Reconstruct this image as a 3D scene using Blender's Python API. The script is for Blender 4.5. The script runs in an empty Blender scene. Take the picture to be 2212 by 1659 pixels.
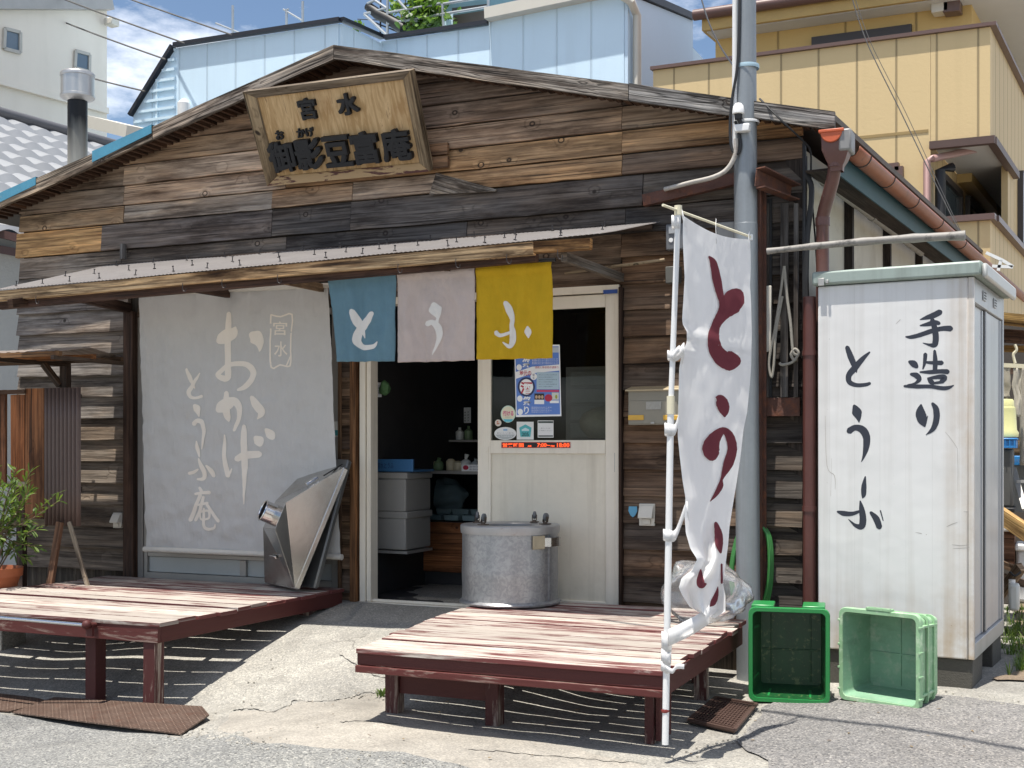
import bpy, bmesh, math, random
from mathutils import Vector, Matrix, noise
R = math.radians
random.seed(7)
scn = bpy.context.scene
COL = scn.collection

# ---------------------------------------------------------------- camera
TH = R(24.0); FPX = 2650.0; PCX = 1106.0; PHY = 967.0; CZ = 1.0
cs, sn = math.cos(TH), math.sin(TH)
cam = bpy.data.cameras.new("camera"); camo = bpy.data.objects.new("camera", cam); COL.objects.link(camo)
camo.location = (0, 0, CZ); camo.rotation_euler = (R(90), 0, TH)
cam.sensor_fit = 'HORIZONTAL'; cam.sensor_width = 36; cam.lens = FPX / 2212 * 36
cam.shift_y = (PHY - 829.5) / 2212
cam.clip_start = 0.05; cam.clip_end = 3000
scn.camera = camo

# ---------------------------------------------------------------- sun and sky
SUN_DIR = Vector((-0.06, -0.22, 1.0)).normalized()          # towards the sun
sun = bpy.data.lights.new("sun", 'SUN'); suno = bpy.data.objects.new("sun", sun); COL.objects.link(suno)
sun.energy = 4.4; sun.angle = R(0.53); sun.color = (1.0, 0.95, 0.87)
suno.rotation_euler = (-SUN_DIR).to_track_quat('-Z', 'Y').to_euler()
suno.location = (0, 0, 30)
scn.view_settings.view_transform = 'Standard'; scn.view_settings.look = 'None'
scn.view_settings.exposure = 0.82; scn.view_settings.gamma = 1.0
w = bpy.data.worlds.new("World"); scn.world = w; w.use_nodes = True
nt = w.node_tree; nt.nodes.clear()
def wn(t, **k):
    n = nt.nodes.new(t)
    for a, b in k.items(): setattr(n, a, b)
    return n
sky = wn('ShaderNodeTexSky', sky_type='NISHITA', sun_disc=False)
sky.sun_elevation = math.asin(SUN_DIR.z); sky.sun_rotation = math.atan2(SUN_DIR.x, SUN_DIR.y)
sky.air_density = 1.0; sky.dust_density = 0.6; sky.ozone_density = 2.2
tc = wn('ShaderNodeTexCoord')
mp = wn('ShaderNodeMapping'); mp.inputs['Scale'].default_value = (1.6, 1.6, 4.2); mp.inputs['Location'].default_value = (3.1, 0.4, 0.25)
nz = wn('ShaderNodeTexNoise'); nz.inputs['Scale'].default_value = 1.9; nz.inputs['Detail'].default_value = 9; nz.inputs['Roughness'].default_value = 0.62
rp = wn('ShaderNodeValToRGB'); rp.color_ramp.elements[0].position = 0.47; rp.color_ramp.elements[1].position = 0.70
mx = wn('ShaderNodeMixRGB'); mx.inputs['Color2'].default_value = (15.5, 15.6, 16.0, 1)
bg = wn('ShaderNodeBackground'); bg.inputs['Strength'].default_value = 0.076
ow = wn('ShaderNodeOutputWorld')
L = nt.links.new
L(tc.outputs['Generated'], mp.inputs['Vector']); L(mp.outputs['Vector'], nz.inputs['Vector'])
L(nz.outputs['Fac'], rp.inputs['Fac']); L(rp.outputs['Color'], mx.inputs['Fac'])
L(sky.outputs['Color'], mx.inputs['Color1']); L(mx.outputs['Color'], bg.inputs['Color']); L(bg.outputs['Background'], ow.inputs['Surface'])

# ---------------------------------------------------------------- pixel -> place (photo measured on a 2212 px wide print)
def ray(px, py):
    a = (px - PCX) / FPX; b = (PHY - py) / FPX
    return Vector((a * cs - sn, a * sn + cs, b))
def onY(px, py, y): r = ray(px, py); t = y / r.y; return Vector((r.x * t, y, CZ + r.z * t))
def onX(px, py, x): r = ray(px, py); t = x / r.x; return Vector((x, r.y * t, CZ + r.z * t))
def onZ(px, py, z): r = ray(px, py); t = (z - CZ) / r.z; return Vector((r.x * t, r.y * t, z))
def atD(px, py, D): r = ray(px, py); return Vector((r.x * D, r.y * D, CZ + r.z * D))
def onP(px, py, p0, n): r = ray(px, py); o = Vector((0, 0, CZ)); t = (p0 - o).dot(n) / r.dot(n); return o + r * t
def ss(a, b, x):
    t = min(1, max(0, (x - a) / (b - a))); return t * t * (3 - 2 * t)
def zg(x, y):
    "height of the ground"
    b = -0.40 + 0.0125 * (-1.6 - max(-3.2, min(-1.6, x)))
    if x > -1.6: b += 0.05 * min(1.0, (x + 1.6))
    if x < -3.2: b -= 0.10 * ss(0, 2.2, -3.2 - x) * 1.8
    b -= 0.012 * max(0, min(12, 5.2 - y))
    top = -0.10 - 0.2 * ss(5.2, 6.4, -x); wr = 1 - ss(-3.0, -2.2, x)
    t = max(0, min(1, (y - 5.75) / 1.75)); k = t * (1.35 - .35 * t) * wr
    return b + (max(top, b) - b) * k
def onG(px, py, dz=0):
    z = -0.4
    for _ in range(25):
        p = onZ(px, py, z); z = 0.5 * z + 0.5 * zg(p.x, p.y)
    p.z = zg(p.x, p.y) + dz
    return p
YF = 7.6                                                         # the shop front
def fx(px, y=YF): return onY(px, 900, y).x
def fz(px, py, y=YF): return onY(px, py, y).z

# ---------------------------------------------------------------- meshes
class MB:
    def __init__(s): s.v = []; s.f = []; s.uv = []; s.c = []; s.mi = []
    def add(s, vs, faces, uvs=None, col=(1, 1, 1), mi=0):
        b = len(s.v); s.v += [Vector(p) for p in vs]
        for i, f in enumerate(faces):
            s.f.append([b + k for k in f]); s.mi.append(mi)
            s.uv.append(uvs[i] if uvs else None); s.c.append(col)
        return s
    def obox(s, c, half, ax=None, col=(1, 1, 1), jit=0, mi=0, taper=None):
        "box with centre c, half sizes, axes; uv runs along its longest side"
        c = Vector(c); ax = ax or (Vector((1, 0, 0)), Vector((0, 1, 0)), Vector((0, 0, 1)))
        k = max(range(3), key=lambda i: half[i]); o = [i for i in range(3) if i != k]
        ru, rv = random.uniform(0, 60), random.uniform(0, 60)
        vs = []; loc = []
        for i in (-1, 1):
            for j in (-1, 1):
                for l in (-1, 1):
                    q = [i * half[0], j * half[1], l * half[2]]
                    if taper and l > 0: q[0] *= taper; q[1] *= taper
                    if jit: q = [a + random.uniform(-jit, jit) for a in q]
                    loc.append(q); vs.append(c + ax[0] * q[0] + ax[1] * q[1] + ax[2] * q[2])
        F = [(0, 1, 3, 2), (4, 6, 7, 5), (0, 4, 5, 1), (2, 3, 7, 6), (0, 2, 6, 4), (1, 5, 7, 3)]
        N = [0, 0, 1, 1, 2, 2]; uvs = []
        for f, n in zip(F, N):
            if n == k: uvs.append([(ru + loc[i][o[0]] * .3, rv + loc[i][o[1]]) for i in f])
            else:
                m = [i for i in o if i != n][0]
                uvs.append([(ru + loc[i][k], rv + loc[i][m] + (0.37 * (n + 1)) + (0.2 if loc[i][n] > 0 else 0)) for i in f])
        s.add(vs, F, uvs, col, mi); return s
    def box(s, lo, hi, **k):
        lo = Vector(lo); hi = Vector(hi)
        return s.obox((lo + hi) / 2, [abs(a) / 2 for a in (hi - lo)], **k)
    def beam(s, a, b, w, h, up=(0, 0, 1), **k):
        "rectangular bar from a to b, w across and h along up"
        a = Vector(a); b = Vector(b); d = (b - a); l = d.length; d.normalize()
        up = Vector(up); x = up.cross(d); x.normalize(); u = d.cross(x)
        return s.obox((a + b) / 2, (l / 2, w / 2, h / 2), (d, x, u), **k)
    def prism(s, pts, off, col=(1, 1, 1), uva=None, mi=0):
        "outline pts (3D, planar) swept by off"
        pts = [Vector(p) for p in pts]; off = Vector(off); n = len(pts)
        ua = (pts[1] - pts[0]).normalized() if uva is None else Vector(uva)
        nn = off.normalized(); va = nn.cross(ua)
        ru, rv = random.uniform(0, 60), random.uniform(0, 60)
        def q(p): return (ru + p.dot(ua), rv + p.dot(va))
        vs = pts + [p + off for p in pts]
        F = [list(range(n)), [n + i for i in reversed(range(n))]]
        uvs = [[q(vs[i]) for i in f] for f in F]
        d = 0
        for i in range(n):
            j = (i + 1) % n; l = (pts[j] - pts[i]).length
            F.append([i, n + i, n + j, j]); uvs.append([(ru + d, rv), (ru + d, rv + off.length), (ru + d + l, rv + off.length), (ru + d + l, rv)]); d += l
        s.add(vs, F, uvs, col, mi); return s
    def tube(s, pts, r, n=10, col=(1, 1, 1), cap=True, mi=0):
        pts = [Vector(p) for p in pts]; rr = r if isinstance(r, (list, tuple)) else [r] * len(pts)
        b = []; prev = None; d = 0; ru = random.uniform(0, 50)
        vs = []; ds = []
        for i, p in enumerate(pts):
            t = (pts[min(i + 1, len(pts) - 1)] - pts[max(i - 1, 0)]).normalized()
            if prev is None:
                x = t.cross(Vector((0, 0, 1)))
                if x.length < .05: x = t.cross(Vector((1, 0, 0)))
            else: x = prev - t * prev.dot(t)
            x.normalize(); y = t.cross(x); prev = x
            if i: d += (p - pts[i - 1]).length
            ds.append(d)
            for k in range(n):
                a = 2 * math.pi * k / n; vs.append(p + (x * math.cos(a) + y * math.sin(a)) * rr[i])
        F = []; uvs = []
        for i in range(len(pts) - 1):
            for k in range(n):
                l = (k + 1) % n; F.append((i * n + k, i * n + l, (i + 1) * n + l, (i + 1) * n + k))
                w0, w1 = k / n * 6.28 * rr[i], (k + 1) / n * 6.28 * rr[i]
                uvs.append([(ru + ds[i], w0), (ru + ds[i], w1), (ru + ds[i + 1], w1), (ru + ds[i + 1], w0)])
        if cap:
            F.append(list(reversed(range(n)))); uvs.append([(0, 0)] * n)
            e = (len(pts) - 1) * n; F.append([e + k for k in range(n)]); uvs.append([(0, 0)] * n)
        s.add(vs, F, uvs, col, mi); return s
    def lathe(s, prof, c, n=40, col=(1, 1, 1), ax=None, mi=0):
        "profile of (radius, height) turned round the vertical through c"
        c = Vector(c); X, Y, Z = ax or (Vector((1, 0, 0)), Vector((0, 1, 0)), Vector((0, 0, 1)))
        vs = []; F = []; uvs = []
        for r, z in prof:
            for k in range(n):
                a = 2 * math.pi * k / n; vs.append(c + (X * math.cos(a) + Y * math.sin(a)) * r + Z * z)
        for i in range(len(prof) - 1):
            for k in range(n):
                l = (k + 1) % n; F.append((i * n + k, i * n + l, (i + 1) * n + l, (i + 1) * n + k))
                z0, z1 = prof[i][1], prof[i + 1][1]; R0 = max(prof[i][0], .01)
                uvs.append([(k / n * 6.28 * R0, z0), ((k + 1) / n * 6.28 * R0, z0), ((k + 1) / n * 6.28 * R0, z1), (k / n * 6.28 * R0, z1)])
        s.add(vs, F, uvs, col, mi); return s
    def grid(s, fn, nu, nv, col=(1, 1, 1), uvs=(1, 1), mi=0):
        vs = [fn(i / nu, j / nv) for j in range(nv + 1) for i in range(nu + 1)]; F = []; U = []
        for j in range(nv):
            for i in range(nu):
                a = j * (nu + 1) + i; F.append((a, a + 1, a + nu + 2, a + nu + 1))
                U.append([(x / nu * uvs[0], y / nv * uvs[1]) for x, y in ((i, j), (i + 1, j), (i + 1, j + 1), (i, j + 1))])
        s.add(vs, F, U, col, mi); return s
    def ball(s, c, r, nu=16, nv=10, col=(1, 1, 1), sc=(1, 1, 1), mi=0):
        c = Vector(c)
        return s.lathe([(max(1e-4, r * math.sin(math.pi * j / nv)), -r * sc[2] * math.cos(math.pi * j / nv)) for j in range(nv + 1)], c, nu, col, mi=mi)

ORG = {}
def link(o): COL.objects.link(o); return o
def meta(o, label=None, cat=None, group=None, kind=None):
    for k, v in (('label', label), ('category', cat), ('group', group), ('kind', kind)):
        if v: o[k] = v
    return o
def thing(name, label, cat, loc=(0, 0, 0), group=None, kind=None):
    o = link(bpy.data.objects.new(name, None)); o.location = loc; o.empty_display_size = .1
    ORG[o] = Vector(loc); return meta(o, label, cat, group, kind)
def obj(name, mb, mats, parent=None, bevel=0, smooth=40, local=False, solid=0, sub=0, label=None):
    me = bpy.data.meshes.new(name)
    off = Vector((0, 0, 0)) if local else (ORG[parent] if parent else Vector((0, 0, 0)))
    if parent is None and not local:
        xs = [p.x for p in mb.v]; ys = [p.y for p in mb.v]
        off = Vector(((min(xs) + max(xs)) / 2, (min(ys) + max(ys)) / 2, min(p.z for p in mb.v)))
    me.from_pydata([p - off for p in mb.v], [], mb.f)
    if not isinstance(mats, (list, tuple)): mats = [mats]
    for m in mats: me.materials.append(m)
    me.polygons.foreach_set('material_index', mb.mi)
    fu, fc = [], []
    for f, u, c in zip(mb.f, mb.uv, mb.c):
        for k in range(len(f)):
            fu += u[k] if u else (0.0, 0.0); fc += (c[0], c[1], c[2], 1.0)
    me.uv_layers.new(name='uv'); me.uv_layers['uv'].data.foreach_set('uv', fu)
    me.color_attributes.new('col', 'FLOAT_COLOR', 'CORNER'); me.color_attributes['col'].data.foreach_set('color', fc)
    bm = bmesh.new(); bm.from_mesh(me); bmesh.ops.recalc_face_normals(bm, faces=bm.faces); bm.to_mesh(me); bm.free()
    if smooth:
        me.polygons.foreach_set('use_smooth', [True] * len(me.polygons)); me.set_sharp_from_angle(angle=R(smooth))
    o = link(bpy.data.objects.new(name, me))
    if parent: o.parent = parent
    else: o.location = off
    ORG[o] = off
    if bevel:
        b = o.modifiers.new('bevel', 'BEVEL'); b.width = bevel; b.segments = 2; b.limit_method = 'ANGLE'; b.angle_limit = R(35)
    if solid: q = o.modifiers.new('solid', 'SOLIDIFY'); q.thickness = solid; q.offset = 0
    if sub: q = o.modifiers.new('sub', 'SUBSURF'); q.levels = sub; q.render_levels = sub
    if label: o['label'] = label
    return o
def solo(name, mb, mats, label, cat, group=None, kind=None, **k):
    return meta(obj(name, mb, mats, None, **k), label, cat, group, kind)
def copytree(o, parent=None):
    c = o.copy(); COL.objects.link(c); c.parent = parent; ORG[c] = ORG[o]
    for ch in list(o.children): copytree(ch, c)
    return c

# brush strokes: (x, y, width) points -> strips laid on a surface
def catmull(P, n=6):
    out = []
    for i in range(len(P) - 1):
        p0, p1, p2, p3 = P[max(i - 1, 0)], P[i], P[i + 1], P[min(i + 2, len(P) - 1)]
        for k in range(n):
            t = k / n
            out.append(tuple(0.5 * (2 * b + (c - a) * t + (2 * a - 5 * b + 4 * c - d) * t * t + (3 * b - a - 3 * c + d) * t ** 3) for a, b, c, d in zip(p0, p1, p2, p3)))
    out.append(tuple(P[-1])); return out
def strokes(mb, lst, surf, lift=0.002, step=0.0003, n=6, cross=4, rough=0.0):
    "surf(x, y, h) gives the point at height h over the surface for drawing coordinates x, y"
    for si, st in enumerate(lst):
        h = lift + step * si
        pts = catmull(st, n)
        r0, r1 = max(st[0][2], 0) / 2, max(st[-1][2], 0) / 2
        def ends(p, q, r):                                        # round end caps
            dx, dy = p[0] - q[0], p[1] - q[1]; l = math.hypot(dx, dy) or 1
            return [(p[0] + dx / l * r * math.sin(a), p[1] + dy / l * r * math.sin(a), 2 * r * math.cos(a)) for a in (R(30), R(60), R(89))]
        full = list(reversed(ends(pts[0], pts[1], r0 * .8))) + pts + ends(pts[-1], pts[-2], r1 * .8)
        rows = []
        for i, p in enumerate(full):
            a = full[max(i - 1, 0)]; b = full[min(i + 1, len(full) - 1)]
            dx, dy = b[0] - a[0], b[1] - a[1]; l = math.hypot(dx, dy) or 1; nx, ny = -dy / l, dx / l
            w = max(p[2], .3)
            wl, wr = (w / 2 * (1 + random.uniform(-rough, rough)), w / 2 * (1 + random.uniform(-rough, rough)))
            rows.append([surf(p[0] + nx * (-wl + (wl + wr) * k / cross), p[1] + ny * (-wl + (wl + wr) * k / cross), h) for k in range(cross + 1)])
        vs = [q for r in rows for q in r]; F = []
        m = cross + 1
        for i in range(len(rows) - 1):
            for k in range(cross): F.append((i * m + k, i * m + k + 1, (i + 1) * m + k + 1, (i + 1) * m + k))
        mb.add(vs, F)
    return mb
_tc = {}
def text2d(body, bold=0.0, res=3):
    "built-in font outline as 2D verts / faces, height of a full-width letter about 1"
    key = (body, bold)
    if key not in _tc:
        cu = bpy.data.curves.new('t', 'FONT'); cu.body = body; cu.offset = bold; cu.resolution_u = res; cu.size = 1.0
        o = bpy.data.objects.new('t', cu); COL.objects.link(o)
        dg = bpy.context.evaluated_depsgraph_get(); me = bpy.data.meshes.new_from_object(o.evaluated_get(dg))
        _tc[key] = ([tuple(v.co)[:2] for v in me.vertices], [tuple(p.vertices) for p in me.polygons])
        bpy.data.objects.remove(o); bpy.data.meshes.remove(me)
    return _tc[key]
def text(mb, body, surf, x0, y0, x1, y1, h=0.002, bold=0.0, depth=0, col=(1, 1, 1), mi=0):
    "fit the text into the box x0,y0 (top left) - x1,y1 (bottom right) of the drawing"
    V, F = text2d(body, bold)
    if not V: return mb
    ax, bx = min(p[0] for p in V), max(p[0] for p in V); ay, by = min(p[1] for p in V), max(p[1] for p in V)
    def m(p, hh): return surf(x0 + (p[0] - ax) / (bx - ax) * (x1 - x0), y1 + (p[1] - ay) / (by - ay) * (y0 - y1), hh)
    top = [m(p, h + depth) for p in V]; mb.add(top, F, None, col, mi)
    if depth:
        ec = {}
        for f in F:
            for a, b in zip(f, f[1:] + f[:1]):
                k = (min(a, b), max(a, b)); ec.setdefault(k, []).append((a, b))
        bot = [m(p, h) for p in V]; n = len(V)
        side = [(e[0][0], e[0][1], n + e[0][1], n + e[0][0]) for e in ec.values() if len(e) == 1]
        mb.add(top + bot, side, None, col, mi)
    return mb

# ---------------------------------------------------------------- materials
class NT:
    def __init__(s, name):
        s.m = bpy.data.materials.new(name); s.m.use_nodes = True; s.t = s.m.node_tree; s.t.nodes.clear()
        s.out = s.n('ShaderNodeOutputMaterial')
    def n(s, t, **k):
        n = s.t.nodes.new(t)
        for a, b in k.items(): setattr(n, a, b)
        return n
    def l(s, a, b): s.t.links.new(a, b)
    def put(s, sock, v):
        if hasattr(v, 'is_output'): s.l(v, sock)
        elif v is not None:
            if hasattr(sock.default_value, '__len__') and not hasattr(v, '__len__'): v = [v] * len(sock.default_value)
            if hasattr(v, '__len__') and len(v) == 3 and len(sock.default_value) == 4: v = (*v, 1)
            sock.default_value = v
    def math(s, op, a, b=None, c=None, clamp=False):
        n = s.n('ShaderNodeMath', operation=op, use_clamp=clamp); s.put(n.inputs[0], a)
        if b is not None: s.put(n.inputs[1], b)
        if c is not None: s.put(n.inputs[2], c)
        return n.outputs[0]
    def mix(s, f, a, b, blend='MIX'):
        n = s.n('ShaderNodeMixRGB', blend_type=blend); s.put(n.inputs[0], f); s.put(n.inputs[1], a); s.put(n.inputs[2], b); return n.outputs[0]
    def ramp(s, f, a, b, ca=(0, 0, 0, 1), cb=(1, 1, 1, 1)):
        n = s.n('ShaderNodeMapRange', clamp=True); s.put(n.inputs[0], f); n.inputs[1].default_value = a; n.inputs[2].default_value = b; return n.outputs[0]
    def noise(s, vec, scale=5, detail=4, rough=.5, dist=0):
        n = s.n('ShaderNodeTexNoise'); s.put(n.inputs['Vector'], vec); s.put(n.inputs['Scale'], scale)
        n.inputs['Detail'].default_value = detail; n.inputs['Roughness'].default_value = rough; n.inputs['Distortion'].default_value = dist
        return n.outputs['Fac']
    def voro(s, vec, scale=5, feature='F1', out='Distance', rnd=1):
        n = s.n('ShaderNodeTexVoronoi', feature=feature); s.put(n.inputs['Vector'], vec); s.put(n.inputs['Scale'], scale); n.inputs['Randomness'].default_value = rnd
        return n.outputs[out]
    def mapv(s, vec, scale=(1, 1, 1), loc=(0, 0, 0)):
        n = s.n('ShaderNodeMapping'); s.put(n.inputs['Vector'], vec); n.inputs['Scale'].default_value = scale; n.inputs['Location'].default_value = loc; return n.outputs[0]
    def coord(s, which='Object'): return s.n('ShaderNodeTexCoord').outputs[which]
    def world(s): return s.n('ShaderNodeNewGeometry').outputs['Position']
    def uv(s): return s.n('ShaderNodeUVMap', uv_map='uv').outputs[0]
    def attr(s, name='col'): return s.n('ShaderNodeAttribute', attribute_name=name).outputs['Color']
    def bump(s, h, strength=.3, dist=.01):
        n = s.n('ShaderNodeBump'); s.put(n.inputs['Height'], h); n.inputs['Strength'].default_value = strength; n.inputs['Distance'].default_value = dist; return n.outputs[0]
    def bsdf(s, color, rough=.6, metal=0, normal=None, spec=.5, trans=0, alpha=1, emit=None, es=0):
        p = s.n('ShaderNodeBsdfPrincipled'); s.put(p.inputs['Base Color'], color); s.put(p.inputs['Roughness'], rough); s.put(p.inputs['Metallic'], metal)
        p.inputs['Specular IOR Level'].default_value = spec
        if normal is not None: s.l(normal, p.inputs['Normal'])
        if trans: p.inputs['Transmission Weight'].default_value = trans
        if emit is not None: s.put(p.inputs['Emission Color'], emit); p.inputs['Emission Strength'].default_value = es
        s.l(p.outputs[0], s.out.inputs['Surface']); return p
def wood(name, gray=(.26, .22, .18), gamt=.5, rough=.75, dark=.20, ring=5, knots=True, bump=.6, con=1.0):
    "weathered plank: grain along u, contour-like growth rings and knots, tint from the colour attribute"
    t = NT(name); uv = t.uv(); base = t.attr(); S = lambda a, b, c=0: t.mapv(uv, (a, b, 1), (c, c * .7, 0))
    kv = t.voro(S(5.4, 6.2), 1.0); kc = t.voro(S(5.4, 6.2), 1.0, out='Color'); sp = t.n('ShaderNodeSeparateColor'); t.l(kc, sp.inputs[0])
    has = t.math('GREATER_THAN', sp.outputs[0], .60)
    kn = t.math('MULTIPLY', t.ramp(kv, .38, .0), has)                     # 1 at a knot's centre
    n1 = t.noise(S(.42, 9.0), 1.0, 3, .5, .25); n1b = t.noise(S(1.6, 7), 1.0, 3, .5)
    fld = t.math('ADD', t.math('ADD', t.math('MULTIPLY', n1, ring), t.math('MULTIPLY', n1b, .9)), t.math('MULTIPLY', kn, 1.5) if knots else 0.0)
    pp = t.math('PINGPONG', fld, .5); ringf = t.ramp(pp, .0, .22)
    fine = t.noise(S(2.6, 150), 1.0, 4, .65); fine2 = t.noise(S(.9, 46, 3), 1.0, 4, .65); crack = t.noise(S(.8, 62, 11), 1.0, 3, .6)
    big = t.noise(S(.8, 2.6, 7), 1.0, 5, .6); blot = t.noise(S(1.5, 13, 17), 1.0, 5, .65)
    g = t.math('MULTIPLY', t.math('MULTIPLY', t.math('ADD', t.math('MULTIPLY', ringf, .42), .58), t.math('ADD', t.math('MULTIPLY', t.ramp(fine2, .34, .58), .58), .42)), t.math('ADD', t.math('MULTIPLY', fine, 1.1), .45))
    weather = t.math('MULTIPLY', t.ramp(big, .36, .64), gamt)
    c = t.mix(weather, base, t.mix(.6, base, (*gray, 1)))
    wm = t.noise(S(.6, 3.4, 31), 1.0, 5, .62); c = t.mix(t.math('MULTIPLY', t.ramp(wm, .47, .64), .45), c, t.mix(1, c, (1.22, .95, .70, 1), 'MULTIPLY'))
    pat = t.noise(S(.85, 4.2, 23), 1.0, 6, .68); c = t.mix(t.math('MULTIPLY', t.ramp(pat, .50, .63), .85 * con, clamp=True), c, t.mix(1, c, (.30, .27, .255, 1), 'MULTIPLY'))
    c = t.mix(t.math('MULTIPLY', t.ramp(blot, .49, .66), .8 * con, clamp=True), c, t.mix(1, c, (.34, .30, .28, 1), 'MULTIPLY'))
    c = t.mix(t.math('MULTIPLY', t.ramp(blot, .45, .30), .8 * con, clamp=True), c, t.mix(1, c, (1.75, 1.66, 1.52, 1), 'MULTIPLY'))
    c = t.mix(t.math('MULTIPLY', t.math('SUBTRACT', 1.0, g, clamp=True), con, clamp=True), c, t.mix(1, c, (dark, dark * .86, dark * .8, 1), 'MULTIPLY'))
    c = t.mix(t.math('MULTIPLY', t.ramp(crack, .43, .35), .8), c, (.018, .014, .012, 1))
    if knots:
        c = t.mix(t.math('MULTIPLY', t.math('MULTIPLY', t.ramp(kv, .12, .07), has), .75), c, t.mix(1, c, (1.5, 1.45, 1.4, 1), 'MULTIPLY'))
        rg = t.math('MULTIPLY', t.math('MULTIPLY', t.ramp(kv, .150, .115), t.ramp(kv, .06, .10)), has); c = t.mix(t.math('MULTIPLY', rg, .9), c, (.025, .018, .015, 1))
    hgt = t.math('ADD', t.math('MULTIPLY', ringf, .5), t.math('ADD', t.math('MULTIPLY', fine2, .6), t.math('MULTIPLY', fine, .5)))
    t.bsdf(c, rough, 0, t.bump(hgt, bump, .006), .2); return t.m
def painted_wood(name, paint=(.15, .028, .026), bare=(.56, .49, .43), lo=.46, hi=.56, upw=.0, rough=.6):
    "flaking paint over bleached timber; upw adds wear to faces that look up (foot traffic and weather)"
    t = NT(name); uv = t.uv(); col = t.attr()
    n1 = t.noise(t.mapv(uv, (1.9, 13, 1)), 1.0, 8, .7, .8); n2 = t.noise(t.mapv(uv, (4, 60, 1)), 1.0, 4, .6); n3 = t.noise(t.mapv(uv, (.45, 1.2, 1), (3, 9, 0)), 1.0, 2)
    f = t.math('ADD', t.math('ADD', t.math('MULTIPLY', n1, .58), t.math('MULTIPLY', n2, .16)), t.math('MULTIPLY', n3, .26))
    if upw:
        z = t.n('ShaderNodeSeparateXYZ'); t.l(t.n('ShaderNodeNewGeometry').outputs['Normal'], z.inputs[0])
        f = t.math('ADD', f, t.math('MULTIPLY', t.math('GREATER_THAN', z.outputs[2], .8), upw))
    cc = t.n('ShaderNodeSeparateColor'); t.l(col, cc.inputs[0]); f = t.math('ADD', f, t.math('SUBTRACT', cc.outputs[1], 1.0))
    wear = t.ramp(f, lo, hi)
    b = t.mix(t.ramp(n2, .3, .6), t.mix(1, bare + (1,), (.6, .56, .52, 1), 'MULTIPLY'), bare + (1,))
    c = t.mix(wear, t.mix(t.math('MULTIPLY', n1, .7), paint + (1,), t.mix(1, paint + (1,), (1.7, 1.6, 1.6, 1), 'MULTIPLY')), b)
    c = t.mix(1, c, cc.outputs[0], 'MULTIPLY')
    t.bsdf(c, rough, 0, t.bump(t.math('ADD', n2, t.math('MULTIPLY', wear, -.4)), .5, .003), .35); return t.m
def simple(name, color, rough=.5, metal=0, var=.15, scale=6, bump=0, bscale=60, spec=.5, streak=0, dirt=None, dlo=.55, dhi=.75, useattr=False, stscale=(9, 9, .5)):
    t = NT(name); p = t.world(); c0 = t.attr() if useattr else (*color, 1)
    n = t.noise(p, scale, 6, .6); nf = t.noise(p, scale * 9, 4, .6)
    v = t.math('ADD', t.math('MULTIPLY', t.math('SUBTRACT', n, .5), 2 * var), t.math('MULTIPLY', t.math('SUBTRACT', nf, .5), var))
    c = t.mix(1, c0, t.math('ADD', v, 1.0), 'MULTIPLY')
    if streak:
        s_ = t.noise(t.mapv(p, stscale), 1.0, 5, .6); c = t.mix(t.math('MULTIPLY', t.ramp(s_, .5, .75), streak), c, t.mix(1, c, (.45, .40, .34, 1), 'MULTIPLY'))
    if dirt:
        d = t.noise(t.mapv(p, (1, 1, 1), (5, 2, 8)), scale * 1.7, 8, .68); c = t.mix(t.ramp(d, dlo, dhi), c, (*dirt, 1))
    nm = t.bump(t.noise(p, bscale, 4, .6), bump, .01) if bump else None
    t.bsdf(c, rough, metal, nm, spec); return t.m
def cloth(name, color, trans=.35, rough=.9, weave=500, var=.12, bmp=.65):
    t = NT(name); p = t.world(); n = t.noise(p, 9, 5, .6); wv = t.noise(t.mapv(p, (1, 1, 2.5)), 160, 3, .6)
    c = t.mix(1, (*color, 1), t.math('ADD', t.math('ADD', t.math('MULTIPLY', n, 2 * var), t.math('MULTIPLY', wv, var)), 1 - 1.5 * var), 'MULTIPLY')
    d = t.n('ShaderNodeBsdfDiffuse'); tr = t.n('ShaderNodeBsdfTranslucent'); t.put(d.inputs[0], c); t.put(tr.inputs[0], c)
    b = t.bump(t.math('ADD', t.math('MULTIPLY', t.noise(t.mapv(p, (1, 1, .28)), 17, 5, .6), 1.0), t.math('MULTIPLY', wv, .2)), bmp, .02); t.l(b, d.inputs['Normal']); t.l(b, tr.inputs['Normal'])
    mx = t.n('ShaderNodeMixShader'); mx.inputs[0].default_value = trans; t.l(d.outputs[0], mx.inputs[1]); t.l(tr.outputs[0], mx.inputs[2]); t.l(mx.outputs[0], t.out.inputs[0]); return t.m
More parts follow.
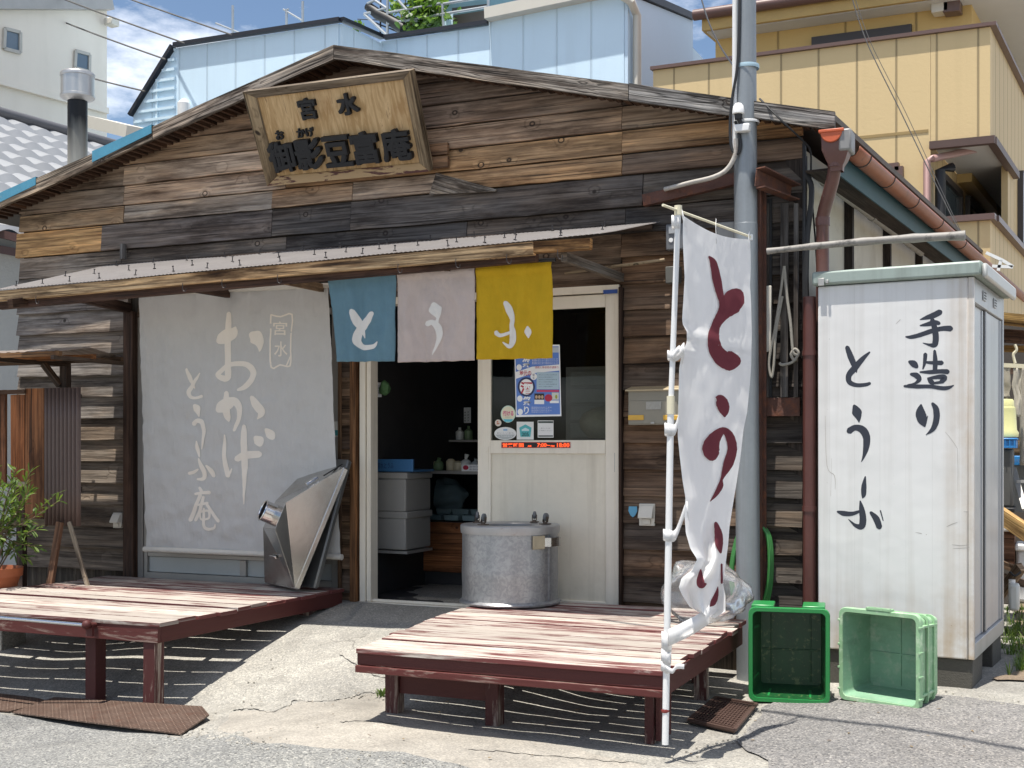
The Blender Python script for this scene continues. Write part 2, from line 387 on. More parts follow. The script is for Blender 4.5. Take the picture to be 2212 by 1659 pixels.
def sheer(name, color, alpha=.6, gloss=.2, trans=.5, rough=.2):
    "thin plastic film or sheet: partly see-through, partly translucent"
    t = NT(name); a = t.n('ShaderNodeBsdfTransparent'); d = t.n('ShaderNodeBsdfDiffuse'); tr = t.n('ShaderNodeBsdfTranslucent'); g = t.n('ShaderNodeBsdfGlossy')
    n = t.noise(t.world(), 7, 5, .6); c = t.mix(1, (*color, 1), t.math('ADD', t.math('MULTIPLY', n, .4), .8), 'MULTIPLY')
    for q in (d, tr): t.put(q.inputs[0], c)
    g.inputs['Roughness'].default_value = rough
    m1 = t.n('ShaderNodeMixShader'); m1.inputs[0].default_value = trans; t.l(d.outputs[0], m1.inputs[1]); t.l(tr.outputs[0], m1.inputs[2])
    m2 = t.n('ShaderNodeMixShader'); m2.inputs[0].default_value = alpha; t.l(a.outputs[0], m2.inputs[1]); t.l(m1.outputs[0], m2.inputs[2])
    fr = t.n('ShaderNodeFresnel'); fr.inputs[0].default_value = 1.45
    m3 = t.n('ShaderNodeMixShader'); t.l(t.math('MULTIPLY', fr.outputs[0], gloss * 4, clamp=True), m3.inputs[0]); t.l(m2.outputs[0], m3.inputs[1]); t.l(g.outputs[0], m3.inputs[2]); t.l(m3.outputs[0], t.out.inputs[0]); return t.m
def glass(name, tint=(.75, .8, .78), rough=.02):
    t = NT(name); a = t.n('ShaderNodeBsdfTransparent'); a.inputs[0].default_value = (*tint, 1); g = t.n('ShaderNodeBsdfGlossy'); g.inputs['Roughness'].default_value = rough
    fr = t.n('ShaderNodeFresnel'); fr.inputs[0].default_value = 1.28
    m = t.n('ShaderNodeMixShader'); t.l(fr.outputs[0], m.inputs[0]); t.l(a.outputs[0], m.inputs[1]); t.l(g.outputs[0], m.inputs[2]); t.l(m.outputs[0], t.out.inputs[0]); return t.m
def led(name, col, s=2.0):
    t = NT(name); e = t.n('ShaderNodeEmission'); e.inputs[0].default_value = (*col, 1); e.inputs[1].default_value = s; t.l(e.outputs[0], t.out.inputs[0]); return t.m
# ================================================================ materials in use
M_siding = wood('weathered_siding', gray=(.30, .25, .20), gamt=.5)
M_fascia = wood('silvered_fascia', gray=(.36, .33, .30), gamt=.6, ring=13, bump=.9, dark=.04, knots=True, con=1.5)
M_timber = wood('timber', gray=(.25, .2, .15), gamt=.25, ring=7, bump=.4, dark=.25)
M_beam = wood('awning_beam', gray=(.40, .30, .20), gamt=.2, ring=8, bump=.4, dark=.13, con=1.4)
M_post = wood('dark_post', gray=(.10, .07, .05), gamt=.3, ring=7, bump=.4, knots=False)
M_bench = painted_wood('flaking_maroon_top', paint=(.105, .030, .028), bare=(.50, .45, .40), upw=.10, lo=.52, hi=.605)
M_maroon = painted_wood('maroon_painted_timber', paint=(.058, .014, .012), bare=(.36, .30, .25), lo=.60, hi=.70)
M_leg = painted_wood('worn_maroon_leg', paint=(.052, .013, .012), bare=(.36, .30, .25), lo=.51, hi=.59)
M_black = simple('black', (.012, .012, .013), .55, var=.2)
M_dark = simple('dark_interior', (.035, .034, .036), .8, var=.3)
M_cream = simple('cream_painted_aluminium', (.76, .70, .59), .42, var=.07, scale=3, streak=.25, stscale=(14, 14, .8))
M_alu = simple('grey_aluminium', (.40, .39, .37), .42, .4, var=.12)
M_plaster = simple('stained_plaster', (.52, .48, .40), .85, var=.10, scale=2.2, bump=.25, bscale=90, streak=.55, dirt=(.30, .26, .20), dlo=.58, dhi=.80, stscale=(2.2, 2.2, .8))
M_rust = simple('rusty_steel', (.10, .045, .032), .75, .2, var=.5, scale=9, bump=.3, dirt=(.17, .06, .03), dlo=.5, dhi=.65)
M_white = simple('white_plastic', (.74, .74, .73), .4, var=.04)
M_screw = simple('dark_screw', (.05, .045, .045), .5, .5)

# ================================================================ ground
def ground_mat(name, c0, c1, speck, kind):
    t = NT(name); p = t.world()
    big = t.noise(p, .9, 6, .6); mid = t.noise(p, 7, 6, .65); fine = t.noise(p, 95, 3, .6); vf = t.noise(p, 260, 2, .6)
    c = t.mix(t.ramp(big, .35, .66), (*c0, 1), (*c1, 1))
    c = t.mix(1, c, t.math('ADD', t.math('MULTIPLY', mid, .5), .75), 'MULTIPLY')
    ag = t.voro(p, 120, out='Color'); ad = t.n('ShaderNodeSeparateColor'); t.l(ag, ad.inputs[0])
    c = t.mix(t.math('MULTIPLY', t.ramp(ad.outputs[0], .55, .95), speck), c, t.mix(1, c, (1.9, 1.85, 1.75, 1), 'MULTIPLY'))
    c = t.mix(t.math('MULTIPLY', t.ramp(ad.outputs[1], .6, .95), speck), c, t.mix(1, c, (.42, .42, .43, 1), 'MULTIPLY'))
    c = t.mix(1, c, t.math('ADD', t.math('MULTIPLY', fine, .65), .66), 'MULTIPLY')
    sn2 = t.noise(t.mapv(p, (1, 1, 1), (9, 2, 0)), 1.1, 7, .66, .8); c = t.mix(t.math('MULTIPLY', t.ramp(sn2, .52, .66), .34), c, t.mix(1, c, (.52, .51, .50, 1), 'MULTIPLY'))
    if kind == 'concrete':
        st = t.noise(t.mapv(p, (1, 1, 1), (4, 7, 0)), 2.3, 9, .7, .6); c = t.mix(t.math('MULTIPLY', t.ramp(st, .50, .70), .6), c, (.17, .158, .138, 1))
        cr = t.voro(t.mapv(t.n('ShaderNodeVectorMath', operation='ADD').outputs[0], (.62, .62, .62)), 1.0, 'DISTANCE_TO_EDGE')
        add = cr.node.inputs[0].links[0].from_node.inputs[0].links[0].from_node; t.l(p, add.inputs[0]); nn = t.n('ShaderNodeTexNoise'); nn.inputs['Scale'].default_value = 3; nn.inputs['Detail'].default_value = 6; t.l(p, nn.inputs['Vector'])
        sc = t.n('ShaderNodeVectorMath', operation='SCALE'); sc.inputs['Scale'].default_value = .5; t.l(nn.outputs['Color'], sc.inputs[0]); t.l(sc.outputs[0], add.inputs[1])
        crk = t.ramp(cr, .005, .0); c = t.mix(t.math('MULTIPLY', t.math('MULTIPLY', crk, .8), t.ramp(t.noise(p, .8, 2), .5, .6)), c, (.045, .04, .035, 1))
    h = t.math('ADD', t.math('MULTIPLY', fine, .6), t.math('ADD', t.math('MULTIPLY', vf, .25), t.math('MULTIPLY', mid, .6)))
    t.bsdf(c, .9, 0, t.bump(h, .6 if kind == 'asphalt' else .3, .008), .3); return t.m
M_conc = ground_mat('worn_concrete', (.315, .302, .27), (.225, .217, .198), .5, 'concrete')
M_asph = ground_mat('old_asphalt', (.205, .205, .195), (.165, .167, .165), .95, 'asphalt')
M_asph2 = ground_mat('patched_asphalt', (.185, .178, .172), (.15, .147, .145), .9, 'asphalt')

def lines(lo, hi, step, far):
    a = []; x = lo
    while x <= hi + 1e-6: a.append(x); x += step
    d = step; l = lo; r = hi; L_, R_ = [], []
    while r < far: d *= 1.6; l -= d; r += d; L_.append(l); R_.append(r)
    return list(reversed(L_)) + a + R_
gx = lines(-11, 4.5, .06, 600); gy = lines(2.0, 10.0, .06, 600)
def bumpz(x, y): return .012 * noise.noise(Vector((x * 1.3, y * 1.3, 3))) + .004 * noise.noise(Vector((x * 6, y * 6, 1)))
def gz(x, y): return zg(x, y) + (bumpz(x, y) if -11 < x < 4.5 and 2 < y < 10 else 0)
mb = MB(); nx_ = len(gx)
mb.v = [Vector((x, y, gz(x, y))) for y in gy for x in gx]
for j in range(len(gy) - 1):
    for i in range(nx_ - 1):
        a = j * nx_ + i; mb.f.append([a, a + 1, a + nx_ + 1, a + nx_]); mb.uv.append(None); mb.c.append((1, 1, 1)); mb.mi.append(0)
g = obj('ground', mb, M_conc, None, smooth=80); g['kind'] = 'structure'

def patch(name, poly, mat, lift=.004, ragged=.05, freq=5.0):
    "sheet of ground inside the outline poly (x, y), with a ragged edge, lying just over the ground"
    def sdf(x, y):
        d = 1e9; ins = False; n = len(poly)
        for i in range(n):
            ax, ay = poly[i]; bx, by = poly[(i + 1) % n]
            ex, ey = bx - ax, by - ay; t = max(0, min(1, ((x - ax) * ex + (y - ay) * ey) / (ex * ex + ey * ey + 1e-12)))
            d = min(d, math.hypot(x - ax - ex * t, y - ay - ey * t))
            if (ay > y) != (by > y) and x < (bx - ax) * (y - ay) / (by - ay) + ax: ins = not ins
        d = -d if ins else d
        return d + ragged * (noise.noise(Vector((x * freq, y * freq, 9))) * .7 + noise.noise(Vector((x * freq * 4, y * freq * 4, 2))) * .35) if abs(d) < .4 else d
    mb = MB(); cache = {}; V = {}
    def S(i, j):
        if (i, j) not in cache: cache[(i, j)] = sdf(gx[i], gy[j])
        return cache[(i, j)]
    def vid(key, x, y):
        if key not in V: V[key] = len(mb.v); mb.v.append(Vector((x, y, gz(x, y) + lift)))
        return V[key]
    for j in range(len(gy) - 1):
        for i in range(len(gx) - 1):
            cs_ = [(i, j), (i + 1, j), (i + 1, j + 1), (i, j + 1)]; sv = [S(*c) for c in cs_]
            if all(s_ >= 0 for s_ in sv): continue
            ring = []
            for k in range(4):
                a, b = cs_[k], cs_[(k + 1) % 4]; sa, sb = sv[k], sv[(k + 1) % 4]
                if sa < 0: ring.append(vid(a, gx[a[0]], gy[a[1]]))
                if (sa < 0) != (sb < 0):
                    t = sa / (sa - sb); ring.append(vid((min(a, b), max(a, b)), gx[a[0]] + (gx[b[0]] - gx[a[0]]) * t, gy[a[1]] + (gy[b[1]] - gy[a[1]]) * t))
            if len(ring) > 2: mb.f.append(ring); mb.uv.append(None); mb.c.append((1, 1, 1)); mb.mi.append(0)
    o = obj(name, mb, mat, None, smooth=80); o['kind'] = 'structure'; return o
def G2(px, py): p = onG(px, py); return (p.x, p.y)
roadA = [G2(*p) for p in ((0, 1543), (107, 1559), (228, 1573), (340, 1585), (391, 1593), (432, 1590), (470, 1579), (508, 1587), (562, 1606), (737, 1620), (877, 1631), (1010, 1659))]
patch('road', [(-300, roadA[0][1] + .4), (-12, roadA[0][1] + .05)] + roadA + [(-1.9, 4.55), (-1.2, 4.2), (4, 3.4), (300, 3.3), (300, -300), (-300, -300)], M_asph)
roadB = [G2(*p) for p in ((1664, 1659), (1641, 1636), (1601, 1613), (1595, 1602), (1655, 1529), (1675, 1519), (1800, 1506), (2038, 1503), (2212, 1526))]
patch('forecourt_asphalt', [(-1.0, 4.3)] + roadB + [(2.5, roadB[-1][1] + .1), (5, 6.3), (5, 3.6)], M_asph2, lift=.008)
M_conc2 = ground_mat('pale_concrete', (.335, .31, .27), (.255, .238, .21), .3, 'concrete')
patch('concrete_apron', [G2(*p) for p in ((455, 1600), (478, 1572), (505, 1536), (560, 1535), (600, 1538), (645, 1514), (700, 1517), (745, 1511), (800, 1496), (850, 1505), (960, 1560), (1150, 1600), (1400, 1655), (1330, 1690), (1010, 1668), (877, 1640), (737, 1628), (562, 1614))], M_conc2, lift=.0025, ragged=.04)
# broken concrete along the kerb and a few cracks
M_crack = simple('crack', (.03, .028, .025), .9)
mb = MB()
def gsurf(x, y, h): p = onG(x, y); p.z = gz(p.x, p.y) + h; return p
for cpts in ([(640, 1512), (690, 1516), (740, 1510), (790, 1497), (830, 1499)], [(505, 1533), (540, 1531), (590, 1538), (640, 1512)], [(737, 1416), (800, 1455), (860, 1472)], [(1010, 1620), (1100, 1627), (1250, 1640), (1400, 1650)], [(737, 1562), (800, 1560), (860, 1566)]):
    q = catmull([(a, b, 1) for a, b in cpts], 9)
    strokes(mb, [[(a + random.uniform(-3, 3), b + random.uniform(-2, 2), random.uniform(.3, 1.6)) for a, b, _ in q]], gsurf, lift=.004, n=2, cross=1)
o = obj('pavement_cracks', mb, M_crack, None); o['kind'] = 'structure'
mb = MB()
for i in range(34):
    px = 395 + random.gauss(55, 42); py = 1585 + random.gauss(0, 6); p = gsurf(px, py, .0); r = random.uniform(.008, .03)
    mb.ball(p, r, 7, 5, sc=(1, 1, .5))
for i in range(len(mb.v)): mb.v[i] += Vector((noise.noise(mb.v[i] * 40), noise.noise(mb.v[i] * 40 + Vector((5, 1, 2))), noise.noise(mb.v[i] * 40 + Vector((1, 9, 2))))) * .012
o = obj('concrete_crumbs', mb, M_conc, None, smooth=0); o['kind'] = 'stuff'; o['label'] = 'broken concrete crumbs along the edge of the steel drain cover'; o['category'] = 'rubble'

# ================================================================ wooden shop
shop = thing('wooden_shop', 'old tofu shop clad in weathered brown planks with a low gable roof', 'shop', (-4.6, 7.6, -.4))
YR = 7.33
apex = onY(720, 97, YR); Lp = onY(0, 421, YR); Rp = onY(1803, 241, YR)
sL = (apex.z - Lp.z) / (apex.x - Lp.x); sR = (apex.z - Rp.z) / (Rp.x - apex.x)
xL = -8.15; Lend = Vector((xL, YR, apex.z - sL * (apex.x - xL))); Rend = Rp
FH = .10                                                         # fascia height
def roofz(x): return apex.z - (sL * (apex.x - x) if x < apex.x else sR * (x - apex.x))
WL, WR = fx(45), fx(1735)
def clip(poly, f):
    out = []
    for i in range(len(poly)):
        a, b = poly[i], poly[(i + 1) % len(poly)]; fa, fb = f(a), f(b)
        if fa >= 0: out.append(a)
        if (fa >= 0) != (fb >= 0): t = fa / (fa - fb); out.append((a[0] + (b[0] - a[0]) * t, a[1] + (b[1] - a[1]) * t))
    return out
wallmb = MB()
def plank(x0, x1, z0, z1, col, lap=.024, top=.006, yb=YF, mbx=None, up_g=.006):
    dj = random.uniform(-.004, .004); ru, rv = random.uniform(0, 90), random.uniform(0, 90)
    a0, a1 = z0 + random.uniform(-.003, .003), z0 + random.uniform(-.003, .003)
    poly = []
    nseg = max(1, int((x1 - x0) / .13))
    for k in range(nseg + 1): poly.append((x0 + (x1 - x0) * k / nseg, a0 + (a1 - a0) * k / nseg + (random.uniform(-.004, .004) if 0 < k < nseg else 0)))
    poly += [(x1, z1 + up_g), (x0, z1 + up_g)]
    for f in (lambda p: (apex.z - sL * (apex.x - p[0]) - .05) - p[1], lambda p: (apex.z - sR * (p[0] - apex.x) - .05) - p[1]):
        poly = clip(poly, f)
        if len(poly) < 3: return
    def y(z): return yb - (lap + (top - lap) * (z - z0) / (z1 - z0)) + dj
    front = [Vector((p[0], y(p[1]), p[1])) for p in poly]; back = [Vector((p[0], yb + .012, p[1])) for p in poly]; n = len(poly)
    F = [list(range(n))]; U = [[(ru + p[0], rv + p[1]) for p in poly]]
    for i in range(n):
        j = (i + 1) % n; F.append([i, n + i, n + j, j]); U.append([(ru + poly[i][0], rv + poly[i][1]), (ru + poly[i][0], rv + poly[i][1] + .03), (ru + poly[j][0], rv + poly[j][1] + .03), (ru + poly[j][0], rv + poly[j][1])])
    k = random.uniform(.88, 1.12); (mbx or wallmb).add(front + back, F, U, (col[0] * k, col[1] * k, col[2] * k))
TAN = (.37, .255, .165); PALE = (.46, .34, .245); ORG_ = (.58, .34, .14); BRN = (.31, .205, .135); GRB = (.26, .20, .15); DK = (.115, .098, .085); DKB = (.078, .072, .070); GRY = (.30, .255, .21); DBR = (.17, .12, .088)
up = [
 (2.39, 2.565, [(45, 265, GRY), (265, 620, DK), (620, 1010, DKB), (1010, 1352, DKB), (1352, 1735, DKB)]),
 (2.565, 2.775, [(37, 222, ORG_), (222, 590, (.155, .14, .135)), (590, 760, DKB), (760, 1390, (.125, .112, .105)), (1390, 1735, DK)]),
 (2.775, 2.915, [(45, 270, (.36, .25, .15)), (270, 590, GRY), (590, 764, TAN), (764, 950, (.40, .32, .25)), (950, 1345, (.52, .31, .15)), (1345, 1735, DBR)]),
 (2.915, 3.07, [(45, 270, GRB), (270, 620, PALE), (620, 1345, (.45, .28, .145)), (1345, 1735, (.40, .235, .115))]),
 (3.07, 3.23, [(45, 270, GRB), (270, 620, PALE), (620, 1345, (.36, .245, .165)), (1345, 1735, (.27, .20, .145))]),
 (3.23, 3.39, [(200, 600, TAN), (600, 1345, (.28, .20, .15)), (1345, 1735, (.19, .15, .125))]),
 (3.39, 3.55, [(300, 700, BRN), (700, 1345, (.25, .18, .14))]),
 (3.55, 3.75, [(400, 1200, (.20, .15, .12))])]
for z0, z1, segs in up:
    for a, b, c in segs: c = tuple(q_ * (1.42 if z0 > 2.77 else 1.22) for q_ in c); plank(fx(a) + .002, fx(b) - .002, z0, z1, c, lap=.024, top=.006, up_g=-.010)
DX0, DX1 = fx(779), fx(1343)                                       # door opening
WX0, WX1 = fx(301), fx(735)                                        # window opening
k = 0
for k in range(-1, 13):                                          # left of the window, lapped boards
    z1 = 2.267 - .172 * k; z0 = z1 - .172
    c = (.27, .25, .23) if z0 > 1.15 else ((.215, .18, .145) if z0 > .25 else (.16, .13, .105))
    if z1 > 2.39: z1 = 2.39
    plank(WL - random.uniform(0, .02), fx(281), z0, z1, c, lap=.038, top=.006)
for k in range(-1, 14):                                          # right of the door
    z1 = 2.235 - .172 * k; z0 = z1 - .172; z1 = min(z1, 2.39)
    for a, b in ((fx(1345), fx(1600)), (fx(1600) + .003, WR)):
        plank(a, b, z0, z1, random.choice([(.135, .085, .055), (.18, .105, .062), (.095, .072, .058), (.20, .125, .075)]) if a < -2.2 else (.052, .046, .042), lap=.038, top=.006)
plank(WX0, WX1, 2.20, 2.39, DKB); plank(WX0, WX1, 2.02, 2.20, (.07, .055, .045))
plank(fx(736), DX1, 2.20, 2.39, (.15, .11, .08)); plank(fx(736), DX1, 2.02, 2.20, (.17, .12, .085))
k = 0
for k in range(13): plank(fx(736), fx(766), 2.02 - .172 * (k + 1), 2.02 - .172 * k, random.choice([(.25, .16, .10), (.17, .12, .09), (.30, .18, .09)]), lap=.03)
plank(WX0, WX1, -.45, -.02, DBR)
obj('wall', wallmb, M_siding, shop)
# backing wall so that no light leaks between the boards
mb = MB()
def backing(x0, x1, z0, z1): mb.box((x0, YF + .014, z0), (x1, YF + .10, z1), col=(.05, .045, .04))
backing(WL + .02, WX0, -.5, 2.4); backing(WX1, DX0, -.5, 2.4); backing(DX1, WR - .02, -.5, 2.4); backing(WX0, WX1, 2.02, 2.4); backing(DX0, DX1, 2.02, 2.4)
pl = [(WL + .02, 2.4), (WR - .02, 2.4), (WR - .02, roofz(WR) - .12), (apex.x, apex.z - .12), (WL + .02, roofz(WL) - .12)]
mb.prism([Vector((x, YF + .014, z)) for x, z in pl], (0, .09, 0), col=(.05, .045, .04))
obj('wall_backing', mb, M_siding, shop)
# frame posts and trims in the front
def postmb(px0, px1, z0, z1, y0, y1, col): return MB().box((fx(px0), y0, z0), (fx(px1), y1, z1), col=col, jit=.002)
obj('post', postmb(280, 301, -.42, 2.06, YF - .075, YF - .003, (.075, .045, .033)), M_post, shop, bevel=.003)
obj('post', postmb(766, 779, -.42, 2.04, YF - .07, YF - .003, (.24, .12, .055)), M_post, shop, bevel=.003)
obj('post', postmb(739, 746, -.42, 2.04, YF - .06, YF - .045, (.16, .10, .06)), M_post, shop, bevel=.003)
obj('post', postmb(1343.5, 1350, -.42, 2.04, YF - .07, YF - .003, (.05, .03, .022)), M_post, shop, bevel=.003)
obj('trim_board', MB().beam(onY(1346, 360, YF - .03), onY(1346, 284, YF - .03), .012, .012, col=(.12, .1, .08)), M_post, shop)
# roof
dS = Vector((math.sin(R(5.2)), math.cos(R(5.2)), 0)); BK = 9.0
mb = MB()
def slab(a, b, c, d, t):
    n = (b - a).cross(d - a).normalized()
    if n.z < 0: n = -n
    lo = [p - n * t for p in (a, b, c, d)]; mb.add([a, b, c, d] + lo, [(0, 1, 2, 3), (7, 6, 5, 4), (0, 4, 5, 1), (1, 5, 6, 2), (2, 6, 7, 3), (3, 7, 4, 0)], col=(.2, .2, .2))
up_ = Vector((0, 0, -.012)); yb = Vector((0, .032, 0))
slab(apex + up_ + yb, Rend + up_ + yb, Rend + up_ + dS * BK, apex + up_ + Vector((0, BK, 0)), .03)
slab(Lend + up_ + yb, apex + up_ + yb, apex + up_ + Vector((0, BK, 0)), Lend + up_ + Vector((-.2, BK, 0)), .03)
M_roof = simple('roof_sheet', (.12, .11, .10), .7, .2, var=.3)
roof = obj('roof', mb, M_roof, shop, smooth=0)
mb = MB()
for k in range(118):                                              # soffit battens seen from below
    x = xL + .15 + k * .06; 
    if x > Rend.x - .1: break
    z = roofz(x) - .058; mb.beam((x, YR + .03, z), (x, YF + .02, z), .034, .026, col=(.13, .075, .05))
obj('soffit', mb, M_post, roof)
def fascia(a, b, n, col, hh=FH):
    mbf = MB(); A, B = Vector(a), Vector(b)
    prof = []
    for k in range(n + 1):
        p = A.lerp(B, k / n); prof.append((p, .006 * noise.noise(p * 2.1), .008 * noise.noise(p * 3.3 + Vector((4, 4, 4)))))
    ru, rv = random.uniform(0, 90), random.uniform(0, 90); vs = []; F = []; U = []
    for p, t, u in prof: vs += [p + Vector((0, 0, t)), p + Vector((0, 0, -hh + u)), p + Vector((0, .03, -hh + u)), p + Vector((0, .03, t))]
    L_ = (B - A).length
    for k in range(n):
        for q in range(4):
            r2 = (q + 1) % 4; F.append((k * 4 + q, k * 4 + r2, k * 4 + 4 + r2, k * 4 + 4 + q))
            v0 = rv + q * hh; U.append([(ru + L_ * k / n, v0), (ru + L_ * k / n, v0 + hh), (ru + L_ * (k + 1) / n, v0 + hh), (ru + L_ * (k + 1) / n, v0)])
    F += [(0, 3, 2, 1), (n * 4, n * 4 + 1, n * 4 + 2, n * 4 + 3)]; U += [[(ru, rv + i * .02) for i in range(4)]] * 2
    mbf.add(vs, F, U, col); return obj('fascia_board', mbf, M_fascia, roof)
def onroof(px):                                                   # point of the fascia's top edge at a pixel column
    r = ray(px, 900); t = YR / r.y; return Vector((r.x * t, YR, roofz(r.x * t)))
fascia(Lend, onroof(330) - Vector((.004, 0, 0)), 20, (.36, .29, .22)); fascia(onroof(330), apex, 20, (.33, .28, .235))
fascia(apex + Vector((.004, 0, 0)), onroof(1357), 30, (.34, .30, .26)); fascia(onroof(1357) + Vector((.004, 0, .004)), Rend, 20, (.33, .32, .31), hh=.105)
M_blue = simple('teal_metal_flashing', (.075, .26, .37), .45, .2, var=.25, scale=8, dirt=(.30, .33, .33), dlo=.62, dhi=.8)
for a, b in ((0 - 60, 78), (200, 328)):
    A, B = onroof(a), onroof(b); mb = MB(); h = Vector((0, 0, -.07))
    mb.prism([A + Vector((0, -.006, .012)), B + Vector((0, -.006, .012)), B + h + Vector((0, -.006, .02)), A + h + Vector((0, -.006, .0))], (0, .004, 0))
    mb.prism([A + Vector((0, -.006, .012)), B + Vector((0, -.006, .012)), B + Vector((0, .16, .012)), A + Vector((0, .16, .012))], (0, 0, .003))
    obj('flashing', mb, M_blue, roof, smooth=0)
# right side wall in plaster with dark posts, set back along the skewed side
cr = Vector((WR, YF, 0)); nS = Vector((dS.y, -dS.x, 0))
mb = MB(); a = cr - nS * .03; b = a + dS * 8.5
mb.prism([a + Vector((0, .02, -.5)), b + Vector((0, 0, -.5)), b + Vector((0, 0, 2.92)), a + Vector((0, .02, 2.86))], -nS * .1)
obj('side_wall', mb, M_plaster, shop, smooth=0)
def sideP(d, z, off=0): return cr + dS * d + nS * off + Vector((0, 0, z))
for d in (1.15, 2.35, 3.6, 4.9): obj('side_post', MB().beam(sideP(d, -.4, -.02), sideP(d, 2.85, -.02), .09, .05, up=dS, col=(.04, .033, .03)), M_post, shop)
obj('side_post', MB().beam(sideP(.03, -.42, -.05), sideP(.03, 2.8, -.05), .11, .09, up=dS, col=(.06, .05, .045)), M_post, shop)
# eave edge, gutter, hopper and downpipe
gdir = dS; gp0 = onY(1836, 318, 7.42); gp0z = gp0.z
mb = MB(); n = 9
def gsec(d, r=.058): 
    c = gp0 + gdir * d; return [c + nS * (-r * math.cos(math.pi * k / n)) + Vector((0, 0, -r * math.sin(math.pi * k / n))) for k in range(n + 1)]
rows = [gsec(d) for d in [i * .25 for i in range(34)]]; vs = [p for r in rows for p in r]; F = []
for i in range(len(rows) - 1):
    for k in range(n): F.append((i * (n + 1) + k, i * (n + 1) + k + 1, (i + 1) * (n + 1) + k + 1, (i + 1) * (n + 1) + k))
mb.add(vs, F)
M_gut = simple('rust_brown_gutter', (.25, .085, .042), .5, 0, var=.3, scale=5, dirt=(.09, .04, .025), dlo=.56, dhi=.72)
gut = obj('gutter', mb, M_gut, roof, solid=.004)
for d in (.28, .95, 1.75, 2.7, 3.8):
    mb = MB(); mb.tube([p + (p - (gp0 + gdir * d)) * .04 for p in gsec(d)] , .006, 6); obj('gutter_strap', mb, M_screw, roof)
M_teal = simple('teal_eave', (.018, .07, .09), .6, var=.2)
mb = MB(); e0 = gp0 - nS * .06; mb.prism([e0 + Vector((0, 0, .0)), e0 + dS * 8, e0 + dS * 8 - nS * .02 + Vector((0, 0, -.14)), e0 - nS * .02 + Vector((0, 0, -.14))], -nS * .01); obj('eave_board', mb, M_teal, roof, smooth=0)
mb = MB(); e0 = gp0 - nS * .085 + Vector((0, 0, -.12)); mb.prism([e0, e0 + dS * 8, e0 + dS * 8 - nS * .18, e0 - nS * .18], Vector((0, 0, .012)), col=(.05, .04, .035)); obj('eave_soffit', mb, M_post, roof, smooth=0)
# hopper
M_brown = simple('brown_pvc', (.115, .050, .040), .4, var=.3, scale=10, dirt=(.30, .22, .19), dlo=.62, dhi=.85)
M_greyp = simple('grey_pvc', (.22, .215, .21), .45, var=.1)
M_orange = simple('orange_cap', (.50, .10, .035), .45, var=.15)
hc = onY(1808, 290, 7.33); hx, hy_, hz = .085, .085, .0
mb = MB(); lv = [(.075, .0), (.08, -.01), (.078, -.10), (.055, -.16), (.038, -.19), (.036, -.22)]
vs = []; F = []
for r, z in lv:
    for sx, sy in ((-1, -1), (1, -1), (1, 1), (-1, 1)): vs.append(hc + Vector((sx * r, sy * r * .9, z)))
for i in range(len(lv) - 1):
    for k in range(4): F.append((i * 4 + k, i * 4 + (k + 1) % 4, i * 4 + 4 + (k + 1) % 4, i * 4 + 4 + k))
F.append((0, 3, 2, 1)); mb.add(vs, F); obj('hopper', mb, [M_brown], roof, bevel=.006)
mb = MB(); mb.box(hc + Vector((.02, -.078, -.115)), hc + Vector((.092, .085, .012))); obj('hopper_side', mb, M_greyp, roof, bevel=.012)
mb = MB(); cc = hc + Vector((-.02, -.085, .0)); pts = [cc + Vector((.062 * math.cos(math.pi + math.pi * k / 14), 0, .062 * math.sin(math.pi + math.pi * k / 14))) for k in range(15)]
mb.prism(pts, (0, .022, 0)); mb.box(cc + Vector((-.072, -.006, -.004)), cc + Vector((.072, .03, .014))); obj('gutter_end_cap', mb, M_orange, roof, bevel=.004)
dp = [onY(1805, 343, 7.33), onY(1803, 366, 7.35), onY(1798, 392, 7.38), onY(1781, 452, 7.47), onY(1777, 470, 7.50), onY(1777, 560, 7.50)]; dp.append(Vector((dp[-1].x, dp[-1].y, -.35)))
mb = MB(); mb.tube(dp, .039, 16); mb.tube([dp[0] + Vector((0, 0, .01)), dp[0] - Vector((0, 0, .05))], .046, 16); mb.tube([dp[4], dp[4] - Vector((0, 0, .05))], .044, 16); obj('downpipe', mb, M_brown, roof)
pp = [onY(1747, 1010, 7.40)]; pp = [Vector((pp[0].x, 7.42, 1.9)), Vector((pp[0].x, 7.42, -.38))]
M_redp = simple('dark_red_pipe', (.085, .028, .022), .4, var=.3)
mb = MB(); mb.tube(pp, .038, 14); [mb.tube([Vector((pp[0].x, 7.42, z)), Vector((pp[0].x, 7.42, z + .03))], .043, 14) for z in (.62, 1.55)]
obj('downpipe', mb, M_redp, shop)
# conduit along the side wall and black cables down the corner
M_cond = simple('grey_conduit', (.30, .285, .26), .6, var=.2, scale=10, dirt=(.2, .17, .13), dlo=.5, dhi=.7)
M_cable = simple('black_cable', (.015, .015, .016), .5)
mb = MB(); c0 = onP(1762, 378, sideP(0, 0, .06), nS); c1 = onP(1990, 547, sideP(0, 0, .06), nS); mb.tube([c0, c1], .026, 12)
for t in (.06, .45, .75): p = c0.lerp(c1, t); mb.tube([p, p.lerp(c1, .03)], .032, 12)
obj('conduit', mb, M_cond, shop)
mb = MB(); P = lambda a, b, y=7.5: onY(a, b, y)
mb.tube(catmull([P(1740, 375), P(1752, 400), P(1752, 440), P(1745, 500), P(1742, 560), P(1742, 640), P(1752, 690)], 5), .017, 8)
mb.tube(catmull([P(1737, 310), P(1738, 380), P(1737, 560), P(1738, 700)], 5), .012, 8)
obj('cable', mb, M_cable, shop)

